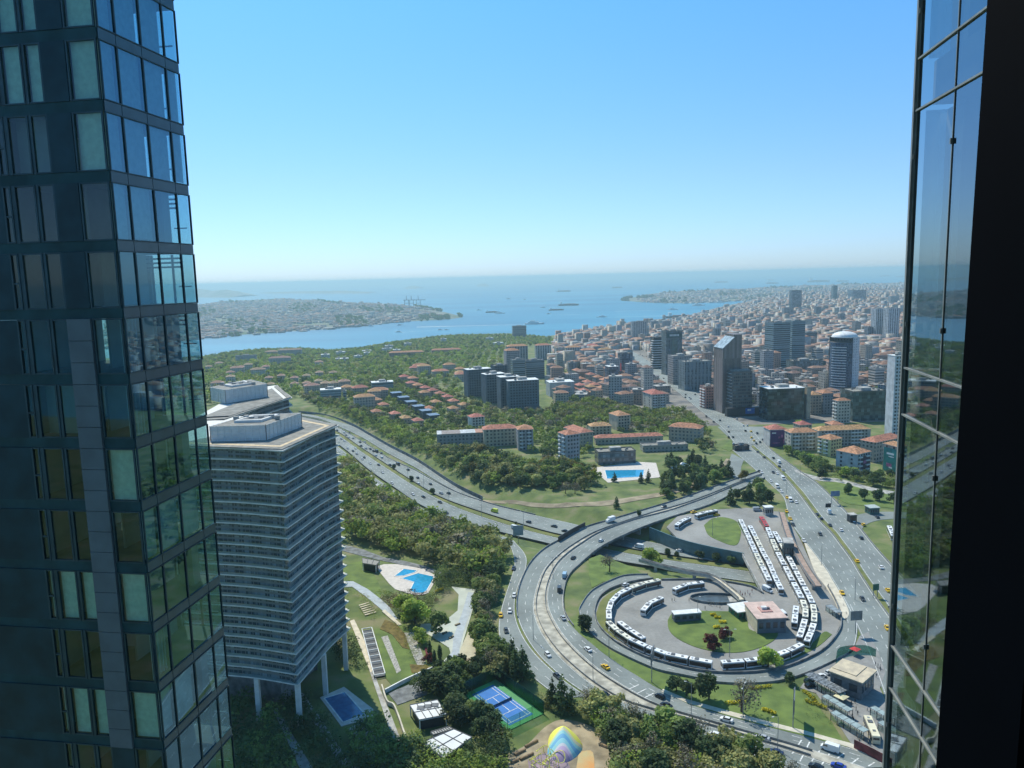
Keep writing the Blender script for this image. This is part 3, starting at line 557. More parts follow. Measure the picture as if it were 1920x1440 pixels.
for k in range(-4, 7):
    zb = zk+k*3.74
    for a, b_ in zip(ys[1:], ys[:-1]):
        sp = MB(); sp.add([(ex, a+.012, zb-.585), (ex, b_-.012, zb-.585), (ex, b_-.012, zb-.015), (ex, a+.012, zb-.015)], [(3,2,1,0)], gC)
        sp.build('spandrel_pane', host)
        wn = MB().box((ex+.01, b_-.008, zb+1.57), (.04, .014, 3.74), alu).box((ex, (a+b_)/2, zb), (.05, b_-a, .022), alu).box((ex, (a+b_)/2, zb-.6), (.05, b_-a, .022), alu).box((ex-.02, b_-.01, zb+.55), (.02, .02, .06), alu).box((ex-.02, b_-.01, zb+2.6), (.02, .02, .06), alu).build('window', host)
        MB().add([(ex, a+.012, zb+.015), (ex, b_-.012, zb+.015), (ex, b_-.012, zb+3.14), (ex, a+.012, zb+3.14)], [(3,2,1,0)], gC).build('pane', wn)
    MB().box((ex+2.1, ey-4, zb-.3), (3.9, 7.9, .5), ceilM).build('floor_slab', host)
    MB().box((ex+.55, ey-.35, zb+1.57), (.5, .5, 3.1), intM).box((ex+1.3, ey-3.5, zb+1.57), (.2, 5, 3.1), floorM).build('partition_wall', host)
    MB().add([(ex+.1, ey+.0, zb), (ex+4, ey, zb), (ex+4, ey, zb+3.14), (ex+.1, ey, zb+3.14)], [(0,1,2,3)], gC).build('end_pane', host)
MB().box((ex-.01, ey+.03, 150), (.06, .05, 58), alu).build('corner_trim', host)
MB().box((ex+2.2, ey/2-.5, (150-16)/2), (4, ey+1.2, 133), hw).build('lower_wing', host)
# window opening the picture is taken through
jx = PY(1846, 508, .6); d_j = .6
wf = empty('window_jamb', (jx.x, .6, 150), 0, 'near black window jamb and wall edge at the right border of the view', 'window frame')
jm = mat('jamb_paint', (.001,.002,.004), .8, .1, 8, spec=.03); jm2 = mat('jamb_panel', (.02,.2,.25), .8, .1, 5, spec=.04)  # cover panel colour brightened to make up for light blocked from it
def lean(mb, x0, x1, y0, y1, m): mb.box(((x0+x1)/2, (y0+y1)/2, 0), (x1-x0, y1-y0, 2.4), m)
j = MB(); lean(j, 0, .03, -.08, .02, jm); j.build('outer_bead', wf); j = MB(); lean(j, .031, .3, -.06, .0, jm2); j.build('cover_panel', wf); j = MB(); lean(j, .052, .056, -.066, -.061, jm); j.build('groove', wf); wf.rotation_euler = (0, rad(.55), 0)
# ---------------------------------------------------------------- balcony towers
TG = facmat('balcony_glazing', (.17,.19,.19), (.05,.07,.075), 1.7, 3.65, .86, .8, rough=.4, wrough=.08); slabM = mat('balcony_edge', (.66,.64,.59), .7, .08, .4); railM = glassmat('rail_glass', (.72,.80,.80), .10, .05, 2.0)
lattice = mat('lattice_white', (.66,.65,.62), .6, .06, .4); roofgrey = mat('roof_gravel', (.27,.26,.23), .9, .2, .4); timber = mat('roof_walkway', (.62,.48,.30), .8, .15, .6)
def balcony_tower(zt, K1, Lp, tip, back, nfl, fh, label, seed, legs=True, base=None):
    K1, Lp, tip, back = [P(*q, zt) for q in (K1, Lp, tip, back)]; root = empty('balcony_tower', (K1.x, K1.y, 0), 0, label, 'tower', 'curved balcony towers')
    o = Vector((K1.x, K1.y, 0)); loc = lambda p: Vector((p.x-o.x, p.y-o.y, 0)); k1, lp, tp, bk = [loc(p) for p in (K1, Lp, tip, back)]
    lfar = k1+(lp-k1)*1.75; bfar = lfar+(bk-k1)*.9
    def outline(off, ph, amp):
        pts = []; C = (k1+tp+bk+lfar)/4
        for a, b_, wv in ((lfar, k1, 1), (k1, tp, 1), (tp, bk, .3), (bk, bfar, .3), (bfar, lfar, .3)):
            d = (b_-a); n_ = Vector((d.y, -d.x, 0)).normalized(); n = 12
            for i in range(n):
                t = i/n; s_ = math.sin(math.pi*t); p = a+d*t+n_*(amp*wv*s_*math.sin(2.2*math.pi*t+ph)-.9*wv*s_-off); pts.append(p)
        if off:
            for i, p in enumerate(pts):      # pull the corners in as well
                q = (C-p); q.normalize(); pts[i] = p+q*off*.55
        return [(p.x, p.y) for p in pts]
    for k in range(nfl+1):
        z = zt-k*fh; ph = .16*math.sin(k*.45+seed); s_ = MB().prism(outline(0, ph, .34), z-.42, z, slabM).build('balcony_slab', root)
        if k: 
            out = outline(.12, ph, .34); n = 24; m_ = MB(); vs = [(x, y, z) for x, y in out[:n+1]]+[(x, y, z+.95) for x, y in out[:n+1]]
            m_.add(vs, [(i, i+1, n+2+i, n+1+i) for i in range(n)], railM).build('railing', s_)
            MB().prism(outline(1.15, 0, .2), z, z+fh-.43, TG).build('glazing', root)
    zb = zt-nfl*fh
    if legs:
        for t, a, b_ in ((.0, k1, lfar), (.36, k1, lfar), (.7, k1, lfar), (.5, k1, tp), (.95, k1, tp), (1, k1, lfar)):
            p = a.lerp(b_, t)+(k1+tp+bk+lfar)/4*.12*0; c = (k1+tp+bk+lfar)/4; p = p.lerp(c, .07)
            MB().box((p.x, p.y, (zb-.5)/2), (1.6, 1.6, zb-.5), slabM).build('column', root)
        MB().prism([(x*.7+(-8), y*.7+12) for x, y in outline(3, 0, 0)], 0, zb-.55, conc_dark).build('core', root)
    else: MB().prism(outline(2.5, 0, 0), 0, zb, TG).build('lower_storeys', root)
    return root, loc, k1, lfar, tp, bk
bt, loc, k1, lfar, tp, bk = balcony_tower(96.4, (530,845), (395,840), (636,797), (548,780), 22, 3.66, 'tall tower wrapped in wavy pale balcony slabs beside the curving motorway', 0)
def roof_kit(bt, loc, zt, quadpx, h, off):
    q = [loc(P(x, y, zt)) for x, y in quadpx]; pol = [(p.x, p.y) for p in q]
    pl = MB().prism(pol, zt+.3, zt+h, lattice, roofgrey).build('plant_screen', bt)
    c = sum((Vector((a, b_, 0)) for a, b_ in pol), Vector())/4
    inn = [(c.x+(a-c.x)*.5, c.y+(b_-c.y)*.5) for a, b_ in pol]; inn2 = [(c.x+(a-c.x)*.4, c.y+(b_-c.y)*.4) for a, b_ in pol]
    MB().prism(inn, zt+h+.01, zt+h+.9, lattice, lattice).prism(inn2, zt+h+.6, zt+h+.93, dark, dark).build('hatch', pl)
    fr = MB(); n = 4
    for i in range(4):
        a, b_ = Vector((*pol[i], 0)), Vector((*pol[(i+1) % 4], 0)); L_ = (b_-a).length; m_ = max(2, int(L_/2.2))
        for k in range(m_+1): p = a.lerp(b_, k/m_); p = p+(p-c).normalized()*.12; fr.box((p.x, p.y, zt+h/2+.2), (.16, .16, h), white)
        for zz in (.25, .5, .75, 1.0): 
            d = (b_-a); mid_ = (a+b_)/2; mid_ += (mid_-c).normalized()*.12; fr.box((mid_.x, mid_.y, zt+h*zz), (L_, .12, .12), white, rz=math.atan2(d.y, d.x))
    fr.build('lattice_frame', pl)
    for k in range(6): MB().box((c.x+(k-2.5)*3, c.y+2*math.sin(k*2), zt+h+.8), (1.6, 1.3, 1.2), concrete).build('roof_unit', pl)
    return pol
pol = roof_kit(bt, loc, 96.4, [(396,830),(500,827),(566,802),(470,806)], 5.6, 0)
# lift the outer parapet walkway (tan band) round the roof
def roof_deck(bt, lfar, k1, tp, bk, z):
    c = (lfar+k1+tp+bk)/4; q = [p.lerp(c, .225) for p in (lfar, k1, tp, bk)]; MB().prism([(p.x, p.y) for p in q], z, z+.3, roofgrey).build('roof', bt)
def roof_band(bt, lfar, k1, tp, bk, z, w1, w2, m, nm):
    c = (lfar+k1+tp+bk)/4; o = MB()
    for a, b_ in ((lfar, k1), (k1, tp), (tp, bk)):
        i1, i2 = a.lerp(c, w1), b_.lerp(c, w1); j1, j2 = a.lerp(c, w2), b_.lerp(c, w2); d = Vector((0,0,z))
        o.prism([(i1.x, i1.y), (i2.x, i2.y), (j2.x, j2.y), (j1.x, j1.y)], z, z+.35, m)
    o.build(nm, bt)
roof_band(bt, lfar, k1, tp, bk, 96.42, .14, .22, timber, 'roof_walkway'); roof_band(bt, lfar, k1, tp, bk, 96.42, .03, .13, roofgrey, 'roof_edge')
roof_deck(bt, lfar, k1, tp, bk, 96.43)
bt2, loc, k1, lfar, tp, bk = balcony_tower(96.4, (420,788), (380,790), (548,745), (520,722), 8, 3.66, 'second balcony tower with white plant screen, half hidden behind the nearer one', 2, legs=False)
roof_kit(bt2, loc, 96.4, [(396,752),(424,758),(502,745),(470,736)], 6.5, 0)
roof_band(bt2, lfar, k1, tp, bk, 96.42, .03, .13, roofgrey, 'roof_edge')
roof_deck(bt2, lfar, k1, tp, bk, 96.43)
# ================================================================ buildings
def proj(x, y, z):
    v = np.stack([np.asarray(x, float), np.asarray(y, float), np.asarray(z, float)-CAMH], -1); d = v@np.array(cF); return 960+FPX*(v@np.array(cR))/d, 720-FPX*(v@np.array(cU))/d
OCC = []                                         # (x, y, radius) already built on
def hip(mb, x0, y0, x1, y1, z, h, m, ov=.6):
    x0 -= ov; y0 -= ov; x1 += ov; y1 += ov; w_, d_ = x1-x0, y1-y0; r = min(w_, d_)/2
    if w_ >= d_: a, b_ = (x0+r, (y0+y1)/2), (x1-r, (y0+y1)/2)
    else: a, b_ = ((x0+x1)/2, y0+r), ((x0+x1)/2, y1-r)
    v = [(x0,y0,z),(x1,y0,z),(x1,y1,z),(x0,y1,z),(*a,z+h),(*b_,z+h)]
    f = [(0,1,5,4),(1,2,5),(2,3,4,5),(3,0,4)] if w_ >= d_ else [(0,1,4),(1,2,5,4),(2,3,5),(3,0,4,5)]
    mb.add(v, f, m); mb.box(((x0+x1)/2, (y0+y1)/2, z-.1), (w_, d_, .2), white)
def solve(xl, xc, xr, yt, yb, yaw, depth, dist=None):
    C = G(xc, yb) if dist is None else None
    if C is None: C = PY(xc, yb, dist); C.z = Tz(C.x, C.y)
    zt = PY(xc, yt, C.y).z; a = rad(yaw); dR = Vector((math.cos(a), math.sin(a), 0)); dL = Vector((-math.sin(a), math.cos(a), 0))
    def hit(px, d, lo, hi, dflt):
        r = ray(px, (yt+yb)/2); den = d.y*r.x-d.x*r.y
        if abs(den) < 1e-6: return dflt
        s = (C.x*r.y-C.y*r.x)/den; return min(hi, max(lo, s)) if s > 0 else dflt
    wr = hit(xr, dR, 3, 300, 12); wd = hit(xl, dL, 6, 90, depth or 14) if depth is None else depth
    return C, zt-C.z, wr, wd, a
winM = mat('window_glass', (.03,.045,.06), .12, .25, .4, spec=.7)
def wkey(w_, h_): return 'window_%.1f_%.1f' % (w_, h_)
WME = {}
def winmesh(w_, h_, axis):
    k = (round(w_, 1), round(h_, 1), axis)
    if k not in WME:
        m = MB(); m.box((0,0,0), ((w_, .1, h_) if axis == 0 else (.1, w_, h_)), winM); WME[k] = m.mesh('window')
    return WME[k]
def place_windows(root, w_, d_, h, nf, nx, ny, ww, wh, z0=1.0, maxn=96, name='window', balc=False, bm_=None, frac=(0.05,.95)):
    fh = (h-z0)/nf; n = 0; sp = w_*(frac[1]-frac[0])/max(1, nx)
    for k in range(nf-1, -1, -1):
        z = z0+k*fh+fh*.52
        for i in range(nx):
            if n >= maxn: return
            o = link(name, winmesh(min(ww, sp*.72), min(wh, fh*.75), 0), root, (w_*frac[0]+sp*(i+.5), -.02, z)); n += 1
        for j in range(ny):
            if n >= maxn: return
            o = link(name, winmesh(min(ww, d_/ny*.6), min(wh, fh*.7), 1), root, (-.02, d_*(j+.5)/ny, z)); n += 1
def balconies(root, w_, d_, h, nf, side, spans, m, dep=1.3):
    fh = h/nf; me = {}
    for k in range(1, nf):
        for a, b_ in spans:
            if side == 0: c, s_ = (w_*(a+b_)/2, -dep/2, 0), (w_*(b_-a), dep, .9)
            else: c, s_ = (-dep/2, d_*(a+b_)/2, 0), (dep, d_*(b_-a), .9)
            if (a, b_) not in me: me[(a, b_)] = MB().box((c[0], c[1], .45), s_, m).mesh('balcony')
            link('balcony', me[(a, b_)], root, (0, 0, k*fh))
def roofkit(root, w_, d_, h, seed, m=None):
    r = random.Random(seed); 
    o = MB(); o.box((w_*.5, d_*.5, h+1.4), (w_*.3, d_*.4, 2.8), m or concrete); o.build('lift_house', root)
    for _ in range(min(6, 1+int(w_*d_/90))):
        s_ = .7+r.random()*1.3; MB().box((w_*(.12+.76*r.random()), d_*(.12+.76*r.random()), h+s_/2), (s_*1.4, s_, s_), conc_dark).build('roof_unit', root)
def building(xl, xc, xr, yt, yb, yaw, sty, col, roof, name, cat, label, depth=None, group=None, nf=None, dist=None, win=None, **kw):
    C, h, w_, d_, a = solve(xl, xc, xr, yt, yb, yaw, depth, dist)
    z = C.z-1.0; root = empty(name, (C.x, C.y, z), a, label, cat, group); h += 1.0
    q = C+Vector((math.cos(a), math.sin(a), 0))*w_/2+Vector((-math.sin(a), math.cos(a), 0))*d_/2; OCC.append((q.x, q.y, max(w_, d_)*.62+3))
    nf = nf or max(1, round(h/3.2)); dist_ = C.y; key = ('f_%s_%.2f_%.2f_%.2f' % ((sty,)+tuple(col)))
    base = MB(); rb = MB(); wallm = mat('wall_%.2f_%.2f_%.2f' % tuple(col), col, .8, .14, .25)
    if sty in ('plain', 'win', 'balc', 'apt'): m = wallm
    elif sty == 'glass': m = facmat(key, tuple(c*1.6 for c in col), tuple(col), 1.9, h/nf, .88, .72, rough=.35, wrough=.06)
    elif sty == 'darkglass': m = facmat(key, tuple(c*1.25+.01 for c in col), tuple(col), 3.0, h/nf, .93, .86, rough=.3, wrough=.05)
    elif sty == 'ribbon': m = facmat(key, col, (.035,.055,.065), 40, h/nf, .999, .5)
    elif sty == 'vert': m = facmat(key, col, (.04,.06,.075), 5.0, h/nf, .5, .86)
    elif sty == 'office': m = facmat(key, col, (.04,.055,.065), 2.6, h/nf, .6, .6)
    else: m = facmat('f_%s_%.2f_%.2f_%.2f' % ((sty,)+tuple(col)), col, (.045,.06,.07), 3.4, 3.1, .5, .52)
    base.box((w_/2, d_/2, h/2), (w_, d_, h), m); base.build('wall', root)
    if sty == 'win':
        nx, ny = (win or (max(2, round(w_/3.6)), 0)); place_windows(root, w_, d_, h, nf, nx, ny, 1.7, 1.6)
    if sty in ('balc', 'apt'):
        nx, ny = win or (max(2, round(w_/3.4)), 2 if d_ > 8 else 0); place_windows(root, w_, d_, h, nf, nx, ny, 1.6, 1.5, maxn=80)
        bm_ = white if col[0] > .35 else concrete
        if sty == 'balc': balconies(root, w_, d_, h, nf, 1, [(.15,.45),(.6,.9)], bm_)
        else: balconies(root, w_, d_, h, nf, 0, [(.12,.32),(.62,.84)], bm_)
    if roof == 'hip': hip(rb, 0, 0, w_, d_, h+.1, min(w_, d_)*.2+.6, tile_brown if xc < 640 else terracotta); rb.build('roof', root)
    elif roof == 'flat':
        rb.box((w_/2, d_/2, h+.15), (w_+.3, d_+.3, .3), roofgrey if 'roofgrey' in globals() else concrete); 
        for cx, cy_, sx_, sy_ in ((w_/2, .05, w_+.3, .3), (w_/2, d_-.05, w_+.3, .3), (.05, d_/2, .3, d_-.1), (w_-.05, d_/2, .3, d_-.1)): rb.box((cx, cy_, h+.7), (sx_, sy_, .8), wallm)
        rb.build('roof', root); roofkit(root, w_, d_, h+.3, int(xc*7+yb))
    elif roof == 'white':
        rb.box((w_/2, d_/2, h+.2), (w_+.5, d_+.5, .4), white); rb.build('roof', root); roofkit(root, w_, d_, h+.4, int(xc*7+yb))
    return root, w_, d_, h
g_ = (.20,.24,.27)
BL = [
# grey residential complex in the middle
(866,878,922,694,745,22,'win',(.10,.13,.15),'white','apartment_block','apartment block','dark slate apartment block with white roof, leftmost of its stepped group',16,'slate apartment complex'),
(903,912,948,703,758,22,'win',(.12,.15,.17),'white','apartment_block','apartment block','dark slate apartment block second from the left in the stepped group',16,'slate apartment complex'),
(934,940,975,708,768,18,'win',(.10,.13,.15),'white','apartment_block','apartment block','dark slate apartment block behind the nearest one, with sunlit roof terrace',16,'slate apartment complex'),
(948,954,1011,715,771,12,'win',(.13,.17,.19),'white','apartment_block','apartment block','nearest and widest dark slate apartment block with green grey panels',18,'slate apartment complex'),
(922,928,952,687,738,22,'win',(.09,.11,.13),'flat','apartment_block','apartment block','darkest slate apartment block at the back of the stepped group',14,'slate apartment complex'),
(944,950,975,658,704,15,'win',(.38,.33,.33),'hip','apartment_block','apartment block','pinkish apartment tower with orange hipped roof in front of the woods',16),
(950,953,990,650,690,15,'vert',(.36,.36,.36),'hip','apartment_block','apartment block','grey striped apartment tower with orange roof behind the pinkish one',14),
(955,962,985,676,712,15,'ribbon',(.24,.27,.30),'flat','apartment_block','apartment block','grey twin slab with ribbon windows under the pinkish tower',14),
(983,987,1021,677,710,15,'ribbon',(.22,.25,.28),'flat','apartment_block','apartment block','grey twin slab with ribbon windows right of its sister',14),
(1003,1006,1033,648,674,12,'vert',(.42,.44,.45),'hip','apartment_block','apartment block','pale striped apartment tower with red roof standing alone near the shore',14),
(1040,1043,1060,654,668,10,'house',(.4,.4,.42),'flat','apartment_block','apartment block','low grey apartment block right of the pale striped tower',14),
(1059,1062,1090,652,672,10,'vert',(.40,.40,.40),'hip','apartment_block','apartment block','white ribbed apartment block with brownish roof above the low houses',14),
(1088,1091,1118,657,675,10,'house',(.34,.36,.36),'hip','apartment_block','apartment block','grey green block in the row behind the low red roofs',14),
(1100,1103,1122,648,664,10,'house',(.5,.46,.4),'hip','apartment_block','apartment block','cream block at the back of the row near the shore',14),
(1121,1124,1148,656,671,10,'house',(.33,.35,.36),'hip','apartment_block','apartment block','grey block at the right end of the row near the shore',14),
(959,962,987,612,634,10,'ribbon',(.3,.31,.32),'flat','hotel_tower','tower','grey hotel slab standing against the water behind the woods',18),
(1138,1142,1160,688,727,12,'glass',(.04,.06,.08),'white','office_tower','tower','narrow dark blue office tower with pale cap left of the boulevard',16),
(1160,1166,1186,664,709,12,'glass',(.05,.07,.09),'flat','office_tower','tower','dark office tower with a red banner down its left side',18),
(1028,1031,1077,718,744,10,'plain',(.42,.45,.44),'white','warehouse','warehouse','long windowless pale grey hall with white roof among the trees',22),
(1205,1222,1249,740,768,14,'apt',(.5,.48,.4),'hip','apartment_block','apartment block','cream apartment block with red roof at the near side of the boulevard',None),
(1183,1186,1214,604,642,8,'vert',(.42,.42,.42),'flat','residential_tower','tower','pale ribbed tower block left of the dark glass hotel near the shore',16),
(1219,1222,1235,602,622,8,'office',(.25,.27,.3),'white','office_tower','tower','small grey tower left of its twin above the shore',14,'twin towers above the shore'),
(1240,1243,1257,602,622,8,'office',(.25,.27,.3),'white','office_tower','tower','small grey tower right of its twin above the shore',14,'twin towers above the shore'),
(1241,1249,1279,622,704,10,'vert',(.12,.15,.15),'flat','office_tower','tower','tall dark tower with green glass centre and sign band on top',20),
(1256,1262,1298,669,722,10,'office',(.36,.33,.31),'flat','office_block','office block','grey brown office block right of the dark tower with orange edge',20),
(1276,1284,1334,680,733,10,'vert',(.20,.25,.26),'flat','office_block','office block','wide green grey glass block with pale vertical ribs by the boulevard',22),
(1312,1323,1343,727,767,12,'balc',(.42,.22,.18),'flat','apartment_block','apartment block','red brown and white balcony apartment block by the boulevard',None),
(1434,1440,1508,730,789,6,'darkglass',(.008,.022,.022),'white','office_block','office block','wide black green glass box with rounded pale roof edge',22),
(1508,1512,1520,728,786,6,'plain',(.4,.36,.28),'flat','stair_tower','tower','tan stair tower at the right side of the black glass box',16),
(1515,1520,1540,741,778,8,'house',(.4,.34,.26),'hip','apartment_block','apartment block','beige block behind the black glass box',14),
(1538,1542,1562,738,776,8,'house',(.3,.32,.34),'hip','apartment_block','apartment block','grey block with white bands beside the beige one',14),
(1561,1570,1594,752,794,10,'balc',(.5,.47,.42),'hip','apartment_block','apartment block','narrow white apartment block with red roof below the domed tower',None),
(1594,1598,1662,736,790,6,'darkglass',(.02,.045,.045),'flat','office_block','office block','dark green mirror glass office reflecting trees beside the tall white tower',24),
(1661,1672,1702,668,822,8,'win',(.58,.60,.62),'white','residential_tower','tower','tall white tower with black square windows at the right edge',None),
(1437,1449,1481,606,694,14,'ribbon',(.22,.30,.32),'flat','glass_tower','tower','left one of the two grey blue glass towers',24,'pair of grey blue glass towers'),
(1478,1484,1509,603,686,10,'ribbon',(.20,.29,.32),'flat','glass_tower','tower','right one of the two grey blue glass towers, with rounded top',22,'pair of grey blue glass towers'),
(1508,1511,1532,624,648,8,'ribbon',(.12,.18,.22),'flat','office_block','office block','low dark blue block right of the two glass towers',24),
(1481,1487,1540,678,702,8,'glass',(.06,.09,.10),'flat','glass_podium','building','dark low glass hall at the foot of the two glass towers',22),
(1480,1484,1503,545,585,8,'darkglass',(.06,.085,.11),'flat','office_tower','tower','dark slab tower far off, tallest on the distant ridge',22),
(1559,1562,1570,536,566,8,'office',(.2,.25,.24),'flat','office_tower','tower','slim grey green tower on the far ridge with a mast',20),
(1595,1598,1624,545,566,8,'darkglass',(.08,.11,.14),'flat','office_block','office block','broad dark blue block on the far ridge',40),
(1637,1641,1660,580,640,8,'vert',(.52,.56,.58),'flat','residential_tower','tower','left one of the white ribbed twin towers at the right',18,'white ribbed twin towers'),
(1661,1664,1686,579,642,8,'vert',(.52,.56,.58),'flat','residential_tower','tower','right one of the white ribbed twin towers at the right',18,'white ribbed twin towers'),
(1430,1434,1451,590,606,8,'vert',(.4,.42,.42),'flat','apartment_block','apartment block','left one of two ribbed slabs on the hillside above the glass towers',16,'ribbed slabs on the hillside'),
(1466,1470,1488,578,602,8,'vert',(.3,.32,.33),'flat','apartment_block','apartment block','right one of two ribbed slabs on the hillside above the glass towers',16,'ribbed slabs on the hillside'),
(1666,1670,1686,556,572,8,'office',(.35,.38,.38),'flat','office_block','office block','pale grey block far off above the white twin towers',20),
# near row on the right
(1435,1443,1475,806,838,4,'plain',(.50,.49,.46),'hip','billboard_house','building','white house carrying a large purple poster by the avenue',14),
(1476,1482,1532,812,846,4,'apt',(.45,.43,.38),'hip','apartment_block','apartment block','long beige apartment block with orange roof, right of the purple poster',12),
(1530,1534,1632,808,838,4,'apt',(.40,.40,.38),'hip','apartment_block','apartment block','long grey apartment block with orange roof behind the yellow one',12),
(1493,1500,1522,797,812,10,'house',(.42,.38,.3),'hip','apartment_block','apartment block','small house with orange pyramid roof behind the long beige block',12),
(1553,1560,1582,797,810,10,'house',(.42,.38,.3),'hip','apartment_block','apartment block','small house with orange pyramid roof behind the long grey block',12),
(1532,1556,1578,825,857,28,'balc',(.55,.52,.28),'hip','apartment_block','apartment block','yellow and white apartment block with orange roof and balconies',None),
(1567,1606,1632,852,890,32,'apt',(.44,.47,.48),'hip','apartment_block','apartment block','white and blue grey apartment block with a dark poster on its end wall',None),
(1612,1640,1692,830,868,30,'house',(.40,.35,.30),'hip','apartment_block','apartment block','brownish apartment block with long orange roof beside the tall white tower',None),
(1655,1681,1700,838,890,20,'apt',(.46,.36,.30),'hip','apartment_block','apartment block','apartment block with a tall green poster on its left wall',None),
# left and centre: schools and flats above the motorway
(905,908,969,806,838,8,'win',(.46,.42,.32),'hip','school_building','school','long three storey school wing with orange roof above the motorway trees',13),
(966,972,1000,806,845,6,'apt',(.36,.36,.37),'hip','apartment_block','apartment block','grey end block with orange roof at the right end of the school wing',14),
(812,820,908,815,838,6,'house',(.30,.30,.29),'none','workshop','workshop','low workshop with patched brown and white roof at the wood edge',16),
(871,885,909,783,808,22,'win',(.58,.56,.5),'hip','villa','house','white villa with orange gable roof standing among dark trees',12),
(1047,1063,1087,816,874,26,'balc',(.38,.38,.39),'hip','apartment_block','apartment block','grey apartment tower with orange roof above the motorway woods',None),
(1085,1090,1112,812,842,26,'house',(.42,.36,.28),'hip','school_building','school','low orange roofed wing attached behind the grey apartment tower',30),
(1104,1108,1146,800,816,8,'win',(.48,.43,.32),'hip','school_building','school','cream school wing with long orange roof behind the dark tree',12),
(1142,1158,1182,780,808,20,'win',(.52,.44,.34),'hip','tower_house','house','tall cream house with orange pyramid roof in the middle of the park',None),
(1111,1117,1243,822,834,4,'house',(.44,.4,.32),'hip','school_building','school','very long low orange roofed wing in front of the tower house',9),
(1250,1254,1312,800,826,-28,'house',(.42,.36,.28),'hip','school_building','school','low school wing with long slanting orange roof beside the boulevard',14),
(1116,1122,1192,850,872,6,'glass',(.06,.07,.07),'flat','pool_house','building','dark glazed pool house with grey roof behind the rectangular pool',14),
(1200,1206,1290,838,848,4,'house',(.35,.34,.3),'flat','low_hall','building','low grey hall between the trees right of the pool house',12),
(1372,1378,1405,838,846,4,'darkglass',(.015,.02,.03),'flat','underpass_portal','building','dark blue box over the underpass mouth at the avenue fork',6),
# hill side offices and villas on the left
(598,602,640,732,754,14,'ribbon',(.32,.38,.38),'white','office_block','office block','pale green banded office block left among the trees',16),
(640,644,650,735,752,14,'ribbon',(.32,.38,.38),'flat','office_block','office block','narrow banded annex right of the pale green office block',12),
(692,698,738,718,738,14,'ribbon',(.25,.32,.34),'white','office_block','office block','blue green banded office block with white roof above the tree line',16),
(493,497,520,660,668,10,'house',(.4,.4,.42),'hip','hotel_block','hotel','left wing of the hilltop hotel above the strait',14),(518,522,566,657,668,10,'house',(.46,.44,.42),'hip','hotel_block','hotel','right and wider wing of the hilltop hotel above the strait',14),
(437,442,480,668,680,10,'house',(.36,.38,.4),'flat','apartment_block','apartment block','grey apartment row on the hill left of the hotel',14),
(500,504,545,672,684,10,'house',(.5,.46,.44),'hip','apartment_block','apartment block','pale apartment row below the hilltop hotel',14),
(725,730,795,662,672,10,'house',(.36,.26,.2),'hip','palace_wing','building','long low red roofed building left in the park woods',14),(805,810,865,657,664,10,'house',(.36,.26,.2),'hip','palace_wing','building','long low red roofed building right in the park woods',14),
]
ORD_ = 'first second third fourth fifth sixth seventh eighth ninth tenth eleventh twelfth thirteenth fourteenth fifteenth sixteenth seventeenth eighteenth nineteenth twentieth twenty-first twenty-second twenty-third twenty-fourth twenty-fifth twenty-sixth twenty-seventh twenty-eighth'.split()
BO = {}
for r_ in BL:
    (xl,xc,xr,yt,yb,yaw,sty,col,roof,nm,cat,lab,dep) = r_[:13]; BO[lab] = building(xl,xc,xr,yt,yb,yaw,sty,col,roof,nm,cat,lab,dep,group=r_[13] if len(r_) > 13 else None)
# rows of small tiled villas and slate terraces on the left slope
for i, (x, y, s_) in enumerate([(497,716,9),(520,712,9),(545,716,9),(568,712,9),(592,706,9),(618,706,9),(545,727,9),(568,726,9),(590,722,9),(500,728,9)]):
    building(x-8, x, x+14, y-7, y+4, 12, 'house', (.5,.45,.38), 'hip', 'villa', 'villa', 'beige villa with brownish hipped roof in the housing estate below the hilltop', 12, group='tiled villas on the left slope')
for i in range(6):
    x, y = 737+i*14, 742+i*8.4
    b_, w1, d1, h1 = building(x-6, x, x+17, y-4, y+10, 24, 'house', (.09,.11,.13), 'none', 'terrace_house', 'terrace house', 'slate blue terrace house, %s in the stepped row' % ['topmost','second from the top','third from the top','fourth from the top','second lowest','lowest and nearest'][i], 12, group='slate terrace houses')
    rb = MB(); rb.box((w1/2, d1/2, h1+.3), (w1+1.5, d1+1.5, .5), mat('slate_roof', (.16,.21,.27), .35, .2, .4)); rb.build('roof', b_)
for i, (x, y) in enumerate([(765,724),(778,728),(792,733),(806,738),(820,744),(834,750),(790,742),(768,715),(752,712),(845,758),(812,760),(865,765),(845,772),(800,772),(778,795),(755,790),(713,765),(700,778),(735,782),(700,756)]):
    building(x-7, x, x+17, y-5, y+5, 24, 'house', (.45,.38,.3), 'hip', 'house', 'house', 'small orange roofed house among the trees left of the slate apartment complex', 12, group='orange roofed houses on the middle slope')
for i, (x, y) in enumerate([(1072,735),(1092,738),(1112,742),(1084,728),(1104,731),(1062,708),(1070,712),(1085,716),(1098,722),(1112,727),(1126,733),(1078,700),(1090,704),(1104,708),(1118,713),(1130,718),(1040,700),(1048,706),(1126,668),(1138,674),(1146,680)]):
    building(x-6, x, x+14, y-5, y+6, 18, 'house', (.42,.36,.3), 'hip', 'house', 'house', 'small red roofed block in the low rows left of the two narrow office towers', 13, group='red roofed rows left of the boulevard')
rs5 = np.random.RandomState(77); lastc = []
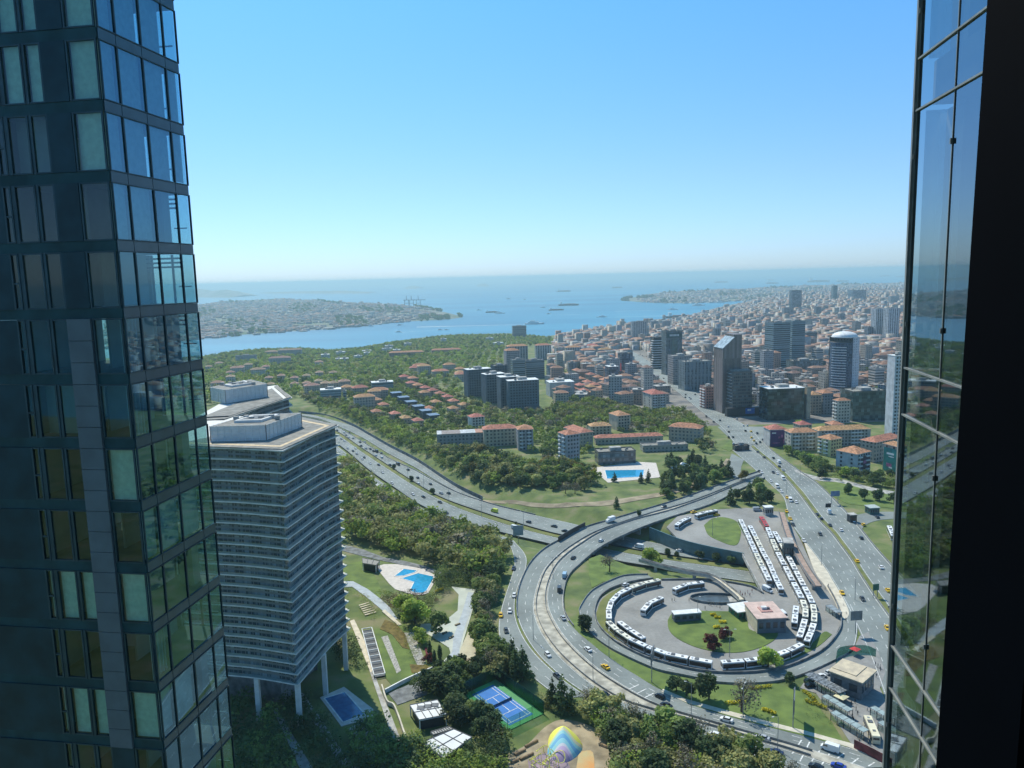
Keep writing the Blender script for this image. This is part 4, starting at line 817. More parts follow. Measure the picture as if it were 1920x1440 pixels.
def slope_fill(px, n, step, cname, col, roof, where, hpx=6):
    w_ = [G(x, y) for x, y in px]; k = 0; t_ = 0
    while k < n and t_ < n*80:
        t_ += 1; x, y = rs5.uniform(min(p.x for p in w_), max(p.x for p in w_)), rs5.uniform(min(p.y for p in w_), max(p.y for p in w_))
        if not inpoly(np.array([x]), np.array([y]), w_)[0] or any(math.hypot(x-a, y-b_) < r_+step for a, b_, r_ in OCC): continue
        z = Tz(x, y); qx, qy = proj(x, y, z); sc_ = FPX/y
        building(float(qx)-6*sc_, float(qx), float(qx)+rs5.uniform(12, 26)*sc_, float(qy)-rs5.uniform(8, 15)*sc_, float(qy), 16+rs5.uniform(-6, 10), 'house', col, roof, 'house', 'house', '%s house with %s roof %s' % (cname, 'tiled' if roof == 'hip' else 'white flat', where), 13, group='houses '+where); k += 1
slope_fill([(385,690),(560,676),(600,690),(590,700),(480,712),(385,740)], 12, 8, 'pale', (.55,.52,.46), 'hip', 'on the wooded hillside above the strait'); slope_fill([(600,668),(840,640),(950,640),(930,655),(700,690),(600,690)], 14, 14, 'white', (.6,.6,.56), 'white', 'in the hilltop park woods')
slope_fill([(560,735),(700,730),(730,760),(860,765),(870,790),(800,795),(680,775),(560,755)], 9, 9, 'tan', (.5,.42,.34), 'hip', 'between motorway and terrace houses'); slope_fill([(870,700),(840,690),(760,695),(760,705),(866,722)], 8, 8, 'beige', (.5,.46,.4), 'hip', 'above the orange roofed rows')
# villa gable, patched workshop roof
wk, w1, d1, h1 = BO['low workshop with patched brown and white roof at the wood edge']
patches = [(0,.24,(.5,.52,.52)),(.1,.5,(.25,.2,.17)),(.5,.62,(.5,.48,.45)),(.62,.85,(.45,.47,.46)),(.82,1,(.42,.2,.12))]
for a, b_, c in patches: MB().box((w1*(a+b_)/2, d1/2, h1+.2+.1*a), (w1*(b_-a)-.05, d1+1, .3), mat('sheet_%.2f' % c[0], c, .6, .2, .5)).build('roof', wk)
# posters on house walls
def poster(lab, bg_, cells, x0, x1, z0, z1, face=0, name='poster', text=None):
    root, w_, d_, h = BO[lab]; o = MB()
    if face == 0: o.box((w_*(x0+x1)/2, -.12, h*(z0+z1)/2), (w_*(x1-x0), .1, h*(z1-z0)), bg_)
    else: o.box((-.12, d_*(x0+x1)/2, h*(z0+z1)/2), (.1, d_*(x1-x0), h*(z1-z0)), bg_)
    for (a, b_, c, d2, m) in cells:
        A, B_ = x0+(x1-x0)*a, x0+(x1-x0)*b_; Cz, Dz = z0+(z1-z0)*c, z0+(z1-z0)*d2
        if face == 0: o.box((w_*(A+B_)/2, -.2, h*(Cz+Dz)/2), (w_*(B_-A), .04, h*(Dz-Cz)), m)
        else: o.box((-.2, d_*(A+B_)/2, h*(Cz+Dz)/2), (.04, d_*(B_-A), h*(Dz-Cz)), m)
    o.build(name, root)
purple = mat('poster_purple', (.09,.035,.16), .5, .35, .25, col2=(.05,.02,.11)); pinkm = mat('poster_pink', (.45,.15,.32), .5, .3, .5); tealm = mat('poster_teal', (.02,.22,.20), .5, .2, .3); bluem = mat('screen_blue', (.03,.14,.45), .4, .2, 1); redm = mat('poster_red', (.5,.05,.06), .6, .15, .5)
poster('white house carrying a large purple poster by the avenue', purple, [(.1,.35,.8,.88,white),(.15,.6,.2,.26,pinkm),(.5,.62,.5,.62,pinkm),(.68,.78,.55,.72,pinkm),(.8,.9,.2,.45,pinkm)], .03, .97, .06, .96)
poster('apartment block with a tall green poster on its left wall', tealm, [(.2,.75,.72,.8,white),(.2,.6,.62,.66,white),(.35,.75,.2,.35,pinkm),(.3,.55,.15,.22,white)], .05, .95, .08, .9, 1)
poster('white and blue grey apartment block with a dark poster on its end wall', mat('poster_dark', (.05,.04,.07), .6, .3, .3), [(.3,.6,.5,.7,pinkm)], .25, .95, .15, .85, 0)
poster('dark office tower with a red banner down its left side', redm, [], .1, .9, .02, .62, 1)
poster('tall dark tower with green glass centre and sign band on top', mat('sign_band', (.03,.08,.08), .4, .1, 1), [(.2+.09*i, .26+.09*i, .35, .75, white) for i in range(7)], .02, .98, .86, .96)
poster('tall dark tower with green glass centre and sign band on top', mat('green_glass', (.05,.13,.13), .08, .2, .3, spec=.8), [], .35, .72, .05, .84, name='glass_bay')
# tall pair of brown slabs with a slanted top
C, h, w_, d_, a = solve(1342,1352,1376,655,776,8,None)
def slant_tower():
    C, h, w_, d_, a = solve(1342,1354,1376,652,776,8,24); h2 = PY(1372,631,C.y).z-C.z
    r = empty('slanted_tower', (C.x, C.y, C.z-1), a, 'tall brown striped tower pair with a slanted pale roof beside the boulevard', 'tower'); OCC.append((C.x+w_/2, C.y+d_/2, 40))
    m = facmat('brown_tower', (.21,.165,.145), (.10,.085,.085), 1.5, 60, .5, .999, rough=.5); o = MB(); v = [(0,0,0),(w_,0,0),(w_,d_,0),(0,d_,0),(0,0,h),(w_,0,h2),(w_,d_,h2),(0,d_,h)]
    o.add(v, [(3,2,1,0),(0,1,5,4),(1,2,6,5),(2,3,7,6),(3,0,4,7)], m); o.build('wall', r)
    MB().add([(-.5,-.5,h+.3),(w_,-.5,h2+.3),(w_,d_,h2+.3),(-.5,d_,h+.3),(-.5,-.5,h-.1),(w_,-.5,h2-.1),(w_,d_,h2-.1),(-.5,d_,h-.1)], [(0,1,2,3),(4,7,6,5),(0,4,5,1),(2,6,7,3),(0,3,7,4),(1,5,6,2)], mat('glass_roof', (.35,.42,.45), .3, .3, .3)).build('slanted_roof', r)
    C2, h3, w3, d3, _ = solve(1372,1376,1393,612 if False else 628,776,8,20); k = (C2-C); lx = k.x*math.cos(a)+k.y*math.sin(a)
    m2 = facmat('brown_tower_office', (.15,.13,.12), (.03,.045,.05), 2.2, 3.4, .7, .6)
    MB().box((w_+w3/2+.02, d_*.55, (h3+1)/2), (w3, d_*.9, h3+1), m).build('tall_slab', r)
    C4, h4, w4, d4, _ = solve(1356,1361,1398,697,782,8,14); lx = w_*.42
    MB().box((lx+w4/2, -7.2, h4/2), (w4, 14, h4), m2).box((lx+w4/2, -7.2, h4+.5), (w4-3, 11, 1), roofgrey).build('front_block', r)
    for k in range(int(h4/3.4)): 
        if k > 3: MB().box((lx-.7, -7, k*3.4+1), (1.4, 12, .35), concrete).build('balcony', r)
    MB().box((lx+w4/2, -16, 5), (w4+16, 6, 10), dark).build('podium', r); MB().box((lx+w4*.8, -19.3, 6.5), (10, .4, 6), bluem).box((lx+w4*.8-1, -19.55, 7.5), (4, .1, 2), white).build('video_screen', r)
slant_tower()
def dome_tower():
    C, h, w_, d_, a = solve(1561,1565,1616,634,744,8,30); r = empty('domed_tower', (C.x+w_/2, C.y+w_/2, C.z-1), 0, 'round tower with white dome, dark blue balconied left half and white right half', 'tower'); R_ = w_/2; OCC.append((C.x+R_, C.y+R_, R_+8)); h += 1
    n = 40; mb1 = facmat('round_blue', (.05,.09,.15), (.025,.05,.08), 2, 3.1, .9, .6, rough=.3); mw = facmat('round_white', (.55,.58,.6), (.06,.09,.12), 4.6, 3.1, .2, .35)
    def arc(a0, a1, z, m, rr, nm):
        o = MB(); vs = []; k = 20
        for i in range(k+1):
            t = a0+(a1-a0)*i/k; vs += [(rr*math.cos(t), rr*math.sin(t), 0), (rr*math.cos(t), rr*math.sin(t), z)]
        o.add(vs, [(2*i, 2*i+2, 2*i+3, 2*i+1) for i in range(k)], m)
        o.add([(0,0,z)]+[vs[2*i+1] for i in range(k+1)], [(0, i+1, i+2) for i in range(k)], roofgrey); return o.build(nm, r)
    arc(rad(150), rad(285), h-6, mb1, R_*.96, 'blue_wall'); arc(rad(-80), rad(155), h, mw, R_, 'white_wall')
    for k in range(1, int(h/3.1)-2):
        o = MB(); kk = 10; vs = []
        for i in range(kk+1):
            t = rad(195+60*i/kk); vs += [(R_*.95*math.cos(t), R_*.95*math.sin(t), 0), (R_*1.05*math.cos(t), R_*1.05*math.sin(t), 0), (R_*1.05*math.cos(t), R_*1.05*math.sin(t), .9)]
        fs = []
        for i in range(kk): fs += [(3*i, 3*i+3, 3*i+4, 3*i+1), (3*i+1, 3*i+4, 3*i+5, 3*i+2)]
        if k == 1: me_b = o.add(vs, fs, white).mesh('balcony')
        link('balcony', me_b, r, (0, 0, k*3.1))
    o = MB(); vs = []; ring = 6
    for j in range(ring):
        t = math.pi/2*j/ring
        for i in range(n): vs.append((R_*.86*math.cos(t)*math.cos(2*math.pi*i/n), R_*.86*math.cos(t)*math.sin(2*math.pi*i/n), h+.5+6*math.sin(t)))
    vs.append((0, 0, h+6.5)); fs = [(j*n+i, j*n+(i+1) % n, (j+1)*n+(i+1) % n, (j+1)*n+i) for j in range(ring-1) for i in range(n)]+[((ring-1)*n+i, (ring-1)*n+(i+1) % n, len(vs)-1) for i in range(n)]
    o.add(vs, fs, white); o.build('dome', r, smooth=True); MB().tube((0,0,h-.5),(0,0,h+.6), R_*.9, R_*.9, white, 32).build('dome_ring', r)
dome_tower()
SB_ = [(1030,676,704,12),(1045,666,700,14),(1068,681,702,16),(1120,688,712,14),(1262,641,668,15),(1300,652,678,18),(1340,617,640,14),(1360,601,622,12),(1395,640,668,16),(1400,702,742,20),(1391,608,630,12),(1415,660,690,16),(1420,611,632,12),(1500,711,730,22),(1530,656,690,16),(1530,576,596,12),(1545,700,735,18),(1542,599,622,14),(1575,589,610,12),(1590,690,735,20),(1603,604,628,14),(1622,650,690,16),(1640,692,730,22),(1627,614,640,12),(1200,628,650,12),(1290,618,636,14),(1310,600,618,10),(1150,640,656,16)]
for i, (x, y0, y1, wd) in enumerate(sorted(SB_)):
    c_ = [(.34,.33,.31),(.42,.38,.32),(.22,.25,.28),(.5,.48,.44)][i % 4]; building(x-wd*.25, x, x+wd*.8, y0, y1, 9, ['office','ribbon','vert','house'][(i*3) % 4], c_, 'flat', 'slab_block', 'block', '%s block rising above the low roofs, %s from the left of the plain mid-rises' % (['grey','beige','slate grey','cream'][i % 4], (ORD_+['thirtieth'])[i]), 14, group='plain mid-rise blocks')
# curved balcony office left of the dark tower
r_, w1, d1, h1 = building(1220,1226,1242,634,692,10,'plain',(.06,.06,.055),'flat','sail_tower','tower','brown tower with bulging white curved balcony decks beside the dark tower',16)
for k in range(1, int(h1/4)):
    o = MB(); bul = 2.2+1.6*math.sin(k*.8); o.prism([(0,-bul*.4),(w1*.5,-bul),(w1,-bul*.2),(w1,0),(0,0)], 0, 1.1, white); o.prism([(-bul,0),(-bul,d1*.5),(0,d1*.6),(0,0)], 0, 1.1, white); o.build('balcony', r_, (0,0,k*4))
# ---- the dense quarter: individual blocks near, one mass far off
def urban_px(px, py):
    poly = [(1028,768),(1035,700),(1040,640),(1100,622),(1180,611),(1262,603),(1290,597),(1345,583),(1403,570),(1440,560),(1500,545),(1600,537),(2300,537),(2600,830),(1720,830),(1640,800),(1560,812),(1440,800),(1400,792),(1330,750),(1290,745),(1255,770),(1200,772),(1140,752),(1090,752)]
    return inpoly(px, py, poly)
favc = [tuple((a+b_)[:2]/2) for a, b_ in zip([np.array(q) for q in resample(FARAV[0], 14)], [np.array(q) for q in resample(FARAV[1], 14)])]
def scatter(y0, y1, step, x0, x1, rs):
    xs = np.arange(x0, x1, step); ysr = np.arange(y0, y1, step); XX, YY = np.meshgrid(xs, ysr); XX = XX+(rs.rand(*XX.shape)-.5)*step*.45; YY = YY+(rs.rand(*YY.shape)-.5)*step*.45; return XX.ravel(), YY.ravel()
def free(x, y, rad_=5):
    ok = np.ones(len(x), bool)
    for a, b_, r in OCC: ok &= np.hypot(x-a, y-b_) > r+rad_
    return ok & (dist_poly(x, y, favc) > 31)
rs = np.random.RandomState(3); cx, cy2 = scatter(760, 2600, 22, -50, 1700, rs); cz = T(cx, cy2); ux, uy = proj(cx, cy2, cz)
k = urban_px(ux, uy) & free(cx, cy2) & (cz > SEA+8) & (rs.rand(len(cx)) > .1); cx, cy2, cz, ux, uy = cx[k], cy2[k], cz[k], ux[k], uy[k]
vis = (ux > 1000) & (ux < 1712); order = np.argsort(np.where(vis, cy2, 1e6)); indiv = order[:300]; rest = order[300:]
WC = [(.50,.45,.37),(.42,.37,.30),(.43,.42,.40),(.35,.29,.24),(.55,.51,.44),(.42,.28,.22),(.33,.34,.35),(.50,.42,.31)]; RC = [(.36,.19,.12),(.30,.17,.12),(.38,.22,.15),(.26,.16,.13),(.30,.29,.28),(.5,.49,.46),(.22,.22,.23)]
fac_obj = facmat('block_wall', None, (.04,.055,.065), 3.2, 3.05, .5, .5); roof_obj = mat('block_roof', (1,1,1), .85, .3, .5, objcol=True)
CN = ['cream','tan','light grey','brown','white','reddish brown','blue grey','sand coloured']; RN = ['orange tiled','red tiled','terracotta','dark brown tiled','grey flat','white flat','dark flat']
for n_, i in enumerate(indiv):
    w_, d_, h = rs.uniform(11, 19), rs.uniform(10, 15), (rs.uniform(8, 20) if rs.rand() > .05 else rs.uniform(24, 38)); ci = rs.randint(len(WC)); ri = rs.choice(7, p=[.16,.17,.14,.1,.18,.15,.1]); az = rs.choice([.12,.3,-.2,.5])+rs.uniform(-.06,.06)
    col = 'beside the boulevard' if ux[i] < 1290 and False else ''
    side = 'left of the boulevard' if ux[i] < 1200 else ('behind the slanted tower' if ux[i] < 1430 else ('below the pair of glass towers' if ux[i] < 1560 else 'right of the domed tower'))
    r = empty('apartment_house', (cx[i], cy2[i], cz[i]-1.5), az, '%s apartment house with %s roof %s' % (CN[ci], RN[ri], side), 'apartment house', 'apartment houses of the dense quarter')
    o = MB().box((0,0,h/2), (w_,d_,h), fac_obj).build('wall', r); o.color = (*WC[ci], 1); rb = MB()
    if ri < 4: 
        x0, y0, x1, y1 = -w_/2, -d_/2, w_/2, d_/2; hip(rb, x0, y0, x1, y1, h+.1, 2.8, roof_obj)
    else: rb.box((0,0,h+.15), (w_+.4,d_+.4,.3), roof_obj).box((rs.uniform(-3,3),rs.uniform(-3,3),h+1.2), (4,3.5,2.2), roof_obj)
    o = rb.build('roof', r); o.color = (*RC[ri], 1)
def mass(name, x, y, z, w_, d_, h, az, wc, rc, pitched, mats):
    n = len(x); ca, sa = np.cos(az), np.sin(az); c = np.zeros((n, 10, 3))
    sg = [(-1,-1),(1,-1),(1,1),(-1,1)]
    for j, (a, b_) in enumerate(sg):
        for lv, q in ((0, j), (1, j+4)):
            lx, ly = a*w_/2, b_*d_/2; c[:, q, 0] = x+lx*ca-ly*sa; c[:, q, 1] = y+lx*sa+ly*ca; c[:, q, 2] = z-2+lv*(h+2)
    rh = np.where(pitched, 2.6, .05)
    for j, a in ((8, -1), (9, 1)):
        lx = a*w_*.25; c[:, j, 0] = x+lx*ca; c[:, j, 1] = y+lx*sa; c[:, j, 2] = z+h+rh
    fq = np.array([(0,1,5,4),(1,2,6,5),(2,3,7,6),(3,0,4,7),(4,5,9,8),(6,7,8,9),(5,6,9,9),(7,4,8,8)])
    F = (fq[None]+10*np.arange(n)[:, None, None]).reshape(-1, 4)
    # triangles at the hips: duplicate vertex removed by splitting into two meshes worth of faces
    V = c.reshape(-1, 3); quad = np.tile(np.array([1,1,1,1,1,1,0,0], bool), n); mi = np.tile([0,0,0,0,1,1,1,1], n); col = np.repeat(wc[:, None], 8, 1); col[:, 4:] = rc[:, None]; col = col.reshape(-1, 3)
    Ft = F[~quad][:, :3]; me = bpy.data.meshes.new(name); nl = quad.sum()*4+len(Ft)*3; me.vertices.add(len(V)); me.vertices.foreach_set('co', V.astype(np.float32).ravel())
    idx = np.concatenate([F[quad].ravel(), Ft.ravel()]); me.loops.add(nl); me.loops.foreach_set('vertex_index', idx.astype(np.int32)); npoly = quad.sum()+len(Ft); me.polygons.add(npoly)
    tot = np.concatenate([np.full(quad.sum(), 4), np.full(len(Ft), 3)]); st = np.concatenate([[0], np.cumsum(tot)[:-1]]); me.polygons.foreach_set('loop_start', st.astype(np.int32)); me.polygons.foreach_set('loop_total', tot.astype(np.int32))
    for m in mats: me.materials.append(m)
    me.polygons.foreach_set('material_index', np.concatenate([mi[quad], mi[~quad]]).astype(np.int32)); cc = np.concatenate([col[quad], col[~quad]]); cc = np.concatenate([cc, np.ones((len(cc), 1))], 1)
    a = me.color_attributes.new('col', 'FLOAT_COLOR', 'CORNER'); a.data.foreach_set('color', np.repeat(cc, tot, 0).astype(np.float32).ravel()); me.update(calc_edges=True); return link(name, me)
fac_attr = facmat('mass_wall', None, (.05,.06,.07), 3.4, 3.2, .5, .5, attr=True); ra, t, b = nmat('mass_roof'); v_ = t.nodes.new("ShaderNodeVertexColor"); v_.layer_name = 'col'; t.links.new(v_.outputs[0], b.inputs['Base Color']); b.inputs['Roughness'].default_value = .85
def mass_city(name, x, y, z, rs, wmin=11, wmax=20, hmin=8, hmax=26, pp=.52, grey=.0):
    n = len(x); wc = np.array(WC)[rs.randint(0, len(WC), n)]*rs.uniform(.75, 1.1, (n, 1)); pit = rs.rand(n) < pp
    rc = np.where(pit[:, None], np.array(RC)[rs.randint(0, 4, n)], np.array(RC)[rs.randint(4, 7, n)])*rs.uniform(.7, 1.2, (n, 1))
    return tag(mass(name, x, y, z, rs.uniform(wmin, wmax, n), rs.uniform(wmin*.9, wmax*.85, n), np.where(rs.rand(n) > .025, rs.uniform(hmin, hmax*.8, n), rs.uniform(hmax, hmax*1.4, n)), rs.choice([.12,.3,-.2,.5], n)+rs.uniform(-.1,.1,n), wc, rc, pit, [fac_attr, ra]), kind='stuff')
x2, y2 = scatter(2600, 6200, 36, -200, 5200, rs); z2 = T(x2, y2); a_, b_ = proj(x2, y2, z2); k = (urban_px(a_, b_) & (z2 > SEA+3) & (a_ < 2300) & free(x2, y2, 14) & (rs.rand(len(x2)) > .12))
x3, y3 = scatter(6200, 14500, 75, 1500, 9000, rs); z3 = T(x3, y3); a3, b3 = proj(x3, y3, z3); k3 = (urban_px(a3, b3) & (z3 > SEA+2) & (a3 < 1900) & (rs.rand(len(x3)) > .2))
mass_city('distant_housing', np.concatenate([cx[rest], x2[k], x3[k3]]), np.concatenate([cy2[rest], y2[k], y3[k3]]), np.concatenate([cz[rest], z2[k], z3[k3]]), rs, 12, 22)
for nm, dens, hm_ in (('asian_shore_land', 9, 14), ('old_city_land', 10, 14)):
    V = LANDS[nm]; xs, ys_, zs = [], [], []
    for i in range(V.shape[0]-1):
        for j in range(0, V.shape[1]-4):
            A_, B2, C2, D2 = V[i,j], V[i+1,j], V[i+1,j+1], V[i,j+1]; ar = np.linalg.norm(np.cross(B2-A_, D2-A_)); n = min(70, int(ar/(48*48)*1.3*(.5+.9*(math.sin(i*.6+j*.4)+math.sin(i*.23-j*.9)+1)/3)))
            u_, v2 = rs.rand(n), rs.rand(n)
            for a, c in zip(u_, v2): q = A_*(1-a)*(1-c)+B2*a*(1-c)+C2*a*c+D2*(1-a)*c; xs.append(q[0]); ys_.append(q[1]); zs.append(q[2])
    mass_city('distant_housing', np.array(xs), np.array(ys_), np.array(zs), rs, 18, 42, 7, 17, .35)
# ================================================================ vehicles
COLS = {'white':(.78,.78,.76),'silver':(.42,.44,.46),'black':(.015,.016,.018),'dark grey':(.06,.065,.07),'yellow':(.85,.52,.01),'red':(.35,.03,.03),'blue':(.03,.06,.35),'dark blue':(.02,.03,.08),'pale blue':(.35,.5,.62),'yellow green':(.6,.65,.05)}
lampm = mat('lamp_glass', (.6,.6,.55), .2, .1, 3); tailm = mat('tail_lamp', (.3,.01,.01), .3, .1, 3); hatchm = mat('roof_hatch', (.12,.13,.14), .6, .2, 1); busw = mat('bus_paint', (.95,.95,.95), .45, .1, .3, objcol=True)
def loft(mb, secs, m, cap=True):
    """secs: list of (x, half width low, z low, half width high, z high)"""
    vs = []
    for x, w0, z0, w1, z1 in secs: vs += [(x,-w0,z0),(x,-w1,z1),(x,w1,z1),(x,w0,z0)]
    n = len(secs); fs = [(4*i+j, 4*i+4+j, 4*i+4+(j+1) % 4, 4*i+(j+1) % 4) for i in range(n-1) for j in range(4)]
    fs += [(0,1,2,3), (4*n-1,4*n-2,4*n-3,4*n-4)]
    return mb.add(vs, fs, m)
def wheel_mesh(r, w_):
    o = MB(); o.tube((0,-w_/2,0),(0,w_/2,0), r, r, black, 12); o.tube((0,-w_/2-.01,0),(0,w_/2+.01,0), r*.55, r*.55, steel, 10); return o.mesh('wheel')
WH = wheel_mesh(.33,.22); WHB = wheel_mesh(.5,.3)
def car_parts(kind):
    P_ = {}
    if kind in ('saloon', 'hatchback'):
        L_ = 2.25 if kind == 'saloon' else 2.0; b = MB()
        loft(b, [(-L_,.75,.35,.7,.62),(-L_+.12,.86,.25,.8,.92),(-L_*.55,.9,.22,.84,.98),(L_*.35,.9,.22,.84,.96),(L_*.8,.88,.22,.8,.84),(L_-.05,.74,.3,.68,.6)], paint)
        rb = -L_*.62 if kind == 'saloon' else -L_*.86; loft(b, [(rb+.25,.60,1.36,.56,1.42),(rb+.5,.62,1.40,.58,1.47),(.25,.62,1.40,.58,1.47),(.45,.6,1.37,.56,1.42)], paint); P_['body'] = b.mesh('body')
        g = MB(); loft(g, [(rb-.1,.80,.94,.74,.97),(rb+.32,.8,.94,.61,1.39),(.42,.8,.94,.61,1.39),(L_*.5,.8,.90,.76,.93)], carglass); P_['windows'] = g.mesh('windows'); wx, wy, wr = L_*.62, .82, WH
        hx = L_-.06; hz = .62
    elif kind == 'van':
        b = MB(); loft(b, [(-2.8,.93,.4,.88,2.35),(-2.7,.98,.35,.9,2.45),(1.0,.98,.35,.9,2.45),(1.45,.98,.35,.86,2.2),(2.0,.97,.35,.9,1.35),(2.65,.9,.38,.84,1.05),(2.8,.8,.45,.75,.8)], paint); P_['body'] = b.mesh('body')
        g = MB(); loft(g, [(1.32,.94,1.45,.87,2.2),(1.5,.94,1.42,.85,2.14),(2.06,.93,1.36,.88,1.4)], carglass).box((.9,0,1.75), (.7,1.93,.5), carglass); P_['windows'] = g.mesh('windows'); wx, wy, wr = 1.9, .9, WH; hx, hz = 2.72, .8
    elif kind == 'truck':
        b = MB(); loft(b, [(1.2,1.0,.5,.98,2.3),(2.2,1.0,.5,.95,2.3),(2.9,1.0,.5,.92,1.7),(3.1,.98,.5,.9,1.1)], paint); P_['body'] = b.mesh('body'); b = MB(); b.box((-1.2,0,2.05), (4.6,2.3,2.5), busw).box((-1,0,.65), (5,1.0,.25), dark); P_['cargo_box'] = b.mesh('cargo_box')
        g = MB(); loft(g, [(2.1,.97,1.75,.93,2.25),(2.85,.96,1.6,.9,1.75),(2.95,.9,1.5,.88,1.55)], carglass); P_['windows'] = g.mesh('windows'); wx, wy, wr = 2.0, .95, WH; hx, hz = 3.05, .85
    P_['wheel'] = [(wr, (sx*wx, sy*wy, .33)) for sx in (1,-1) for sy in (1,-1)]
    P_['headlight'] = [(hx, s_*.6, hz) for s_ in (1,-1)]; return P_
HL = MB().box((0,0,0), (.1,.3,.16), lampm).mesh('headlight')
PROTO = {k: car_parts(k) for k in ('saloon','hatchback','van','truck')}
def vehicle(kind, p, az, colname, label, group, small=False):
    r = empty({'saloon':'car','hatchback':'car','van':'van','truck':'truck'}[kind], p, az, label, {'saloon':'car','hatchback':'car','van':'van','truck':'truck'}[kind] if colname != 'yellow' else 'taxi', group)
    for k in ('body','windows','cargo_box'):
        if k in PROTO[kind]: o = link(k, PROTO[kind][k], r); o.color = (*COLS[colname], 1)
        if k == 'cargo_box' and k in PROTO[kind]: o.color = (.85,.85,.85,1)
    if not small:
        for me, l in PROTO[kind]['wheel']: link('wheel', me, r, l)
        for l in PROTO[kind]['headlight']: link('headlight', HL, r, l)
        if colname == 'yellow': MB().box((0,0,1.55), (.2,.5,.16), lampm).build('roof_sign', r)
    return r
ORD = ['first','second','third','fourth','fifth','sixth','seventh','eighth','ninth','tenth','eleventh','twelfth','thirteenth','fourteenth','fifteenth','sixteenth','seventeenth','eighteenth','nineteenth','twentieth','twenty-first','twenty-second','twenty-third','twenty-fourth','twenty-fifth','twenty-sixth','twenty-seventh','twenty-eighth','twenty-ninth','thirtieth']+['thirty-%s' % s for s in 'first second third fourth fifth sixth seventh eighth ninth tenth'.split()]
def road_heading(line, p):
    best = min(range(len(line)-1), key=lambda i: (line[i]-p).length_squared); d = line[best+1]-line[best]; return math.atan2(d.y, d.x), best
def put_cars(line, z, sgn, items, phrase, group):
    """items: (px, py, colour, kind); labels count along the road among the same colour and kind"""
    q = []
    for it in items:
        x, y, c = it[:3]; kd = it[3] if len(it) > 3 else ('saloon' if (x*7+y) % 3 else 'hatchback'); p = P(x, y+2, z+.4); p.z = z+.06; a, i = road_heading(line, p); q.append((i, p, a, c, kd))
    q.sort(key=lambda t: (t[0], t[1].y)); cnt = {}
    tot = {}
    for t in q: k = (t[3], 'van' if t[4] == 'van' else t[4] if t[4] == 'truck' else 'car'); tot[k] = tot.get(k, 0)+1
    for i, p, a, c, kd in q:
        w_ = 'van' if kd == 'van' else 'truck' if kd == 'truck' else 'car'; k = (c, w_); cnt[k] = cnt.get(k, 0)+1; wn = 'taxi' if c == 'yellow' and w_ == 'car' else w_
        lab = '%s %s %s' % (c, wn, phrase) if tot[k] == 1 else '%s %s %s, %s of its colour' % (c, wn, phrase, ORD[cnt[k]-1])
        vehicle(kd, p, a+(math.pi if sgn < 0 else 0), c, lab, group)
m5f = mid(*W5['far'], .5); m5n = mid(*W5['near'], .5)
D, W_, S_, B_, K_ = 'dark grey','white','silver','black','black'
put_cars(m5f, ZR, -1, [(632,805,D),(645,809,W_),(655,810,D),(649,814,S_),(654,818,W_),(675,827,D),(677,834,D),(684,827,S_),(686,839,S_),(694,840,D),(700,844,B_),(706,845,D,'van'),(705,852,W_),(716,856,W_),(731,870,B_),(739,870,D),(746,869,D,'van'),(765,879,D),(783,894,D),(784,905,W_),(807,906,D),(827,923,S_),(841,923,D),(927,957,'yellow green','van'),(991,977,D),(1039,985,D),(1059,994,B_),(715,848,B_),(662,820,S_)], 'in the far lanes of the motorway', 'cars on the motorway')
put_cars(m5n, ZR, 1, [(640,821,S_),(646,825,W_),(652,839,S_),(662,844,D),(667,839,W_),(669,849,S_),(679,859,W_),(683,856,D),(694,867,W_),(710,870,D),(717,884,W_),(735,904,W_),(774,925,W_),(794,930,B_),(825,940,D),(837,960,D),(869,974,'red'),(907,992,W_),(966,989,W_,'van')], 'in the near lanes of the motorway', 'cars on the motorway')
put_cars(m5f, ZR, -1, [(1273,1031,W_),(1320,1041,W_),(1198,1024,W_,'van')], 'on the sunken road', 'cars on the sunken road')
put_cars(mid(*RO, .5), 0, 1, [(1144,976,W_,'truck'),(1245,948,D),(1027,1226,W_,'van' if 0 else 'hatchback'),(1045,1266,D),(1135,1301,B_)], 'on the outer flyover lanes', 'cars on the flyover')
put_cars(mid(*RI, .5), 0, -1, [(1127,1012,W_),(1075,1044,D),(1059,1078,'pale blue','van'),(1049,1104,D,'van'),(1056,1157,S_),(1102,1216,W_),(1135,1249,'yellow'),(1237,1304,B_),(1249,1321,B_),(1362,1348,W_),(1339,1376,W_),(1430,1382,S_),(1455,1409,'dark blue'),(1556,1403,W_,'van'),(1530,1436,B_),(1572,1435,'blue')], 'on the inner flyover lanes', 'cars on the flyover')
put_cars(mid(*SR, .5), 0, 1, [(964,1115,W_),(956,1144,W_),(939,1152,'yellow'),(949,1181,D),(963,1064,'dark blue')], 'on the slip road beside the wood', 'cars on the slip road')
put_cars(mid(*LP, .5), 0, 1, [(1173,1095,W_)], 'on the loop road above the bus ring', 'cars on the loop road')
put_cars(mid(*AV1, .5), 0, 1, [(1445,900,W_),(1457,911,W_,'van'),(1465,920,W_),(1482,937,W_,'van'),(1476,931,'yellow'),(1493,940,W_),(1475,957,'yellow'),(1482,971,'yellow'),(1487,982,D),(1507,1012,W_),(1450,884,D),(1457,886,W_),(1468,896,W_,'van'),(1421,846,D),(1424,882,D),(1428,884,W_),(1579,1110,'yellow'),(1617,1121,D),(1664,1176,'yellow'),(1538,1000,D)], 'on the near avenue side', 'cars on the avenue')
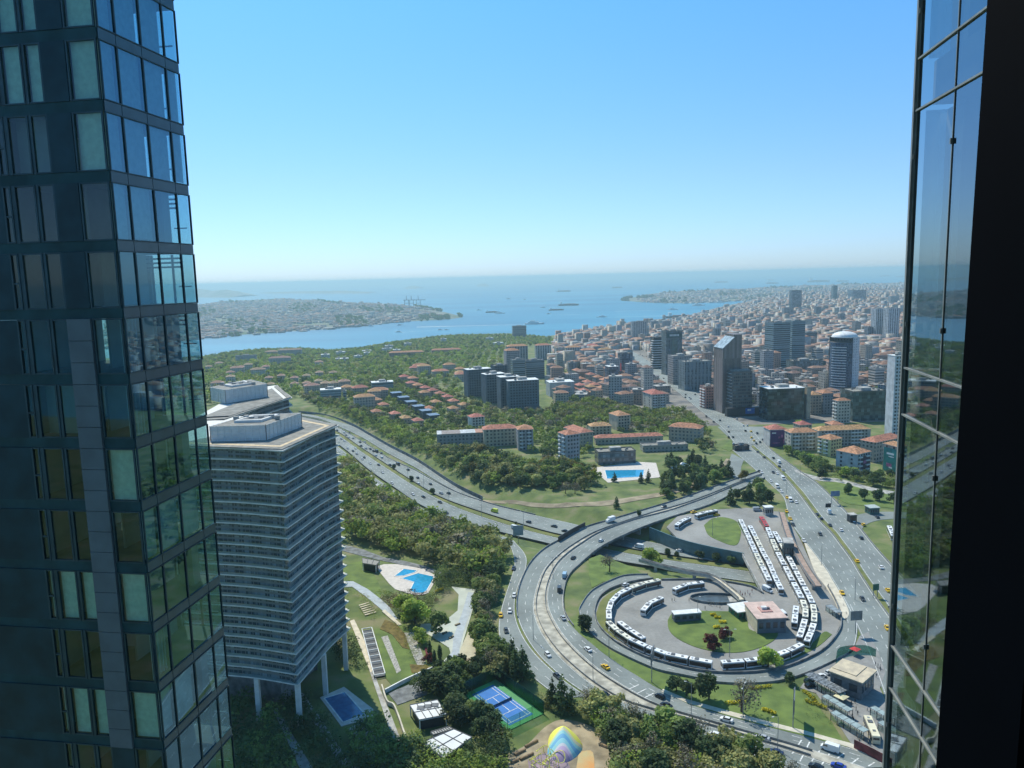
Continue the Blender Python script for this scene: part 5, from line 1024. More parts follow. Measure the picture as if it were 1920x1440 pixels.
put_cars(mid(*AV2, .5), 0, -1, [(1433,856,B_),(1450,857,D),(1460,865,W_,'van'),(1461,873,'dark blue'),(1554,959,W_,'van'),(1577,992,W_),(1607,1050,'yellow'),(1652,1062,W_),(1665,1105,'yellow'),(1671,1139,'dark blue'),(1532,963,D),(1540,971,D),(1556,983,D),(1615,1007,D),(1645,968,D),(1619,982,'yellow'),(1600,975,W_),(1468,880,S_)], 'on the far avenue side', 'cars on the avenue')
for x, y, c, kd, az, lab in [(1517,1278,D,'hatchback',.3,'dark grey car parked at the tip of the grass by the glass canopy'),(1520,1286,B_,'saloon',.3,'black car parked in front of another dark one by the glass canopy'),(1540,1269,W_,'saloon',.4,'white car parked left of the square kiosk hall'),(1556,1262,W_,'hatchback',.4,'white car parked closest to the square kiosk hall corner'),(1576,1297,S_,'saloon',-.9,'silver car parked below the square kiosk hall wall'),(1469,1156,W_,'van',-1.45,'white van parked beside the pink roofed station house'),(1439,1108,W_,'van',-1.1,'white van between the station house and the bus queue'),(1420,957,S_,'van',0,'grey van parked at the top of the bus stands'),(1471,981,'red','hatchback',-1.2,'red car parked behind the red buses'),(1344,966,'yellow','saloon',.5,'yellow taxi parked behind the buses at the turnaround'),(1301,961,'yellow','saloon',.4,'yellow taxi passing behind the two buses at the turnaround')]:
    p = P(x, y, .3); p.z = .08; vehicle(kd, p, az, c, lab, 'parked vehicles by the terminal')
rs = np.random.RandomState(9); fl = mid(*FARAV, .5)
for i in range(64):
    t = rs.rand()**1.3; j = min(len(fl)-2, int(t*(len(fl)-1))); q = fl[j].lerp(fl[j+1], rs.rand()); side = rs.choice([-.42,-.3,-.17,.17,.3,.42]); d = (fl[j+1]-fl[j]); d.z = 0; wd = (FARAV[0][j]-FARAV[1][j]).length; d.normalize(); q = q+Vector((-d.y, d.x, 0))*side*wd
    q.z = Tz(q.x, q.y)+.5; c = rs.choice([W_,D,B_,S_,'yellow'], p=[.3,.28,.16,.18,.08]); vehicle('hatchback', q, math.atan2(d.y, d.x), c, '%s %s in the traffic of the %s half of the straight boulevard' % (c, 'taxi' if c == 'yellow' else 'car', 'upper' if t > .5 else 'lower'), 'traffic on the boulevard', small=True)
# ---- articulated and single buses
def bus_section(L_, front, rear):
    b = MB(); hw_ = 1.27; loft(b, [(-L_/2,hw_-.05,.35,hw_-.12,3.0),(-L_/2+.15,hw_,.32,hw_-.08,3.12),(L_/2-.15,hw_,.32,hw_-.08,3.12),(L_/2,hw_-.05,.35,hw_-.14,2.95)], busw)
    g = MB(); g.box((0,0,1.72), (L_-.3,2.56,1.75), carglass)  # glass band made taller than the windows to paint the shaded sides dark
    if front: g.box((L_/2+.0,0,1.85), (.06,2.2,1.6), carglass)
    if rear: g.box((-L_/2,0,2.1), (.06,1.9,.8), carglass)
    u = MB(); u.box((L_*.18,0,3.22), (1.5,1.5,.24), hatchm).box((-L_*.25,0,3.18), (.9,.9,.14), hatchm).box((L_*.38,0,3.16), (.7,.8,.1), steel)
    return b.mesh('body'), g.mesh('windows'), u.mesh('roof_unit')
SEC = {(8.6,1,0): bus_section(8.6,1,0), (8.6,0,1): bus_section(8.6,0,1), (12,1,1): bus_section(12,1,1)}
def bus(pts, label, col=(.85,.85,.82), group='buses of the terminal', single=False, name='bus'):
    """pts: path points the bus follows, last one is its front"""
    pts = [Vector((p.x, p.y, 0)) for p in pts]; c = sum(pts, Vector())/len(pts); z = pts[0].z; root = empty(name, (c.x, c.y, z), 0, label, 'bus', group)
    segs = [(pts[0], pts[-1], (12,1,1))] if single else [(pts[0], pts[1], (8.6,0,1)), (pts[1], pts[2], (8.6,1,0))]
    for a, b_, k in segs:
        m_ = (a+b_)/2-c; az = math.atan2(b_.y-a.y, b_.x-a.x)
        for nm, me in zip(('body','windows','roof_unit'), SEC[k]): o = link(nm, me, root, (m_.x, m_.y, 0), az); o.color = (*col, 1)
        for sx in (-1, 1):
            if k[0] == 8.6 and sx*(1 if k[1] else -1) < 0: continue
            for sy in (-1, 1): q = m_+Vector((math.cos(az), math.sin(az), 0))*sx*k[0]*.3+Vector((-math.sin(az), math.cos(az), 0))*sy*1.12; link('wheel', WHB, root, (q.x, q.y, .5), az)
    if not single:
        q = pts[1]-c; MB().box((0,0,1.75), (1.3,2.3,2.5), black).build('bellows', root, (q.x, q.y, 0), math.atan2(pts[2].y-pts[0].y, pts[2].x-pts[0].x))
    return root
def queue(px, phrase, n=None, cols=None, rev=False):
    ln = catmull([P(x, y, 3.1) for x, y in px], 8)
    for p in ln: p.z = 0
    if rev: ln = ln[::-1]
    L = [0]
    for a, b_ in zip(ln[:-1], ln[1:]): L.append(L[-1]+(b_-a).length)
    def at(s): j = max(0, min(len(L)-2, int(np.searchsorted(L, s))-1)); return ln[j].lerp(ln[j+1], (s-L[j])/max(1e-6, L[j+1]-L[j]))
    s = 0; k = 0; tot = max(1, round((L[-1]+.8)/19.3)) if n is None else n; step = (L[-1]+.8)/max(1, tot)
    for k in range(tot):
        s = k*step; col = (cols or {}).get(k, ((.86,.85,.82),(.84,.86,.86),(.86,.82,.66),(.86,.86,.84))[(k*5+len(phrase)) % 4])
        lab = 'white roofed articulated bus %s, %s from its start' % (phrase, ORD[k]) if tot > 1 else 'white roofed articulated bus '+phrase
        bus([at(s), at(s+9.2), at(s+18.4)], lab.replace('white roofed', 'red sided') if cols and k in cols else lab, col)
queue([(1388,973),(1401,1000),(1413,1026),(1425,1052),(1439,1080),(1443,1088)], 'in the leftmost queue above the sunken road')
queue([(1406,985),(1420,1012),(1431,1035),(1441,1052),(1454,1082),(1465,1104)], 'in the second queue from the left')
queue([(1427,968),(1438,986),(1456,1030),(1467,1051),(1482,1080),(1499,1112),(1507,1129),(1511,1147),(1507,1169),(1498,1196)], 'in the third queue from the left', cols={0: (.55,.05,.05)})
queue([(1452,996),(1462,1013),(1473,1033),(1485,1055),(1499,1082),(1517,1116),(1525,1135),(1527,1155),(1524,1175),(1512,1203)], 'in the outermost queue of the straight stands')
queue([(1493,1135),(1491,1152),(1489,1172)], 'in the short row before the station house', n=1)
queue([(1505,1206),(1480,1218),(1443,1231),(1392,1238),(1344,1241)], 'along the bottom of the bus ring')
queue([(1337,1241),(1288,1232),(1240,1222),(1208,1209),(1178,1195),(1158,1181),(1142,1166)], 'along the lower left of the bus ring')
queue([(1142,1160),(1141,1146),(1144,1131),(1158,1114),(1180,1102),(1205,1093),(1236,1086)], 'along the upper left of the bus ring')
queue([(1160,1164),(1180,1179),(1202,1193)], 'doubled up inside the lower left of the ring', n=1)
queue([(1205,1144),(1220,1128),(1243,1118)], 'standing alone on the paved ring', n=1); queue([(1263,1104),(1290,1094),(1324,1090)], 'beside the sunken oval stair', n=1)
queue([(1268,984),(1282,974),(1301,966)], 'at the left end of the turnaround', n=1); queue([(1304,965),(1330,958),(1357,953)], 'at the top of the turnaround', n=1)
queue([(1667,985),(1675,1003),(1683,1020)], 'far right beside the avenue', n=1)
bus([P(1644,1381,3.1), P(1626,1340,3.1)], 'cream roofed single bus waiting between the glass shelters', (.8,.72,.5), single=True)
b_ = bus([P(716,917,ZR+3.1), P(703,905,ZR+3.1)], 'white single bus on the lower collector road of the motorway', (.85,.85,.85), single=True); b_.location.z = ZR+.06
# bay lines on the platform
ml = MB()
for i in range(34):
    t = i/33; a = P(1428+t*78, 996+t*142, 0); b2 = P(1441+t*76, 995+t*142, 0); strip(ml, [a, b2], .25, .06)
tag(ml.build('bay_lines'), kind='structure')
# ================================================================ street furniture, small buildings
def lamp(px, py, z, label, h=11, double=False, az=0):
    p = P(px, py, z); r = empty('street_lamp', (p.x, p.y, z), az, label, 'street lamp', 'street lamps'); MB().tube((0,0,0),(0,0,h), .14, .08, steel, 6).build('pole', r)
    for s_ in ((1,-1) if double else (1,)):
        MB().tube((0,0,h),(s_*1.8,0,h+.5), .06, .05, steel, 5).build('arm', r); MB().box((s_*2.1,0,h+.5), (.8,.35,.16), lampm).build('lamp_head', r)
for i, (x, y) in enumerate([(648,822),(700,858),(765,900),(795,918),(842,947),(903,969),(982,994)]): lamp(x, y, ZR, 'tall double street lamp on the motorway median, %s from the balcony tower' % ORD[i], 12, True, .6)
for i, (x, y, l) in enumerate([(1037,1085,'beside the sandy flyover median'),(1112,1275,'where the flyover lanes straighten'),(1142,1233,'on the grass between ring road and loop road'),(1000,1200,'beside the slip road kerb'),(1296,1338,'by the lower sidewalk, left of the wide lawn'),(1458,1405,'by the lower carriageway next to the big lawn'),(1393,1345,'in the middle of the big lawn'),(1308,1162,'on the lawn of the terminal island'),(1336,1006,'on the oval grass island'),(1368,1232,'between the island and the ring buses'),(1500,900,'at the avenue fork'),(1475,925,'at the head of the taxi rank'),(1540,1060,'on the avenue sidewalk beside the footbridge'),(1603,1125,'on the avenue median opposite the bus stands'),(1436,870,'beside the underpass mouth')]): lamp(x, y, 0, 'grey street lamp '+l, 11, i % 3 == 0, i*.7)
def sign(px, py, z, wd, hh, h, az, m, label, posts=1, name='road_sign', cat='sign'):
    p = P(px, py, z); r = empty(name, (p.x, p.y, z), az, label, cat)
    for s_ in ([0] if posts == 1 else [-.35, .35]): MB().tube((s_*wd,0,0),(s_*wd,0,h+hh/2), .18, .16, steel, 8).build('post', r)
    MB().box((0,-.25,h), (wd,.25,hh), m).build('panel', r); return r
signg = mat('sign_back', (.2,.22,.23), .5, .15, .5, metal=.3)
sign(1222,1280,0,8,4.5,11,1.25,signg,'large grey billboard on a post beside the inner carriageway, seen edge on',1,'billboard','billboard'); sign(1487,1355,0,9,5,8,1.2,signg,'long narrow billboard at the right end of the big lawn',2,'billboard','billboard')
sign(972,1022,ZR,6,6,9,.1,mat('sign_grey', (.28,.33,.38), .5, .1, 1),'grey blue motorway sign panel before the flyover, beside the triangular verge',1); sign(1604,1188,0,5,4,8,.1,signg,'grey sign gantry panel at the avenue exit',1); sign(1565,945,0,6,3.5,7,.1,mat('board_blue', (.15,.2,.32), .5, .25, .5),'blue advertising board on the grass right of the avenue',2,'billboard','billboard'); sign(1641,1120,0,3,3,5,.2,mat('sign_green', (.02,.12,.08), .5, .1, 1),'green direction sign on the avenue median',2)
sign(1552,1330 if 0 else 962,0,3.5,2.5,5,.1,dark,'small dark sign in the far avenue lanes verge',1)
def hut(px, py, wd, dp, h, az, wallm, roofm, name, cat, label, ov=.5, z=0, detail=True, doors=2):
    p = P(px, py, z); r = empty(name, (p.x, p.y, z), az, label, cat); MB().box((0,0,h/2), (wd,dp,h), wallm).build('wall', r); o = MB(); o.box((0,0,h+.2), (wd+2*ov,dp+2*ov,.4), roofm).build('roof', r)
    if detail:
        for s_ in range(doors*2): link('window', winmesh(wd/(doors*2)*.6, h*.4, 0), r, (-wd/2+wd*(s_+.5)/(doors*2), -dp/2-.03, h*.55))
        for s_ in range(2): link('window', winmesh(dp/4, h*.4, 1), r, (-wd/2-.03, -dp/2+dp*(s_*.5+.25), h*.55))
    return r
pinkroof = mat('pink_roof', (.62,.45,.38), .8, .12, .4); tanroof = mat('tan_roof', (.62,.52,.36), .8, .12, .4, col2=(.45,.38,.28)); greenwall = mat('green_fence', (.02,.16,.09), .6, .2, .6)
r = hut(1434,1172,12,15.5,6.5,.04,mat('slate_wall', (.14,.17,.20), .7, .12, .5),pinkroof,'station_house','building','station house with pinkish roof and slate wall on the terminal island'); MB().box((0,0,7.0), (5,5,.5), mat('pink_plinth', (.5,.28,.24), .8, .1, .5)).box((-.5,.4,7.7), (2.2,1.6,1), white).build('roof_unit', r); MB().box((1.3,0,7.6), (1,1,.8), hatchm).build('roof_hatch', r)
MB().box((-6.1,0,3.2), (.12,15.3,6), mat('cream_wall', (.6,.52,.38), .8, .1, .5)).build('side_wall', r)
r = hut(1597,1292,11,11,6.8,.75,mat('kiosk_wall', (.17,.18,.19), .6, .2, .7),tanroof,'kiosk_hall','building','square dark kiosk hall with large tan roof on the plaza',.7,doors=2); MB().box((1.2,1.6,7.3), (9,8.6,.3), tanroof).build('upper_roof', r)
hut(1287,1162,12,3.6,3.4,.12,mat('cabin_wall', (.12,.14,.16), .5, .1, 1),white,'roof_cabin','cabin','long low cabin with white roof at the left of the terminal lawn',.2)
r = hut(1392,1152,9,8,3.2,.25,greenwall,white,'green_pavilion','pavilion','small green pavilion with pale roof left of the station house',.6)
hut(1440,965,5,4,5,.1,concrete,white,'gate_cabin','cabin','little white topped cabin at the head of the bus stands',.3); hut(1477,1045,5,9,9,-.25,mat('tower_teal', (.06,.1,.11), .3, .2, .5),concrete,'lift_tower','building','dark glazed lift tower joining the footbridge to the bus platform',.1,z=0)
hut(1635,962,6,6,4,.1,mat('teal_kiosk', (.04,.12,.11), .5, .1, .5),mat('roof_greygreen', (.4,.45,.42), .7, .1, 1),'kiosk','kiosk','dark green kiosk with pale roof on the grass right of the avenue',.4); hut(1597,978,4,4,4.5,.1,dark,concrete,'kiosk','kiosk','small dark kiosk at the corner of the side road',.3)
# canopies, umbrellas
def canopy(px, py, L_, W2, h, az, m, label, n=5, z=0, name='glass_shelter'):
    p = P(px, py, z); r = empty(name, (p.x, p.y, z), az, label, 'shelter'); o = MB(); o.box((0,0,h), (L_,W2,.18), m); o.build('roof', r); f = MB()
    for i in range(n+1): f.box((-L_/2+L_*i/n,0,h+.12), (.1,W2,.1), alu)
    f.build('roof_rib', r)
    for i in range(n+1):
        for s_ in (-1, 1): MB().box((-L_/2+.1+(L_-.2)*i/n, s_*(W2/2-.15), h/2-.05), (.14,.14,h-.1), dark).build('post', r)
    MB().box((0,-W2/2+.2,h*.45), (L_-.4,.06,h*.7), railM).build('side_glass', r)
tealroof = mat('teal_roof', (.33,.40,.38), .4, .15, .6); slatroof = mat('slatted_roof', (.22,.24,.25), .5, .5, 1.5)
canopy(1547,1297,15,4,3.6,-1.08,slatroof,'dark slatted canopy running from the parked cars down the plaza edge',8); canopy(1569,1333,11,2.6,3,-1.12,tealroof,'pale green shelter roof just below the slatted canopy',4); canopy(1592,1368,13,2.6,3,-1.1,tealroof,'longer pale green shelter roof at the bottom left of the plaza',5); canopy(1654,1352,8,2.4,3,-1.15,tealroof,'short pale green shelter right of the cream bus, upper one',3); canopy(1672,1382,9,2.4,3,-1.12,tealroof,'short pale green shelter at the right edge, lower one',3)
def parasol(px, py, s_, m, label):
    p = P(px, py, 0); r = empty('parasol', (p.x, p.y, 0), .6, label, 'parasol'); MB().tube((0,0,0),(0,0,2.6), .05, .05, steel, 6).build('pole', r)
    MB().add([(-s_,-s_,2.5),(s_,-s_,2.5),(s_,s_,2.5),(-s_,s_,2.5),(0,0,3.2)], [(0,1,4),(1,2,4),(2,3,4),(3,0,4),(3,2,1,0)], m).build('canopy', r)
parasol(1577,1318,1.9,mat('cream_cloth', (.75,.66,.4), .9, .05, 2),'cream square parasol on the plaza below the kiosk hall'); parasol(1603,1228,1.6,mat('red_cloth', (.6,.06,.06), .9, .05, 2),'red parasol behind the tan roofed kiosk hall')
fenceM = glassmat('mesh_fence', (.35,.55,.5), .1, .3, 1.2); fenceC = glassmat('court_mesh_near', (.72,.85,.78), .04, .4, 1.2, (.2,.5,.4)); fenceG = glassmat('court_mesh', (.10,.28,.2), .12, .4, 1.2, (.2,.5,.4))
wall_px('mesh_fence', [(1567,1248),(1575,1228),(1620,1224),(1642,1232)], 0, 3.2, fenceM, 'pale green mesh fence behind the kiosk hall', 'fence', .08); wall_px('red_wall', [(1601,1403),(1622,1413),(1645,1425),(1672,1440)], 0, 3, mat('red_banner', (.22,.05,.05), .7, .3, .5), 'dark red banner fence along the bottom of the plaza', 'fence', .15)
# footbridges
def bridge(name, px, z, wd, m, label, ts=(.1,.5,.9), zb=0, rail_m=None):
    ln = catmull([P(x, y, z) for x, y in px], 4); r = empty(name, (ln[0].x, ln[0].y, 0), 0, label, 'footbridge'); o = MB(); n = len(ln); vs = []; rl = [MB(), MB()]; rv = [[], []]
    for i, p in enumerate(ln):
        d = ln[min(n-1, i+1)]-ln[max(0, i-1)]; d.z = 0; d.normalize(); s_ = Vector((-d.y, d.x, 0))*wd/2; q = p-ln[0]; q.z = z
        vs += [q-s_, q+s_, q+s_-Vector((0,0,.7)), q-s_-Vector((0,0,.7))]
        for k, g in enumerate((-1, 1)): rv[k] += [q+g*s_, q+g*s_+Vector((0,0,1.1)), q+g*s_*.96+Vector((0,0,1.1)), q+g*s_*.96]
    fs = [(4*i+j, 4*i+(j+1) % 4, 4*i+4+(j+1) % 4, 4*i+4+j) for i in range(n-1) for j in range(4)]
    o.add(vs, fs+[(0,1,2,3),(4*n-1,4*n-2,4*n-3,4*n-4)], m); o.build('deck', r)
    for k in range(2): MB().add(rv[k], fs, rail_m or concrete).build('railing', r)
    for t in ts: q = ln[int(t*(n-1))]-ln[0]; MB().box((q.x, q.y, (z-.7+zb)/2), (1.4,1.4,z-.7-zb), concrete).build('column', r)
brick = mat('red_deck', (.38,.28,.23), .85, .15, .5)
bridge('footbridge', [(1465,960),(1478,1003),(1497,1040),(1516,1073),(1534,1098)], 5, 3.2, brick, 'footbridge with reddish deck running down beside the outermost bus queue', rail_m=guard)
bridge('footbridge', [(1200,1050),(1240,1062),(1290,1073),(1335,1082),(1372,1108),(1390,1124)], 2.5, 2.4, pale, 'pale concrete footbridge over the sunken road left of the bus stands', (.15,.45,.72), ZR)
# oval stair pit and subway entrance
p = P(1345,1124,0); r = empty('stair_pit', (p.x, p.y, 0), -.12, 'sunken oval stair opening with glass rail beside the terminal lawn', 'stairway'); o = MB(); vs = []; n = 28
for i in range(n): t = 2*math.pi*i/n; c_, s_ = math.cos(t), math.sin(t); vs += [(12.5*c_,5.6*s_,.05),(12.5*c_,5.6*s_,1.1),(12.2*c_,5.3*s_,1.1),(12.2*c_,5.3*s_,.05)]
o.add(vs, [(4*i+j, (4*((i+1) % n))+j, (4*((i+1) % n))+(j+1) % 4, 4*i+(j+1) % 4) for i in range(n) for j in range(4)], conc_dark).build('rail', r); MB().add([(12.1*math.cos(2*math.pi*i/n), 5.2*math.sin(2*math.pi*i/n), .09) for i in range(n)], [tuple(range(n))], mat('pit_floor', (.06,.09,.11), .5, .3, .3)).build('pit_floor', r)
for i in range(7): MB().box((5.5+i*.7,0,.16+i*.12), (.7,7,.1+i*.02), concrete).build('step', r)
canopy(1563,1152,8,3,2.6,-1.4,mat('stair_roof', (.3,.33,.33), .4, .2, 1),'grey stair entrance shelter on the avenue sidewalk',3)
# white tent by the pool house
p = P(1278,882,0); r = empty('white_tent', (p.x, p.y, 0), .3, 'white pitched tent roof right of the rectangular pool', 'tent'); MB().add([(-8,-4,1.2),(9,-4,2.4),(8,5,2.4),(-7,5,2.2),(1,0,6.5)], [(0,1,4),(1,2,4),(2,3,4),(3,0,4),(3,2,1,0)], white).build('canopy', r)
for a, b2 in ((-7.6,-3.6),(8.6,-3.6),(7.6,4.6)): MB().tube((a,b2,0),(a,b2,2), .1, .1, steel, 6).build('post', r)
# ================================================================ people
def person_mesh():
    import bmesh
    o = MB(); me = bpy.data.meshes.new('body'); vs = [(0,0,.95),(0,0,1.2),(0,0,1.42),(0,0,1.52),(0,.01,1.68),(-.17,0,1.4),(-.24,.03,1.15),(-.25,.12,.92),(.17,0,1.4),(.24,-.02,1.15),(.25,-.1,.93),(-.09,0,.88),(-.1,.1,.5),(-.1,.12,.06),(.09,0,.88),(.1,-.08,.5),(.1,-.16,.08),(-.1,.26,.03),(.1,-.02,.03)]
    es = [(0,1),(1,2),(2,3),(3,4),(2,5),(5,6),(6,7),(2,8),(8,9),(9,10),(0,11),(11,12),(12,13),(0,14),(14,15),(15,16),(13,17),(16,18)]; rr = [.15,.14,.15,.06,.105,.07,.05,.04,.07,.05,.04,.1,.07,.05,.1,.07,.05,.045,.045]
    me.from_pydata(vs, es, []); ob = bpy.data.objects.new('tmp', me); COL.objects.link(ob); ob.modifiers.new('s', 'SKIN')
    for v, r_ in zip(me.skin_vertices[0].data, rr): v.radius = (r_, r_*.8)
    me.skin_vertices[0].data[0].use_root = True; sm_ = ob.modifiers.new('d', 'SUBSURF'); sm_.levels = 1; sm_.render_levels = 1
    dg = bpy.context.evaluated_depsgraph_get(); res = bpy.data.meshes.new_from_object(ob.evaluated_get(dg)); res.name = 'body'; bpy.data.objects.remove(ob)
    res.materials.clear(); res.materials.append(cloth); res.materials.append(skin); res.materials.append(mat('trousers', (.03,.035,.05), .9, .2, 5))
    for f in res.polygons: z = f.center.z; f.material_index = 1 if z > 1.54 or (abs(f.center.x) > .2 and z < .98) else (2 if z < .92 else 0); f.use_smooth = True
    hair = MB(); hv = []; n = 8
    for j in range(4):
        for i in range(n): t = j*math.pi/7; hv.append((.115*math.cos(t)*math.cos(2*math.pi*i/n), -.02+.12*math.cos(t)*math.sin(2*math.pi*i/n), 1.7+.115*math.sin(t)))
    hair.add(hv, [(j*n+i, j*n+(i+1) % n, (j+1)*n+(i+1) % n, (j+1)*n+i) for j in range(3) for i in range(n)]+[tuple(range(3*n, 4*n))], mat('hair', (.02,.015,.01), .8, .1, 9)); return res, hair.mesh('hair')
PM, HM = person_mesh(); CC = [('black',(.02,.02,.022)),('dark blue',(.03,.04,.1)),('white',(.7,.7,.68)),('red',(.4,.04,.04)),('grey',(.2,.2,.2)),('beige',(.45,.38,.28))]
groups = [('in the file beside the cream bus',[(1596,1322),(1603,1318),(1605,1332),(1608,1340),(1598,1345),(1600,1352),(1604,1358),(1592,1338)]),('standing at the front of the cream bus',[(1626,1332),(1632,1334),(1644,1338)]),('by the lower end of the plaza shelters',[(1611,1376),(1614,1384),(1619,1388),(1611,1392),(1628,1395),(1608,1385)]),
 ('walking along the sunken oval stair',[(1328,1133),(1333,1135),(1338,1134),(1344,1137),(1350,1140),(1322,1142),(1260,1127),(1265,1126),(1292,1127),(1350,1133)]),('near the stairs left of the station house',[(1385,1115),(1388,1113),(1392,1118),(1397,1116),(1402,1112),(1406,1117),(1410,1110)]),('waiting behind the kiosk hall',[(1641,1248),(1646,1251),(1650,1253),(1643,1270),(1651,1258),(1640,1262)]),('on the reddish footbridge',[]),('on the avenue sidewalk beside the loop road',[(1586,1164),(1547,1105),(1553,1100)]),('at the edge of the slatted canopy',[(1571,1305),(1541,1312)])]
ti = 0
for ph, ptsl in groups:
    cn = {}
    for i, (x, y) in enumerate(ptsl):
        nm, c = CC[(i*5+ti) % 6]; p = P(x, y+1, 0); cn[nm] = cn.get(nm, 0)+1; lab = 'person in %s top %s' % (nm, ph)+('' if cn[nm] == 1 else ', %s in that colour' % ORD[cn[nm]-1])
        if cn[nm] == 1 and len(ptsl) > 6: lab += ', foremost in that colour'
        r = empty('person', (p.x, p.y, .07), i*1.3+ti, lab, 'person', 'people around the terminal'); o = link('body', PM, r); o.color = (*c, 1); link('hair', HM, r); ti += 1
# ================================================================ gardens
water = mat('pool_water', (.02,.30,.52), .08, .12, .6, spec=.6); deckm = mat('pool_deck_stone', (.62,.56,.5), .85, .08, .5); paleblue = mat('path_stone', (.42,.46,.48), .85, .1, .4); courtg = mat('court_green', (.10,.32,.13), .85, .06, .3); courtb = mat('court_blue', (.05,.19,.50), .85, .05, .3)
hedgeM = L_dark
def pool(px_water, px_deck, label, z=.1, water_m=water):
    pts = [P(x, y, 0) for x, y in px_deck]; c = sum(pts, Vector())/len(pts); r = empty('swimming_pool', (c.x, c.y, 0), 0, label, 'pool')
    MB().prism([(p.x-c.x, p.y-c.y) for p in pts], -.2, z, deckm).build('deck', r)
    for w_ in px_water:
        q = [P(x, y, 0)-c for x, y in w_]; n = len(q); MB().prism([(p.x, p.y) for p in q], z-.05, z+.03, water_m).build('water', r)
        o = MB(); k = sum(q, Vector())/n
        for a, b2 in zip(q, q[1:]+q[:1]): m_ = (a+b2)/2; d = b2-a; o.box((m_.x, m_.y, z+.07), (d.length+.3, .45, .14), white, rz=math.atan2(d.y, d.x))
        o.build('rim', r)
    return r
r = pool([[(739,1081),(757,1067),(783,1070),(777,1074),(757,1080)],[(752,1085),(784,1075),(812,1081),(813,1086),(800,1108),(792,1113),(778,1112),(768,1108),(776,1092)]], [(704,1063),(720,1058),(745,1058),(795,1067),(816,1079),(816,1090),(803,1112),(790,1116),(770,1114),(741,1105),(730,1095)], 'bright blue angular swimming pool split by a white walkway in the garden')
pool([[(1134,882),(1208,881),(1206,894),(1138,898)]], [(1108,878),(1195,866),(1230,868),(1238,895),(1140,905)], 'bright rectangular pool with pale deck behind the motorway woods')
pool([[(608,1310),(647,1298),(684,1340),(643,1355)]], [(600,1308),(645,1288),(700,1330),(700,1345),(640,1362)], 'blue swimming pool lying in the shade of the balcony tower', water_m=mat('shaded_pool', (.03,.16,.32), .1, .15, .6))  # this pool's water colour is darkened to paint in the tower's shade
slab('lawn', [(642,1060),(680,1052),(690,1060),(712,1098),(712,1122),(690,1112),(660,1090),(642,1088)], grass, 0, .08); slab('garden_path', [(640,1090),(662,1090),(690,1105),(712,1122),(730,1138),(745,1160),(738,1162),(715,1143),(690,1122),(660,1100),(640,1102)], paleblue, 0, .1, smooth=False)
slab('garden_plaza', [(846,1100),(892,1106),(890,1130),(880,1165),(868,1205),(866,1235),(850,1240),(828,1255),(822,1250),(845,1225),(842,1215),(812,1195),(785,1180),(790,1170),(830,1168),(858,1145),(860,1115)], mat('plaza_pale', (.50,.52,.44), .85, .1, .1), 0, .1, smooth=False)
slab('garden_path', [(878,1110),(892,1112),(888,1135),(872,1175),(862,1215),(858,1236),(834,1252),(828,1250),(848,1222),(850,1195),(866,1150)], paleblue, 0, .13, smooth=False); slab('garden_plaza', [(880,1180),(891,1200),(892,1225),(888,1252),(860,1240),(864,1215)], mat('plaza_sand', (.52,.47,.33), .85, .1, .2), 0, .12, smooth=False)
slab('paved_walk', [(715,1195),(727,1192),(752,1258),(744,1263)], mat('slat_paving', (.42,.40,.36), .85, .3, 1.2), 0, .15, smooth=False); slab('paved_walk', [(757,1187),(775,1186),(800,1245),(783,1250)], MATS['slat_paving'], 0, .15, smooth=False); slab('paved_walk', [(716,1147),(722,1144),(753,1172),(747,1174)], pale, 0, .3, smooth=False)
slab('lawn', [(702,1180),(760,1170),(790,1240),(820,1262),(740,1290),(722,1270),(712,1220)], grass, 0, .06, smooth=False); slab('flower_bed', [(722,1162),(745,1172),(760,1190),(768,1218),(755,1215),(735,1190),(712,1180)], mat('ochre_planting', (.17,.13,.035), .95, .3, .4), 0, .2, smooth=False)
for i in range(6): 
    a, b2 = P(673+i*2.2, 1139+i*3.1, 0), P(692+i*2.6, 1133+i*3.1, 0); o = MB(); d = b2-a; m_ = (a+b2)/2; o.box((m_.x, m_.y, .9-.12*i), (d.length, .8, .25), mat('terrace_stone', (.65,.55,.4), .8, .1, .5), rz=math.atan2(d.y, d.x)); tag(o.build('terrace_step'), 'pale stone garden terrace step, %s from the top' % ORD[i], 'step', 'terrace steps')
slab('garden_path', [(656,1165),(664,1162),(690,1215),(702,1255),(695,1262),(680,1225)], mat('cream_path', (.66,.58,.44), .85, .1, .4), 0, .2, smooth=False)
p0 = P(688,1183,0); p1 = P(712,1270,0); r = empty('pergola', (p0.x, p0.y, 0), math.atan2(p1.y-p0.y, p1.x-p0.x), 'long dark ladder shaped pergola beside the cream garden path', 'pergola'); LL = (p1-p0).length
MB().box((LL/2,0,.3), (LL,4,.3), dark).build('pit', r); o = MB()
for s_ in (-2.1, 2.1): o.box((LL/2,s_,1.2), (LL,.3,.5), white)
o.build('edge_beam', r)
for i in range(9): MB().box((LL*i/8,0,1.3), (.3,4,.3), white).build('cross_beam', r)
for nm, q in (('footpath',[(558,1300),(568,1300),(600,1345),(634,1398),(668,1440),(684,1470),(660,1470),(642,1440),(618,1402),(586,1350)]),('footpath',[(512,1330),(520,1328),(545,1372),(586,1440),(600,1470),(575,1470),(562,1440),(534,1378)]),('footpath',[(690,1250),(697,1250),(712,1290),(735,1345),(762,1415),(795,1445),(820,1475),(795,1475),(778,1448),(748,1418),(724,1350)])): slab(nm, q, concrete, 0, .1, smooth=False)
for i in range(6): slab('stone_step', [(652+i*9,1368+i*9),(690+i*5,1345+i*10),(694+i*5,1349+i*10),(656+i*9,1373+i*9)], concrete, 0, .25, smooth=False)
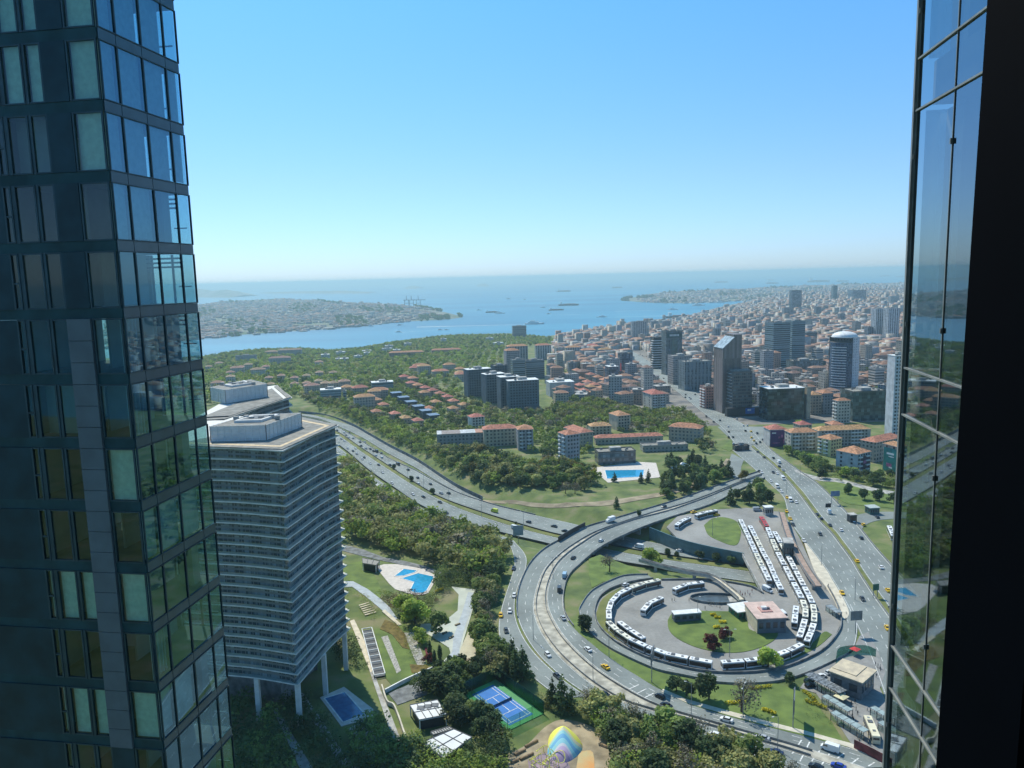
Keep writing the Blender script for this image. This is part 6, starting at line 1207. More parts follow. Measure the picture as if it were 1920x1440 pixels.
slab('flower_bed', [(768,1246),(800,1248),(818,1258),(800,1266),(772,1262)], MATS['ochre_planting'], 0, .2, smooth=False); slab('flower_bed', [(796,1214),(808,1216),(812,1240),(802,1244)], mat('crimson_planting', (.16,.02,.035), .95, .3, .8), 0, .3, smooth=False)
for i, (x, y, a) in enumerate([(834,1188,.9),(846,1196,.9),(877,1239,1.1),(858,1172,.7)]): p = P(x, y, 0); tag(MB().box((p.x, p.y, .35), (2.6,.8,.5), mat('bench_wood', (.22,.17,.1), .8, .2, 2), rz=a).build('garden_bench'), 'long timber block bench on the pale garden plaza, %s of four' % ORD[i], 'bench', 'benches on the garden plaza')
# white garden walls
wall_px('garden_wall', [(722,1300),(760,1280),(800,1262),(830,1250)], 0, 1.6, white, 'long white garden wall above the dark sunken court', 'wall', .5); wall_px('garden_wall', [(716,1290),(726,1320),(738,1327),(748,1350),(760,1385),(768,1395)], 0, 1.6, pale, 'stepped pale wall along the pavilion garden', 'wall', .5)
slab('paved_court', [(728,1300),(800,1270),(806,1300),(745,1322)], conc_dark, 0, .1, smooth=False)
# pavilions
def pav(px, label, h, m, nx=3, ny=2, opening=None):
    q = [P(x, y, h) for x, y in px]; c = sum(q, Vector())/4; r = empty('pavilion', (c.x, c.y, 0), 0, label, 'pavilion'); q = [a-c for a in q]; MB().prism([(a.x, a.y) for a in q], h-.4, h, m).build('roof', r)
    o = MB()
    for i in range(nx+1): a, b2 = q[0].lerp(q[1], i/nx), q[3].lerp(q[2], i/nx); d = b2-a; m_ = (a+b2)/2; o.box((m_.x, m_.y, h+.08), (d.length, .22, .16), dark, rz=math.atan2(d.y, d.x))
    for i in range(ny+1): a, b2 = q[0].lerp(q[3], i/ny), q[1].lerp(q[2], i/ny); d = b2-a; m_ = (a+b2)/2; o.box((m_.x, m_.y, h+.085), (d.length, .22, .17), dark, rz=math.atan2(d.y, d.x))
    o.build('roof_joint', r); MB().prism([(a.x*.86, a.y*.86) for a in q], 0, h-.4, dark).build('wall', r)
    for a in q: MB().box((a.x*.96, a.y*.96, (h-.4)/2), (.35,.35,h-.4), white).build('column', r)
    if opening:
        for t in opening: a = q[0].lerp(q[1], t).lerp(q[3].lerp(q[2], t), .3); MB().box((a.x, a.y, h+.12), (2.6,2.2,.2), hatchm).build('skylight', r)
pav([(791,1392),(851,1367),(885,1382),(832,1422)], 'big white roofed pavilion with dark seams left of the tennis court', 4, mat('pavilion_white', (.72,.72,.70), .7, .06, .2)); pav([(768,1322),(820,1312),(838,1340),(786,1350)], 'white framed pavilion with roof lights above the big pavilion', 4, MATS['pavilion_white'], 4, 2, (.3,.55,.8)); pav([(808,1372),(842,1362),(850,1367),(812,1378)], 'narrow pergola strip behind the big white pavilion', 3, mat('pergola_grey', (.4,.4,.38), .7, .2, .8), 8, 1)
pav([(679,1046),(712,1052),(705,1060),(680,1056)], 'low dark pavilion at the top corner of the garden lawn', 4, mat('roof_brown', (.3,.28,.25), .8, .1, .5), 3, 1); slab('garden_path', [(640,1020),(680,1030),(720,1045),(760,1052),(800,1062),(840,1078),(838,1083),(795,1068),(750,1058),(710,1050),(670,1040),(640,1032)], conc_dark, 0, .05, smooth=False)
pav([(926,1372),(934,1366),(948,1372),(940,1379)], 'small pale roofed play hut left of the coloured mound', 3.4, mat('hut_roof', (.68,.62,.45), .8, .08, .5), 2, 2); pav([(1143,1358),(1152,1353),(1163,1358),(1154,1365)], 'small pale roofed play tower right of the coloured mound', 5.5, MATS['hut_roof'], 2, 2)
# tennis court
q = [(870,1302),(930,1274),(1020,1338),(952,1371)]; pts = [P(x, y, 0) for x, y in q]; c = sum(pts, Vector())/4; r = empty('tennis_court', (c.x, c.y, 0), 0, 'blue and green tennis court with dark green mesh fence', 'tennis court'); q4 = [a-c for a in pts]; pr = lambda s_: [(a.x*s_, a.y*s_) for a in q4]
MB().prism(pr(1), -.1, .1, courtg).build('surround', r)
def bil(u_, v_, z=.17): a = q4[0].lerp(q4[1], u_); b2 = q4[3].lerp(q4[2], u_); p = a.lerp(b2, v_); return Vector((p.x, p.y, z))
MB().prism([tuple(bil(*t)[:2]) for t in ((.14,.08),(.8,.08),(.8,.93),(.14,.93))], .0, .14, courtb).build('playing_surface', r)
ln = MB()
for a, b2 in (((.16,.12),(.77,.12)),((.77,.12),(.77,.89)),((.77,.89),(.16,.89)),((.16,.89),(.16,.12)),((.24,.12),(.24,.89)),((.69,.12),(.69,.89)),((.24,.31),(.69,.31)),((.24,.70),(.69,.70)),((.465,.31),(.465,.70))): strip(ln, [bil(*a), bil(*b2)], .22, 0)
ln.build('court_line', r); a, b2 = bil(.12,.5,.17), bil(.78,.5,.17); d = b2-a; m_ = (a+b2)/2; MB().box((m_.x, m_.y, .6), (d.length, .05, .85), mat('net_cord', (.05,.12,.2), .8, .1, 2), rz=math.atan2(d.y, d.x)).build('net', r)
for i in range(4):
    a, b2 = q4[i], q4[(i+1) % 4]; d = b2-a; m_ = (a+b2)/2; MB().box((m_.x, m_.y, 2.4), (d.length, .06, 4.6), fenceG if i < 2 else fenceC, rz=math.atan2(d.y, d.x)).build('fence', r)
    n_ = int(d.length/5)
    for k in range(n_): p = a.lerp(b2, k/n_); MB().tube((p.x,p.y,0),(p.x,p.y,4.8), .07, .07, dark, 5).build('fence_post', r)
# playground: tan ground, coloured mound, ropes
slab('playground_surface', [(950,1440),(955,1415),(990,1395),(1020,1365),(1050,1350),(1090,1355),(1125,1372),(1150,1395),(1140,1440),(1140,1480),(950,1480)], mat('play_tan', (.42,.34,.22), .9, .25, .15, col2=(.2,.16,.1)), 0, .08); slab('playground_surface', [(1085,1410),(1112,1412),(1110,1470),(1080,1470)], mat('play_orange', (.62,.30,.10), .9, .15, .15, col2=(.5,.4,.2)), 0, .14)
slab('playground_surface', [(990,1425),(1030,1412),(1060,1425),(1065,1450),(1000,1470)], mat('play_mauve', (.32,.24,.28), .9, .2, .15), 0, .12)
mm, t, b = nmat('mound_colours'); N = t.nodes; L = t.links; tc = N.new("ShaderNodeTexCoord"); s = N.new("ShaderNodeSeparateXYZ"); L.new(tc.outputs['Object'], s.inputs[0]); wv = wmath(N, L, 'MULTIPLY', wmath(N, L, 'COSINE', wmath(N, L, 'MULTIPLY', wmath(N, L, 'ABSOLUTE', s.outputs[0]), .62)), 1.5)
zz = wmath(N, L, 'DIVIDE', wmath(N, L, 'SUBTRACT', wmath(N, L, 'ADD', s.outputs[1], 9), wmath(N, L, 'MULTIPLY', wv, 1)), 13.5); rp = N.new("ShaderNodeValToRGB"); L.new(zz, rp.inputs[0]); rp.color_ramp.interpolation = 'CONSTANT'; e = rp.color_ramp.elements
cs = [(0,(.42,.30,.45)),(.1,(.62,.45,.62)),(.2,(.68,.66,.66)),(.27,(.30,.62,.66)),(.4,(.16,.42,.62)),(.52,(.30,.60,.58)),(.62,(.62,.60,.38)),(.72,(.78,.74,.12))]
while len(e) < len(cs): e.new(.9)
for q, (p, c) in zip(e, cs): q.position = p; q.color = (*c, 1)
L.new(rp.outputs[0], b.inputs['Base Color']); b.inputs['Roughness'].default_value = .7
p = P(1056,1400,0); r = empty('play_mound', (p.x, p.y, 0), -.1, 'tall smooth play mound painted in yellow, turquoise, blue and lilac waves', 'play mound'); V = []; nA, nR = 40, 12
for j in range(nR+1):
    for i in range(nA):
        t = 2*math.pi*i/nA; rr_ = 1-j/nR; k = 1-rr_; x = rr_*6.6*math.cos(t)*(1+.12*math.cos(3*t)); y = rr_*9.5*math.sin(t)+2.5*k; V.append((x, y, 6.0*(k**.8*(1.25-.25*k)) if j else -.1))
MB().add(V, [(j*nA+i, j*nA+(i+1) % nA, (j+1)*nA+(i+1) % nA, (j+1)*nA+i) for j in range(nR) for i in range(nA)], mm).build('surface', r, smooth=True); r.scale = (.86,.9,.95)
p = P(1022,1432,0); r = empty('climbing_frame', (p.x, p.y, 0), 0, 'yellow looped rope climbing frame on a grey mound', 'climbing frame'); rpm = mat('yellow_pipe', (.75,.72,.1), .5, .05, 2); rs = np.random.RandomState(4)
for k in range(9):
    o = MB(); cx_, cy_, rr_ = rs.uniform(-4,4), rs.uniform(-4,4), rs.uniform(.9,2.6); n = 14; a0 = rs.rand()*6
    for i in range(n-3): t1, t2 = a0+2*math.pi*i/n, a0+2*math.pi*(i+1)/n; o.tube((cx_+rr_*math.cos(t1), cy_+rr_*math.sin(t1), 2+.8*math.sin(t1*2)), (cx_+rr_*math.cos(t2), cy_+rr_*math.sin(t2), 2+.8*math.sin(t2*2)), .11, .11, rpm, 5)
    for t1 in (a0, a0+2.5): o.tube((cx_+rr_*math.cos(t1), cy_+rr_*math.sin(t1), 0), (cx_+rr_*math.cos(t1), cy_+rr_*math.sin(t1), 2), .09, .09, rpm, 5)
    o.build('loop', r)
woodm = mat('timber_log', (.30,.2,.11), .85, .3, 1)
for i, (x1, y1, x2_, y2_) in enumerate([(965,1415,985,1405),(975,1424,1000,1412),(985,1400,1008,1388),(1125,1395,1150,1405),(1135,1385,1158,1396),(958,1430,972,1424)]):
    a, b2 = P(x1, y1, .4), P(x2_, y2_, .4); o = MB(); o.tube(a, b2, .5, .45, woodm, 8); tag(o.build('timber_log'), 'rough timber beam lying at the edge of the play ground, %s of six' % ORD[i], 'log', 'timber beams of the playground')
# ================================================================ boats
def boat(px, py, L_, az, kind, label):
    p = P(px, py, SEA); r = empty('boat' if kind != 'ship' else 'ship', (p.x, p.y, SEA), az, label, 'boat' if kind != 'ship' else 'ship', 'vessels on the strait'); W2 = L_*.17; m = mat('hull_dark', (.05,.045,.05), .6, .2, .05) if kind == 'ship' else white; h = L_*.07
    o = MB(); loft(o, [(-L_/2,W2*.4,-1,W2*.45,h),(-L_*.3,W2*.45,-1,W2*.5,h),(L_*.25,W2*.45,-1,W2*.5,h),(L_*.42,W2*.2,-1,W2*.28,h*1.1),(L_/2,.1,-1,.2,h*1.25)], m); o.build('hull', r)
    if kind == 'ship': MB().box((-L_*.36,0,h+L_*.06), (L_*.1,W2*.8,L_*.12), white).build('bridge_house', r); MB().box((L_*.05,0,h+L_*.015), (L_*.6,W2*.75,L_*.03), mat('cargo_red', (.3,.1,.08), .7, .2, .05)).build('deck_cargo', r)
    else: MB().box((-L_*.05,0,h+L_*.035), (L_*.55,W2*.7,L_*.07), white).box((-L_*.1,0,h+L_*.1), (L_*.25,W2*.5,L_*.05), white).build('cabin', r)
    if kind == 'wake': MB().add([(-L_*.4,-W2*.3,.3),(-L_*.4,W2*.3,.3),(-L_*6,W2*1.2,.3),(-L_*6,-W2*1.2,.3)], [(0,1,2,3)], mat('foam', (.6,.68,.7), .9, .2, .05)).build('wake', r)
for i, (x, y, l, az, k, lb) in enumerate([(747,623,55,2.6,'b','small white ferry off the far shore, left of the port'),(826,619,45,.5,'wake','little boat with a short wake near the left point'),(695,612,50,0,'b','low boat close under the far shore'),(838,619,40,0,'b','tiny boat near the left point'),(750,610,50,.2,'b','dark small boat under the far shore below the port'),(1066,573,230,0,'ship','large freighter with high superstructure in the middle of the strait'),(1043,582,150,.1,'ship','dark low ship left below the large freighter'),(1018,577,70,3.1,'wake','white speed boat with a bright wake left of the freighter'),(1028,589,60,2.4,'wake','white boat turning left below the dark ship'),(1128,595,90,3.14,'wake','dark boat with long foam trail right of centre'),(1262,581,90,0,'wake','fast ferry drawing a long white line off the old city'),(1057,547,300,0,'ship','long grey tanker on the horizon left of centre'),(1157,540,260,0,'ship','ship with pale wake near the horizon'),(954,561,90,0,'b','lone small tower like buoy boat far off'),(983,562,60,3.1,'wake','white boat speck with foam left of centre'),(922,586,120,0,'ship','dark coaster left of the freighter group'),(937,588,100,0,'b','pale ferry beside the dark coaster'),(898,582,60,0,'b','small white boat near the left point'),(1002,608,140,0,'wake','ferry right behind the grey hotel slab'),(1352,530,420,0,'ship','long dark tanker at anchor above the old city'),(1445,525,260,0,'ship','small tanker silhouette at anchor on the horizon'),(1448,532,330,0,'ship','tanker silhouette at anchor just below another one'),(1535,529,600,0,'ship','longest pale tanker at anchor near the right'),(1580,528,330,0,'ship','dark tanker at anchor right of the longest one'),(1660,518,420,0,'ship','distant tanker on the horizon at far right'),(1688,519,300,0,'ship','last tanker beside the right edge of the horizon'),(1310,573,130,0,'b','ferry in the inlet below the old city'),(1275,596,220,.1,'ship','moored ship at the near quay of the inlet'),(1350,568,110,0,'b','ferry in the narrow part of the inlet'),(1308,567,90,0,'b','small ferry close to the old city shore')]): boat(x, y, l*.8, az, k, lb)
# port cranes
for i, x in enumerate((763,772,785)):
    p = P(x, 581, SEA); r = empty('port_crane', (p.x, p.y, SEA), 0, 'tall grey harbour crane at the far port, %s one from the left' % ORD[i], 'crane', 'harbour cranes'); m = mat('crane_grey', (.2,.24,.28), .6, .1, .1)
    for s_ in (-1, 1): MB().box((s_*18,0,45), (5,5,90), m).build('leg', r)
    MB().box((0,0,60), (40,5,5), m).build('cross_beam', r); MB().box((15,0,88), (95,5,6), m).build('boom', r); MB().box((0,0,105), (5,5,40), m).build('mast', r)
# ================================================================ trees
def leafcloud(rs, n, blobs, size, flat=.5):
    """n leaf quads spread over several uneven clumps; blobs: (x, y, z, rx, ry, rz)"""
    bl = np.array(blobs); wgt = bl[:, 3]*bl[:, 4]; k = rs.choice(len(bl), n, p=wgt/wgt.sum()); d = rs.normal(size=(n, 3)); d /= np.linalg.norm(d, axis=1)[:, None]
    rr = rs.rand(n)**.28; c = bl[k, :3]+d*bl[k, 3:6]*rr[:, None]*rs.uniform(.85, 1.12, (n, 1)); nn = d*1.0+rs.normal(size=(n, 3))*.6; nn[:, 2] += .35; nn /= np.linalg.norm(nn, axis=1)[:, None]
    a = np.cross(nn, rs.normal(size=(n, 3))); a /= np.linalg.norm(a, axis=1)[:, None]; b_ = np.cross(nn, a); s_ = size*rs.uniform(.55, 1.35, (n, 1)); a *= s_; b_ *= s_*rs.uniform(.5, 1, (n, 1))
    V = np.stack([c-a-b_, c+a-b_*.6, c+a*.8+b_, c-a*.7+b_*.8], 1).reshape(-1, 3); return V
def quads(n): return np.arange(4*n).reshape(-1, 4)
def tree_proto(kind, seed, n=750):
    rs = np.random.RandomState(seed); tk = MB()
    if kind in ('conifer', 'cypress'):
        H = 13; R_ = 3.3 if kind == 'conifer' else 1.5; bl = []
        for i in range(11): t = i/10; r_ = R_*(1-t)**.85+.25; 
        if kind == 'conifer':
            for i in range(10):
                t = i/9; r_ = R_*(1-t)**.9+.3
                for q in range(5): a = rs.rand()*6.28; bl.append((r_*.55*math.cos(a), r_*.55*math.sin(a), 1.6+t*11, r_*.6, r_*.6, .75))
        else: bl = [(0,0,1.5+i*1.15,R_*math.sin(math.pi*(.18+.8*i/9))+.2,R_*math.sin(math.pi*(.18+.8*i/9))+.2,1.2) for i in range(9)]
        tk.tube((0,0,-.3),(0,0,H*.9), .28, .05, bark, 6); V = leafcloud(rs, n, bl, .38 if kind == 'conifer' else .3)
    else:
        H = 9; bl = []; nb = rs.randint(9, 14)
        for i in range(nb):
            a = rs.rand()*6.28; r_ = rs.uniform(.6, 2.9); z = rs.uniform(3.6, 8.2); s_ = rs.uniform(1.1, 2.0)*(1 if z < 7 else .8); bl.append((r_*1.25*math.cos(a)*(1-.1*(z-5)), r_*1.25*math.sin(a)*(1-.1*(z-5)), z-.9, s_*1.25, s_*1.25, s_))
        bl.append((0,0,5,2.6,2.6,2.4))
        tk.tube((0,0,-.3),(.1,.1,3), .3, .22, bark, 7)
        for b_ in bl[:7]: tk.tube((.1,.1,2.4+rs.rand()),(b_[0]*.8,b_[1]*.8,b_[2]), .13, .04, bark, 5)
        if kind == 'bare':
            for i in range(60): b_ = bl[rs.randint(len(bl))]; d = rs.normal(size=3); d /= np.linalg.norm(d); tk.tube((b_[0]*.6,b_[1]*.6,b_[2]-.8),(b_[0]+d[0]*b_[3],b_[1]+d[1]*b_[3],b_[2]+abs(d[2])*b_[3]), .05, .015, bark, 3, cap=False)
            V = leafcloud(rs, int(n*.55), bl, .2)
        else: V = leafcloud(rs, int(n*1.3), bl, .42)
    return tk, V
LM = {'dark': L_dark, 'mid': L_mid, 'light': L_light, 'olive': L_olive, 'bare': L_bare, 'bronze': L_orange, 'red': L_red, 'conifer': L_dark, 'cypress': L_dark}
TP = {}
for kd in LM:
    TP[kd] = []
    for s_ in range(3):
        tk, V = tree_proto(kd, s_*17+len(kd)*3+1, 900); TP[kd].append((tk.mesh('trunk'), npmesh('crown', V, quads(len(V)//4), [LM[kd]])))
DESC = {'dark':'dark green round tree','mid':'mid green leafy tree','light':'fresh light green tree','olive':'olive brown budding tree','bare':'bare twiggy tree','bronze':'bronze leaved spreading tree','red':'dark red leaved small tree','conifer':'dark pointed conifer','cypress':'slim dark cypress'}
def tree(p, kd, s_, where, z=None, uniq=False):
    tm, cm = TP[kd][rs_t.randint(3)]; lab_ = ('big ' if s_ > 10.5 else 'small ' if s_ < 8.5 else '') if not uniq and kd not in ('conifer','cypress') else ''
    r = empty({'conifer':'conifer_tree','cypress':'cypress_tree'}.get(kd, 'tree'), (p.x, p.y, p.z if z is None else z), rs_t.rand()*6.28, lab_+DESC[kd]+' '+where, 'tree', 'trees '+where if not uniq else None)
    k = s_/9.0 if kd not in ('conifer','cypress') else s_/13.0; r.scale = (k*rs_t.uniform(.9,1.12), k*rs_t.uniform(.9,1.12), k); link('trunk', tm, r); link('crown', cm, r); return r
rs_t = np.random.RandomState(21)
MASK = []                                       # road centre lines + half widths to keep clear
for A_, B2 in list(W5.values())+[RO, RI, SR, LP, AV1, AV2, FARAV]:
    c_ = [tuple(((a+b_)/2)[:2]) for a, b_ in zip(A_, B2)][::3]; MASK.append((c_, max((a-b_).length for a, b_ in zip(A_[::5], B2[::5]))/2+1.5))
def clear(x, y, pad=0, occ=True):
    x = np.atleast_1d(x).astype(float); y = np.atleast_1d(y).astype(float); ok = np.ones(x.shape, bool)
    for c_, h_ in MASK: ok &= dist_poly(x, y, c_) > h_+pad
    if occ:
        for a, b_, r_ in OCC: ok &= np.hypot(x-a, y-b_) > r_*.8+pad
    return ok
KEEP = [[(600,1290),(700,1290),(712,1362),(640,1370)],[(700,1055),(820,1062),(820,1118),(700,1110)],[(862,1296),(930,1262),(1028,1338),(952,1378)],[(1105,860),(1240,864),(1245,898),(1140,912)],[(785,1362),(890,1362),(895,1390),(832,1430),(785,1400)],[(845,1098),(895,1100),(895,1255),(820,1258),(780,1180)],[(765,1308),(842,1306),(842,1350),(785,1354)],[(640,1060),(700,1060),(715,1120),(760,1175),(700,1120)],[(1010,1345),(1110,1345),(1150,1440),(950,1440)]]
KW = [[P(x, y, 0) for x, y in k_] for k_ in KEEP]
def notkeep(x, y):
    ok = np.ones(len(np.atleast_1d(x)), bool)
    for k_ in KW: ok &= ~inpoly(np.atleast_1d(x), np.atleast_1d(y), k_)
    return ok
PLACED = []
def fill(px, n, mix, where, smin=7, smax=12, gap=5.0, z=None, pad=2.0):
    w_ = [G(x, y) for x, y in px]; xs = [p.x for p in w_]; ys_ = [p.y for p in w_]; k = 0; tries = 0
    while k < n and tries < n*60:
        tries += 1; x, y = rs_t.uniform(min(xs), max(xs)), rs_t.uniform(min(ys_), max(ys_))
        if not inpoly(np.array([x]), np.array([y]), w_)[0] or not clear(x, y, pad)[0] or not notkeep(x, y)[0]: continue
        if any((x-a)**2+(y-b_)**2 < gap*gap for a, b_ in PLACED): continue
        PLACED.append((x, y)); kd = mix[rs_t.randint(len(mix))]; tree(Vector((x, y, Tz(x, y))), kd, rs_t.uniform(smin, smax)*(1.25 if kd in ('conifer','cypress') else 1), where); k += 1
# single trees the photo shows clearly
def one(px, py, kd, s_, where, z=0):
    p = P(px, py, z); PLACED.append((p.x, p.y)); tree(p, kd, s_, where, z, True)
one(1222,1062,'light',12,'standing over the sunken road behind the flyover', ZR); one(1143,1072,'bare',10,'on the grass slope inside the flyover curve'); one(1329,1312,'dark',11,'tallest and darkest on the big lawn'); one(1287,1305,'dark',7,'left of the darkest tree on the big lawn'); one(1268,1297,'dark',6.5,'at the left end of the big lawn'); one(1391,1335,'bare',14,'with pale twigs in the middle of the big lawn'); one(1440,1250,'light',9,'in front of the buses at the ring bottom'); one(1483,1283,'dark',5,'small, beside the loop road above the lawn')
one(1334,1218,'red',7.5,'left one on the terminal lawn'); one(1357,1197,'red',5.5,'right one on the terminal lawn'); one(1094,1182,'dark',8,'alone on the verge between ring road and loop road'); one(1156,953,'conifer',9,'alone on the bank behind the flyover'); one(778,1168,'light',13,'with big yellow green crown below the garden pool'); one(765,1152,'light',12,'spreading beside the garden path below the pool'); one(818,1185,'mid',11,'leaning over the pale garden plaza'); one(790,1205,'light',8,'slim, at the corner of the pale plaza'); one(806,1232,'cypress',8,'left one of three cones beside the plaza'); one(825,1240,'cypress',8,'right one of three cones beside the plaza'); one(815,1250,'cypress',8,'front one of three cones beside the plaza'); one(803,1240,'red',4,'low, between the dark cones')
one(1060,925,'bare',10,'left one on the dirt path bank'); one(1078,925,'bare',9,'right one on the dirt path bank'); one(1202,905,'conifer',9,'in front of the rectangular pool'); one(1216,904,'conifer',10,'right of the one in front of the rectangular pool'); one(1152,903,'conifer',8,'at the left corner of the rectangular pool'); one(1397,900,'bronze',8,'on the mound at the avenue fork')
fill([(958,1232),(1010,1262),(1003,1285),(960,1275)], 9, ['conifer'], 'in the dark clump above the tennis court', 9, 12, 3.2); fill([(1035,1300),(1085,1320),(1080,1345),(1035,1330)], 10, ['conifer'], 'in the spruce row right of the tennis court', 8, 12, 3.0)
fill([(888,1085),(945,1072),(930,1130),(932,1200),(975,1262),(940,1280),(900,1225),(893,1150)], 38, ['dark','mid','mid','olive','bare'], 'in the belt between garden plaza and slip road', 7, 11, 4.4)
fill([(800,1255),(860,1245),(895,1262),(860,1300),(850,1330),(880,1345),(935,1365),(900,1385),(840,1350),(800,1300)], 22, ['dark','dark','mid'], 'around the near corner of the tennis court', 7, 10, 4.6)
fill([(1110,1330),(1240,1360),(1340,1400),(1440,1432),(1490,1470),(1180,1500),(1150,1400),(1100,1360)], 46, ['dark','olive','mid','olive','bare','bare'], 'in the belt below the lower carriageway', 8, 12, 5.0)
fill([(1238,905),(1300,885),(1360,890),(1400,900),(1440,905),(1468,925),(1440,945),(1330,948),(1262,950),(1240,930)], 34, ['dark','dark','conifer','mid'], 'in the grove above the bus turnaround', 8, 12, 6)
fill([(1180,870),(1330,862),(1325,885),(1200,898)], 12, ['conifer','dark'], 'in the row right of the rectangular pool', 8, 11, 5); fill([(1478,852),(1530,868),(1560,885),(1540,900),(1500,885)], 16, ['dark','mid','light'], 'on the slope below the beige blocks', 7, 10, 6); fill([(1570,885),(1700,900),(1700,925),(1580,905)], 14, ['mid','dark','light'], 'in front of the poster houses', 7, 10, 6); fill([(1590,925),(1640,930),(1700,938),(1690,948),(1600,935)], 5, ['dark'], 'on the grass right of the avenue', 7, 9, 8)
fill([(815,850),(900,850),(960,870),(1050,880),(1105,885),(1200,905),(1110,918),(1000,920),(905,915),(850,888)], 62, ['mid','dark','bronze','mid','light','olive','olive'], 'in the wood between motorway and schools', 9, 14, 7)
# far woods and fillers as masses
def forest(name, px, step, kinds, rs, s0, s1, nleaf, occ=True, z=None, dens=.92, lsz=.62):
    w_ = [G(x, y) for x, y in px]; xs = [p.x for p in w_]; ys_ = [p.y for p in w_]; x, y = scatter(min(ys_), max(ys_), step, min(xs), max(xs), rs); k = inpoly(x, y, w_) & (rs.rand(len(x)) < dens); x, y = x[k], y[k]
    k = clear(x, y, 5 if name in ('park_woods','far_woods') else 3, occ) & notkeep(x, y); x, y = x[k], y[k]; zz = T(x, y); tot = {}
    base = []
    for s_ in range(6):
        nb = 6; bl = [(0,0,.55,.38,.38,.36)]+[(.3*math.cos(a), .3*math.sin(a), rs.uniform(.4,.8), .26, .26, .2) for a in rs.rand(nb)*6.28]; base.append(leafcloud(rs, nleaf, bl, lsz/10.))
    for kd in set(kinds): tot[kd] = []
    for i in range(len(x)):
        kd = kinds[rs.randint(len(kinds))]; s_ = rs.uniform(s0, s1); V = base[rs.randint(6)]*np.array([s_*1.05, s_*1.05, s_]); a = rs.rand()*6.28; c_, s2 = math.cos(a), math.sin(a)
        tot[kd].append(np.stack([V[:,0]*c_-V[:,1]*s2+x[i], V[:,0]*s2+V[:,1]*c_+y[i], V[:,2]+zz[i]], 1))
    Vs = []; mi = []; mats = []
    for q, kd in enumerate(sorted(tot)):
        if tot[kd]: V = np.concatenate(tot[kd]); Vs.append(V); mi.append(np.full(len(V)//4, len(mats))); mats.append(LM[kd])
    if Vs: V = np.concatenate(Vs); tag(link(name, npmesh(name, V, quads(len(V)//4), mats, np.concatenate(mi))), kind='stuff')
    print(name, len(x))
rf = np.random.RandomState(8)
forest('far_woods', [(300,676),(382,672),(430,663),(492,657),(565,656),(625,660),(690,653),(740,644),(840,631),(950,629),(1030,634),(1050,645),(950,652),(945,700),(868,700),(866,745),(830,730),(770,705),(700,710),(640,740),(560,748),(300,770)], 15, ['dark','mid','light','olive','light','mid'], rf, 7, 12, 70, lsz=1.0)
forest('park_woods', [(560,750),(640,742),(700,712),(770,706),(830,735),(866,748),(950,775),(1020,772),(1080,748),(1190,772),(1290,790),(1345,815),(1330,850),(1200,838),(1110,835),(1095,878),(1046,880),(1000,850),(905,842),(812,842),(790,830),(760,815),(730,800),(690,782),(640,772),(600,768)], 9.5, ['light','mid','dark','olive','mid','light','bare'], rf, 6.5, 10.5, 110, lsz=.8)
forest('verge_woods', [(645,860),(665,890),(700,920),(745,952),(795,975),(850,995),(905,1010),(948,1020),(950,1060),(930,1085),(880,1085),(840,1070),(790,1050),(720,1035),(645,1010)], 6.5, ['olive','light','olive','light','mid','mid','bare','olive'], rf, 9, 14, 220, lsz=.6)
forest('verge_woods', [(590,776),(660,790),(700,806),(735,826),(785,855),(830,888),(860,905),(870,880),(815,840),(760,815),(700,785),(640,772)], 8, ['light','mid','dark'], rf, 6, 10, 120, lsz=.7)
forest('shrubbery', [(560,1310),(610,1360),(650,1420),(700,1470),(600,1470),(520,1330)], 3.3, ['dark'], rf, 4, 7, 150, lsz=.5); forest('shrubbery', [(655,1380),(720,1360),(760,1440),(790,1500),(700,1500)], 3.3, ['dark','mid'], rf, 4, 8, 150, lsz=.5); forest('shrubbery', [(300,1330),(500,1330),(560,1440),(560,1500),(300,1500)], 4.4, ['dark','mid'], rf, 5, 9, 120, lsz=.5)
forest('shrubbery', [(775,1290),(840,1290),(870,1340),(900,1400),(870,1440),(960,1430),(940,1380),(900,1350),(860,1345),(840,1360),(780,1300)], 3.03, ['dark','mid'], rf, 4, 8, 160, lsz=.45); forest('shrubbery', [(700,1420),(780,1400),(840,1430),(950,1440),(950,1500),(700,1500)], 3.3, ['dark','mid','light'], rf, 5, 8, 150, lsz=.5)
forest('shrubbery', [(1005,1290),(1060,1320),(1120,1340),(1100,1352),(1040,1345),(1000,1330)], 2.48, ['bronze','dark','olive'], rf, 2.5, 5, 120, lsz=.35); forest('shrubbery', [(1115,1350),(1170,1355),(1230,1385),(1240,1440),(1240,1500),(1150,1500),(1160,1400)], 3.3, ['dark','mid'], rf, 5, 9, 150, lsz=.5)
forest('shrubbery', [(700,1112),(770,1120),(845,1120),(850,1150),(790,1160),(840,1200),(800,1180),(745,1160),(715,1130)], 2.48, ['mid','dark','light','red'], rf, 2.5, 5, 130, lsz=.35); forest('shrubbery', [(640,1100),(690,1125),(715,1145),(700,1165),(680,1130),(645,1110)], 1.93, ['mid','light','olive','bronze'], rf, 1.5, 3.5, 100, lsz=.3); forest('shrubbery', [(640,1180),(690,1260),(650,1250),(620,1230)], 2.75, ['dark'], rf, 3, 6, 130, lsz=.4); forest('shrubbery', [(728,1165),(775,1185),(800,1250),(815,1262),(790,1262),(770,1240),(755,1195)], 2.75, ['light','olive','mid'], rf, 2, 4, 110, lsz=.3)
forest('shrubbery', [(1500,1305),(1530,1300),(1560,1350),(1580,1385),(1560,1380),(1510,1345)], 2.2, ['mid','dark','bronze'], rf, 1.2, 2.6, 90, lsz=.25, occ=False); forest('shrubbery', [(820,1075),(880,1080),(890,1100),(850,1098),(822,1120)], 2.75, ['dark','mid'], rf, 4, 8, 130, lsz=.4)
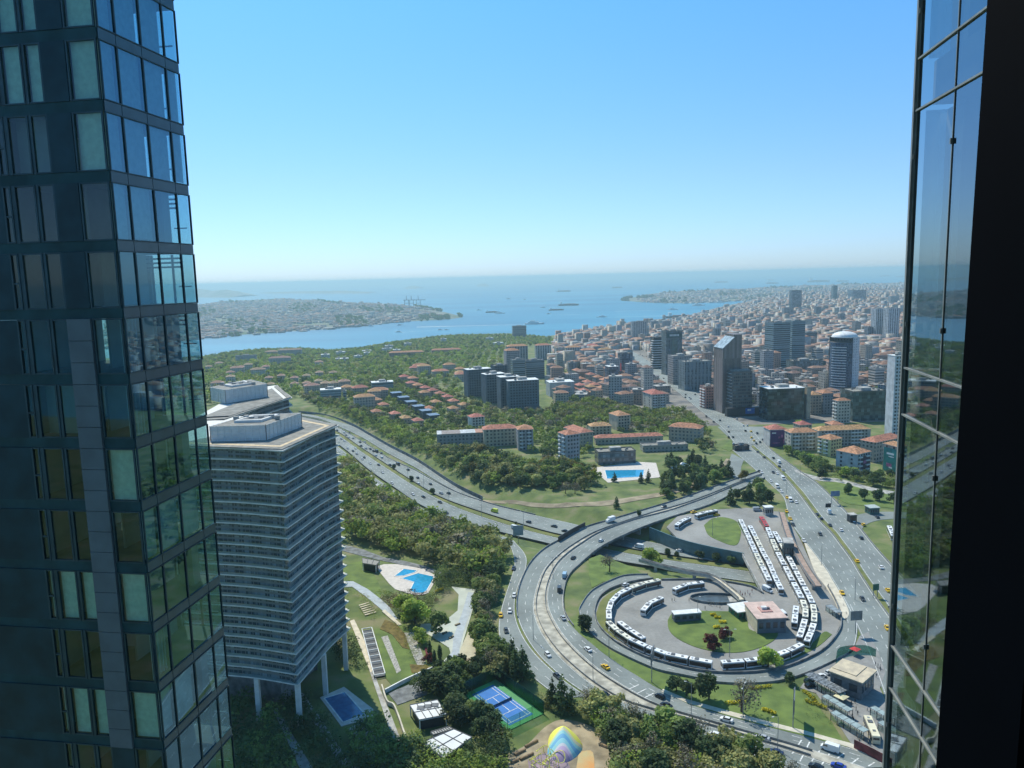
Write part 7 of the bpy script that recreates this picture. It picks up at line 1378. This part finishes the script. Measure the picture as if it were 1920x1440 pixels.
forest('street_trees', [(1030,700),(1180,680),(1300,760),(1400,790),(1560,812),(1700,800),(1900,720),(1700,640),(1400,640),(1180,640)], 42, ['mid','light','dark'], rf, 7, 11, 60, lsz=1.0, dens=.8)
forest('street_trees', [(1345,808),(1400,842),(1380,850),(1345,830)], 9, ['mid','light'], rf, 5, 8, 120)
forest('motorway_planting', [(700,893),(760,925),(830,960),(910,985),(900,975),(830,945),(760,905)], 9, ['mid'], rf, 1.5, 3, 60, occ=False) if 0 else None
# median bushes (single, dark) and yellow flower drifts
for i, (x, y, s_) in enumerate([(738,880,4.5),(772,902,5),(812,926,5),(968,984,2.5),(1197,968,4.5),(1310,1049,6),(1345,1054,6),(1370,1058,5.5),(1252,1044,5.5),(1270,1046,4)]):
    zz = 0 if x == 1197 else ZR; p = P(x, y, zz); PLACED.append((p.x, p.y)); tree(p, 'dark', s_, 'standing in the planted road median, %s from the left' % ORD[i], zz, True)
def drift(px, py, L_, az, lab):
    p = P(px, py, 0); r = empty('flowering_shrub', (p.x, p.y, .1), az, lab, 'shrub', 'yellow flowering shrubs'); rs = np.random.RandomState(px); V = leafcloud(rs, 260, [(t*L_/2, rs.uniform(-.4,.4), .6, L_*.16, .8, .6) for t in np.linspace(-1, 1, 6)], .22); link('foliage', npmesh('foliage', V, quads(len(V)//4), [L_yel]), r)
for x, y, l, a, lb in [(1426,1291,7,.1,'long yellow flowering drift across the top of the big lawn'),(1378,1319,6,0,'yellow flowering drift left of the bare tree on the big lawn'),(1442,1336,4,-.7,'small yellow flowering shrub low on the big lawn'),(1519,1307,6,-1.3,'yellow flowering shrub by the plaza edge, upper one'),(1530,1322,6,-.7,'yellow flowering shrub by the plaza edge, lower one'),(1337,1154,2,0,'yellow flowering ball shrub at the top of the terminal lawn'),(1345,1159,2.2,0,'yellow flowering ball shrub second on the terminal lawn'),(1355,1168,2.5,0,'yellow flowering ball shrub third down on the terminal lawn'),(1344,1178,2.2,0,'yellow flowering ball shrub lowest on the terminal lawn'),(824,1108,4,.9,'yellow green blossoming shrub right of the garden pool')]: drift(x, y, l, a, lb)

forest('park_woods', [(815,850),(900,850),(960,870),(1050,880),(1105,885),(1190,900),(1110,915),(1000,916),(905,912),(855,890)], 9, ['mid','dark','olive','dark','light'], rf, 8, 12, 160, lsz=.7)
forest('verge_woods', [(1110,1335),(1240,1362),(1340,1402),(1440,1432),(1490,1475),(1180,1520),(1150,1410),(1100,1365)], 4.2, ['olive','olive','mid','bare','light'], rf, 5, 8, 160, lsz=.5)
forest('verge_woods', [(890,1085),(945,1075),(930,1130),(930,1200),(970,1258),(940,1280),(898,1225),(893,1150)], 3.5, ['olive','dark','mid'], rf, 5, 8, 160, lsz=.5)
forest('distant_trees', [(1750,820),(1900,820),(2600,1100),(2600,1500),(2100,1300),(1850,1050)], 16, ['mid','dark','light'], rf, 7, 12, 80, lsz=.8)
# woods on the far shores
for nm in ('asian_shore_land', 'old_city_land'):
    V = LANDS[nm]; pts = []
    for i in range(V.shape[0]-1):
        for j in range(0, V.shape[1]-4):
            n = int(1.3*max(0, math.sin(i*.37+1.3)*math.cos(j*.33-.5)+.35)) 
            for _ in range(n): a, c = rf.rand(), rf.rand(); q = V[i,j]*(1-a)*(1-c)+V[i+1,j]*a*(1-c)+V[i+1,j+1]*a*c+V[i,j+1]*(1-a)*c; pts.append(q)
    P3 = np.array(pts); n = len(P3); bl = [(0,0,.5,.5,.5,.4)]; b0 = leafcloud(rf, 14, bl, .3); S_c = rf.uniform(16, 34, (n, 1, 1)); Vv = (b0[None]*S_c+P3[:, None]).reshape(-1, 3); tag(link('distant_trees', npmesh('distant_trees', Vv, quads(len(Vv)//4), [L_dark])), kind='stuff')

forest('park_woods', [(1040,778),(1110,752),(1200,775),(1290,775),(1330,800),(1300,812),(1200,800),(1100,800)], 8, ['light','olive','light','mid'], rf, 7, 11, 140, lsz=.7)
forest('verge_woods', [(1478,852),(1530,868),(1570,885),(1700,900),(1700,922),(1590,908),(1540,900),(1490,884)], 7, ['mid','olive','light','dark'], rf, 4, 7, 120, lsz=.5)

forest('verge_woods', [(600,766),(700,780),(790,830),(815,850),(870,900),(905,928),(860,912),(825,890),(780,860),(730,832),(690,808),(650,790),(600,774)], 5.5, ['light','mid','olive','dark'], rf, 4, 8, 120, lsz=.55)
forest('shrubbery', [(722,1162),(750,1172),(768,1190),(772,1215),(755,1218),(735,1192)], 3, ['olive','bronze'], rf, 1.2, 3, 90, lsz=.25); forest('shrubbery', [(640,1062),(650,1062),(712,1105),(712,1120),(700,1118),(668,1075)], 2.6, ['mid','dark'], rf, 1.2, 2.4, 80, lsz=.25)
forest('shrubbery', [(1105,1090),(1128,1078),(1120,1100),(1100,1125),(1078,1140),(1078,1100),(1095,1090)], 3.5, ['dark','mid'], rf, 2.5, 5, 120, lsz=.4); forest('shrubbery', [(1300,1280),(1390,1284),(1470,1284),(1500,1300),(1560,1370),(1500,1370),(1400,1350),(1300,1320)], 9, ['olive','mid'], rf, .8, 1.8, 60, lsz=.2, occ=False)
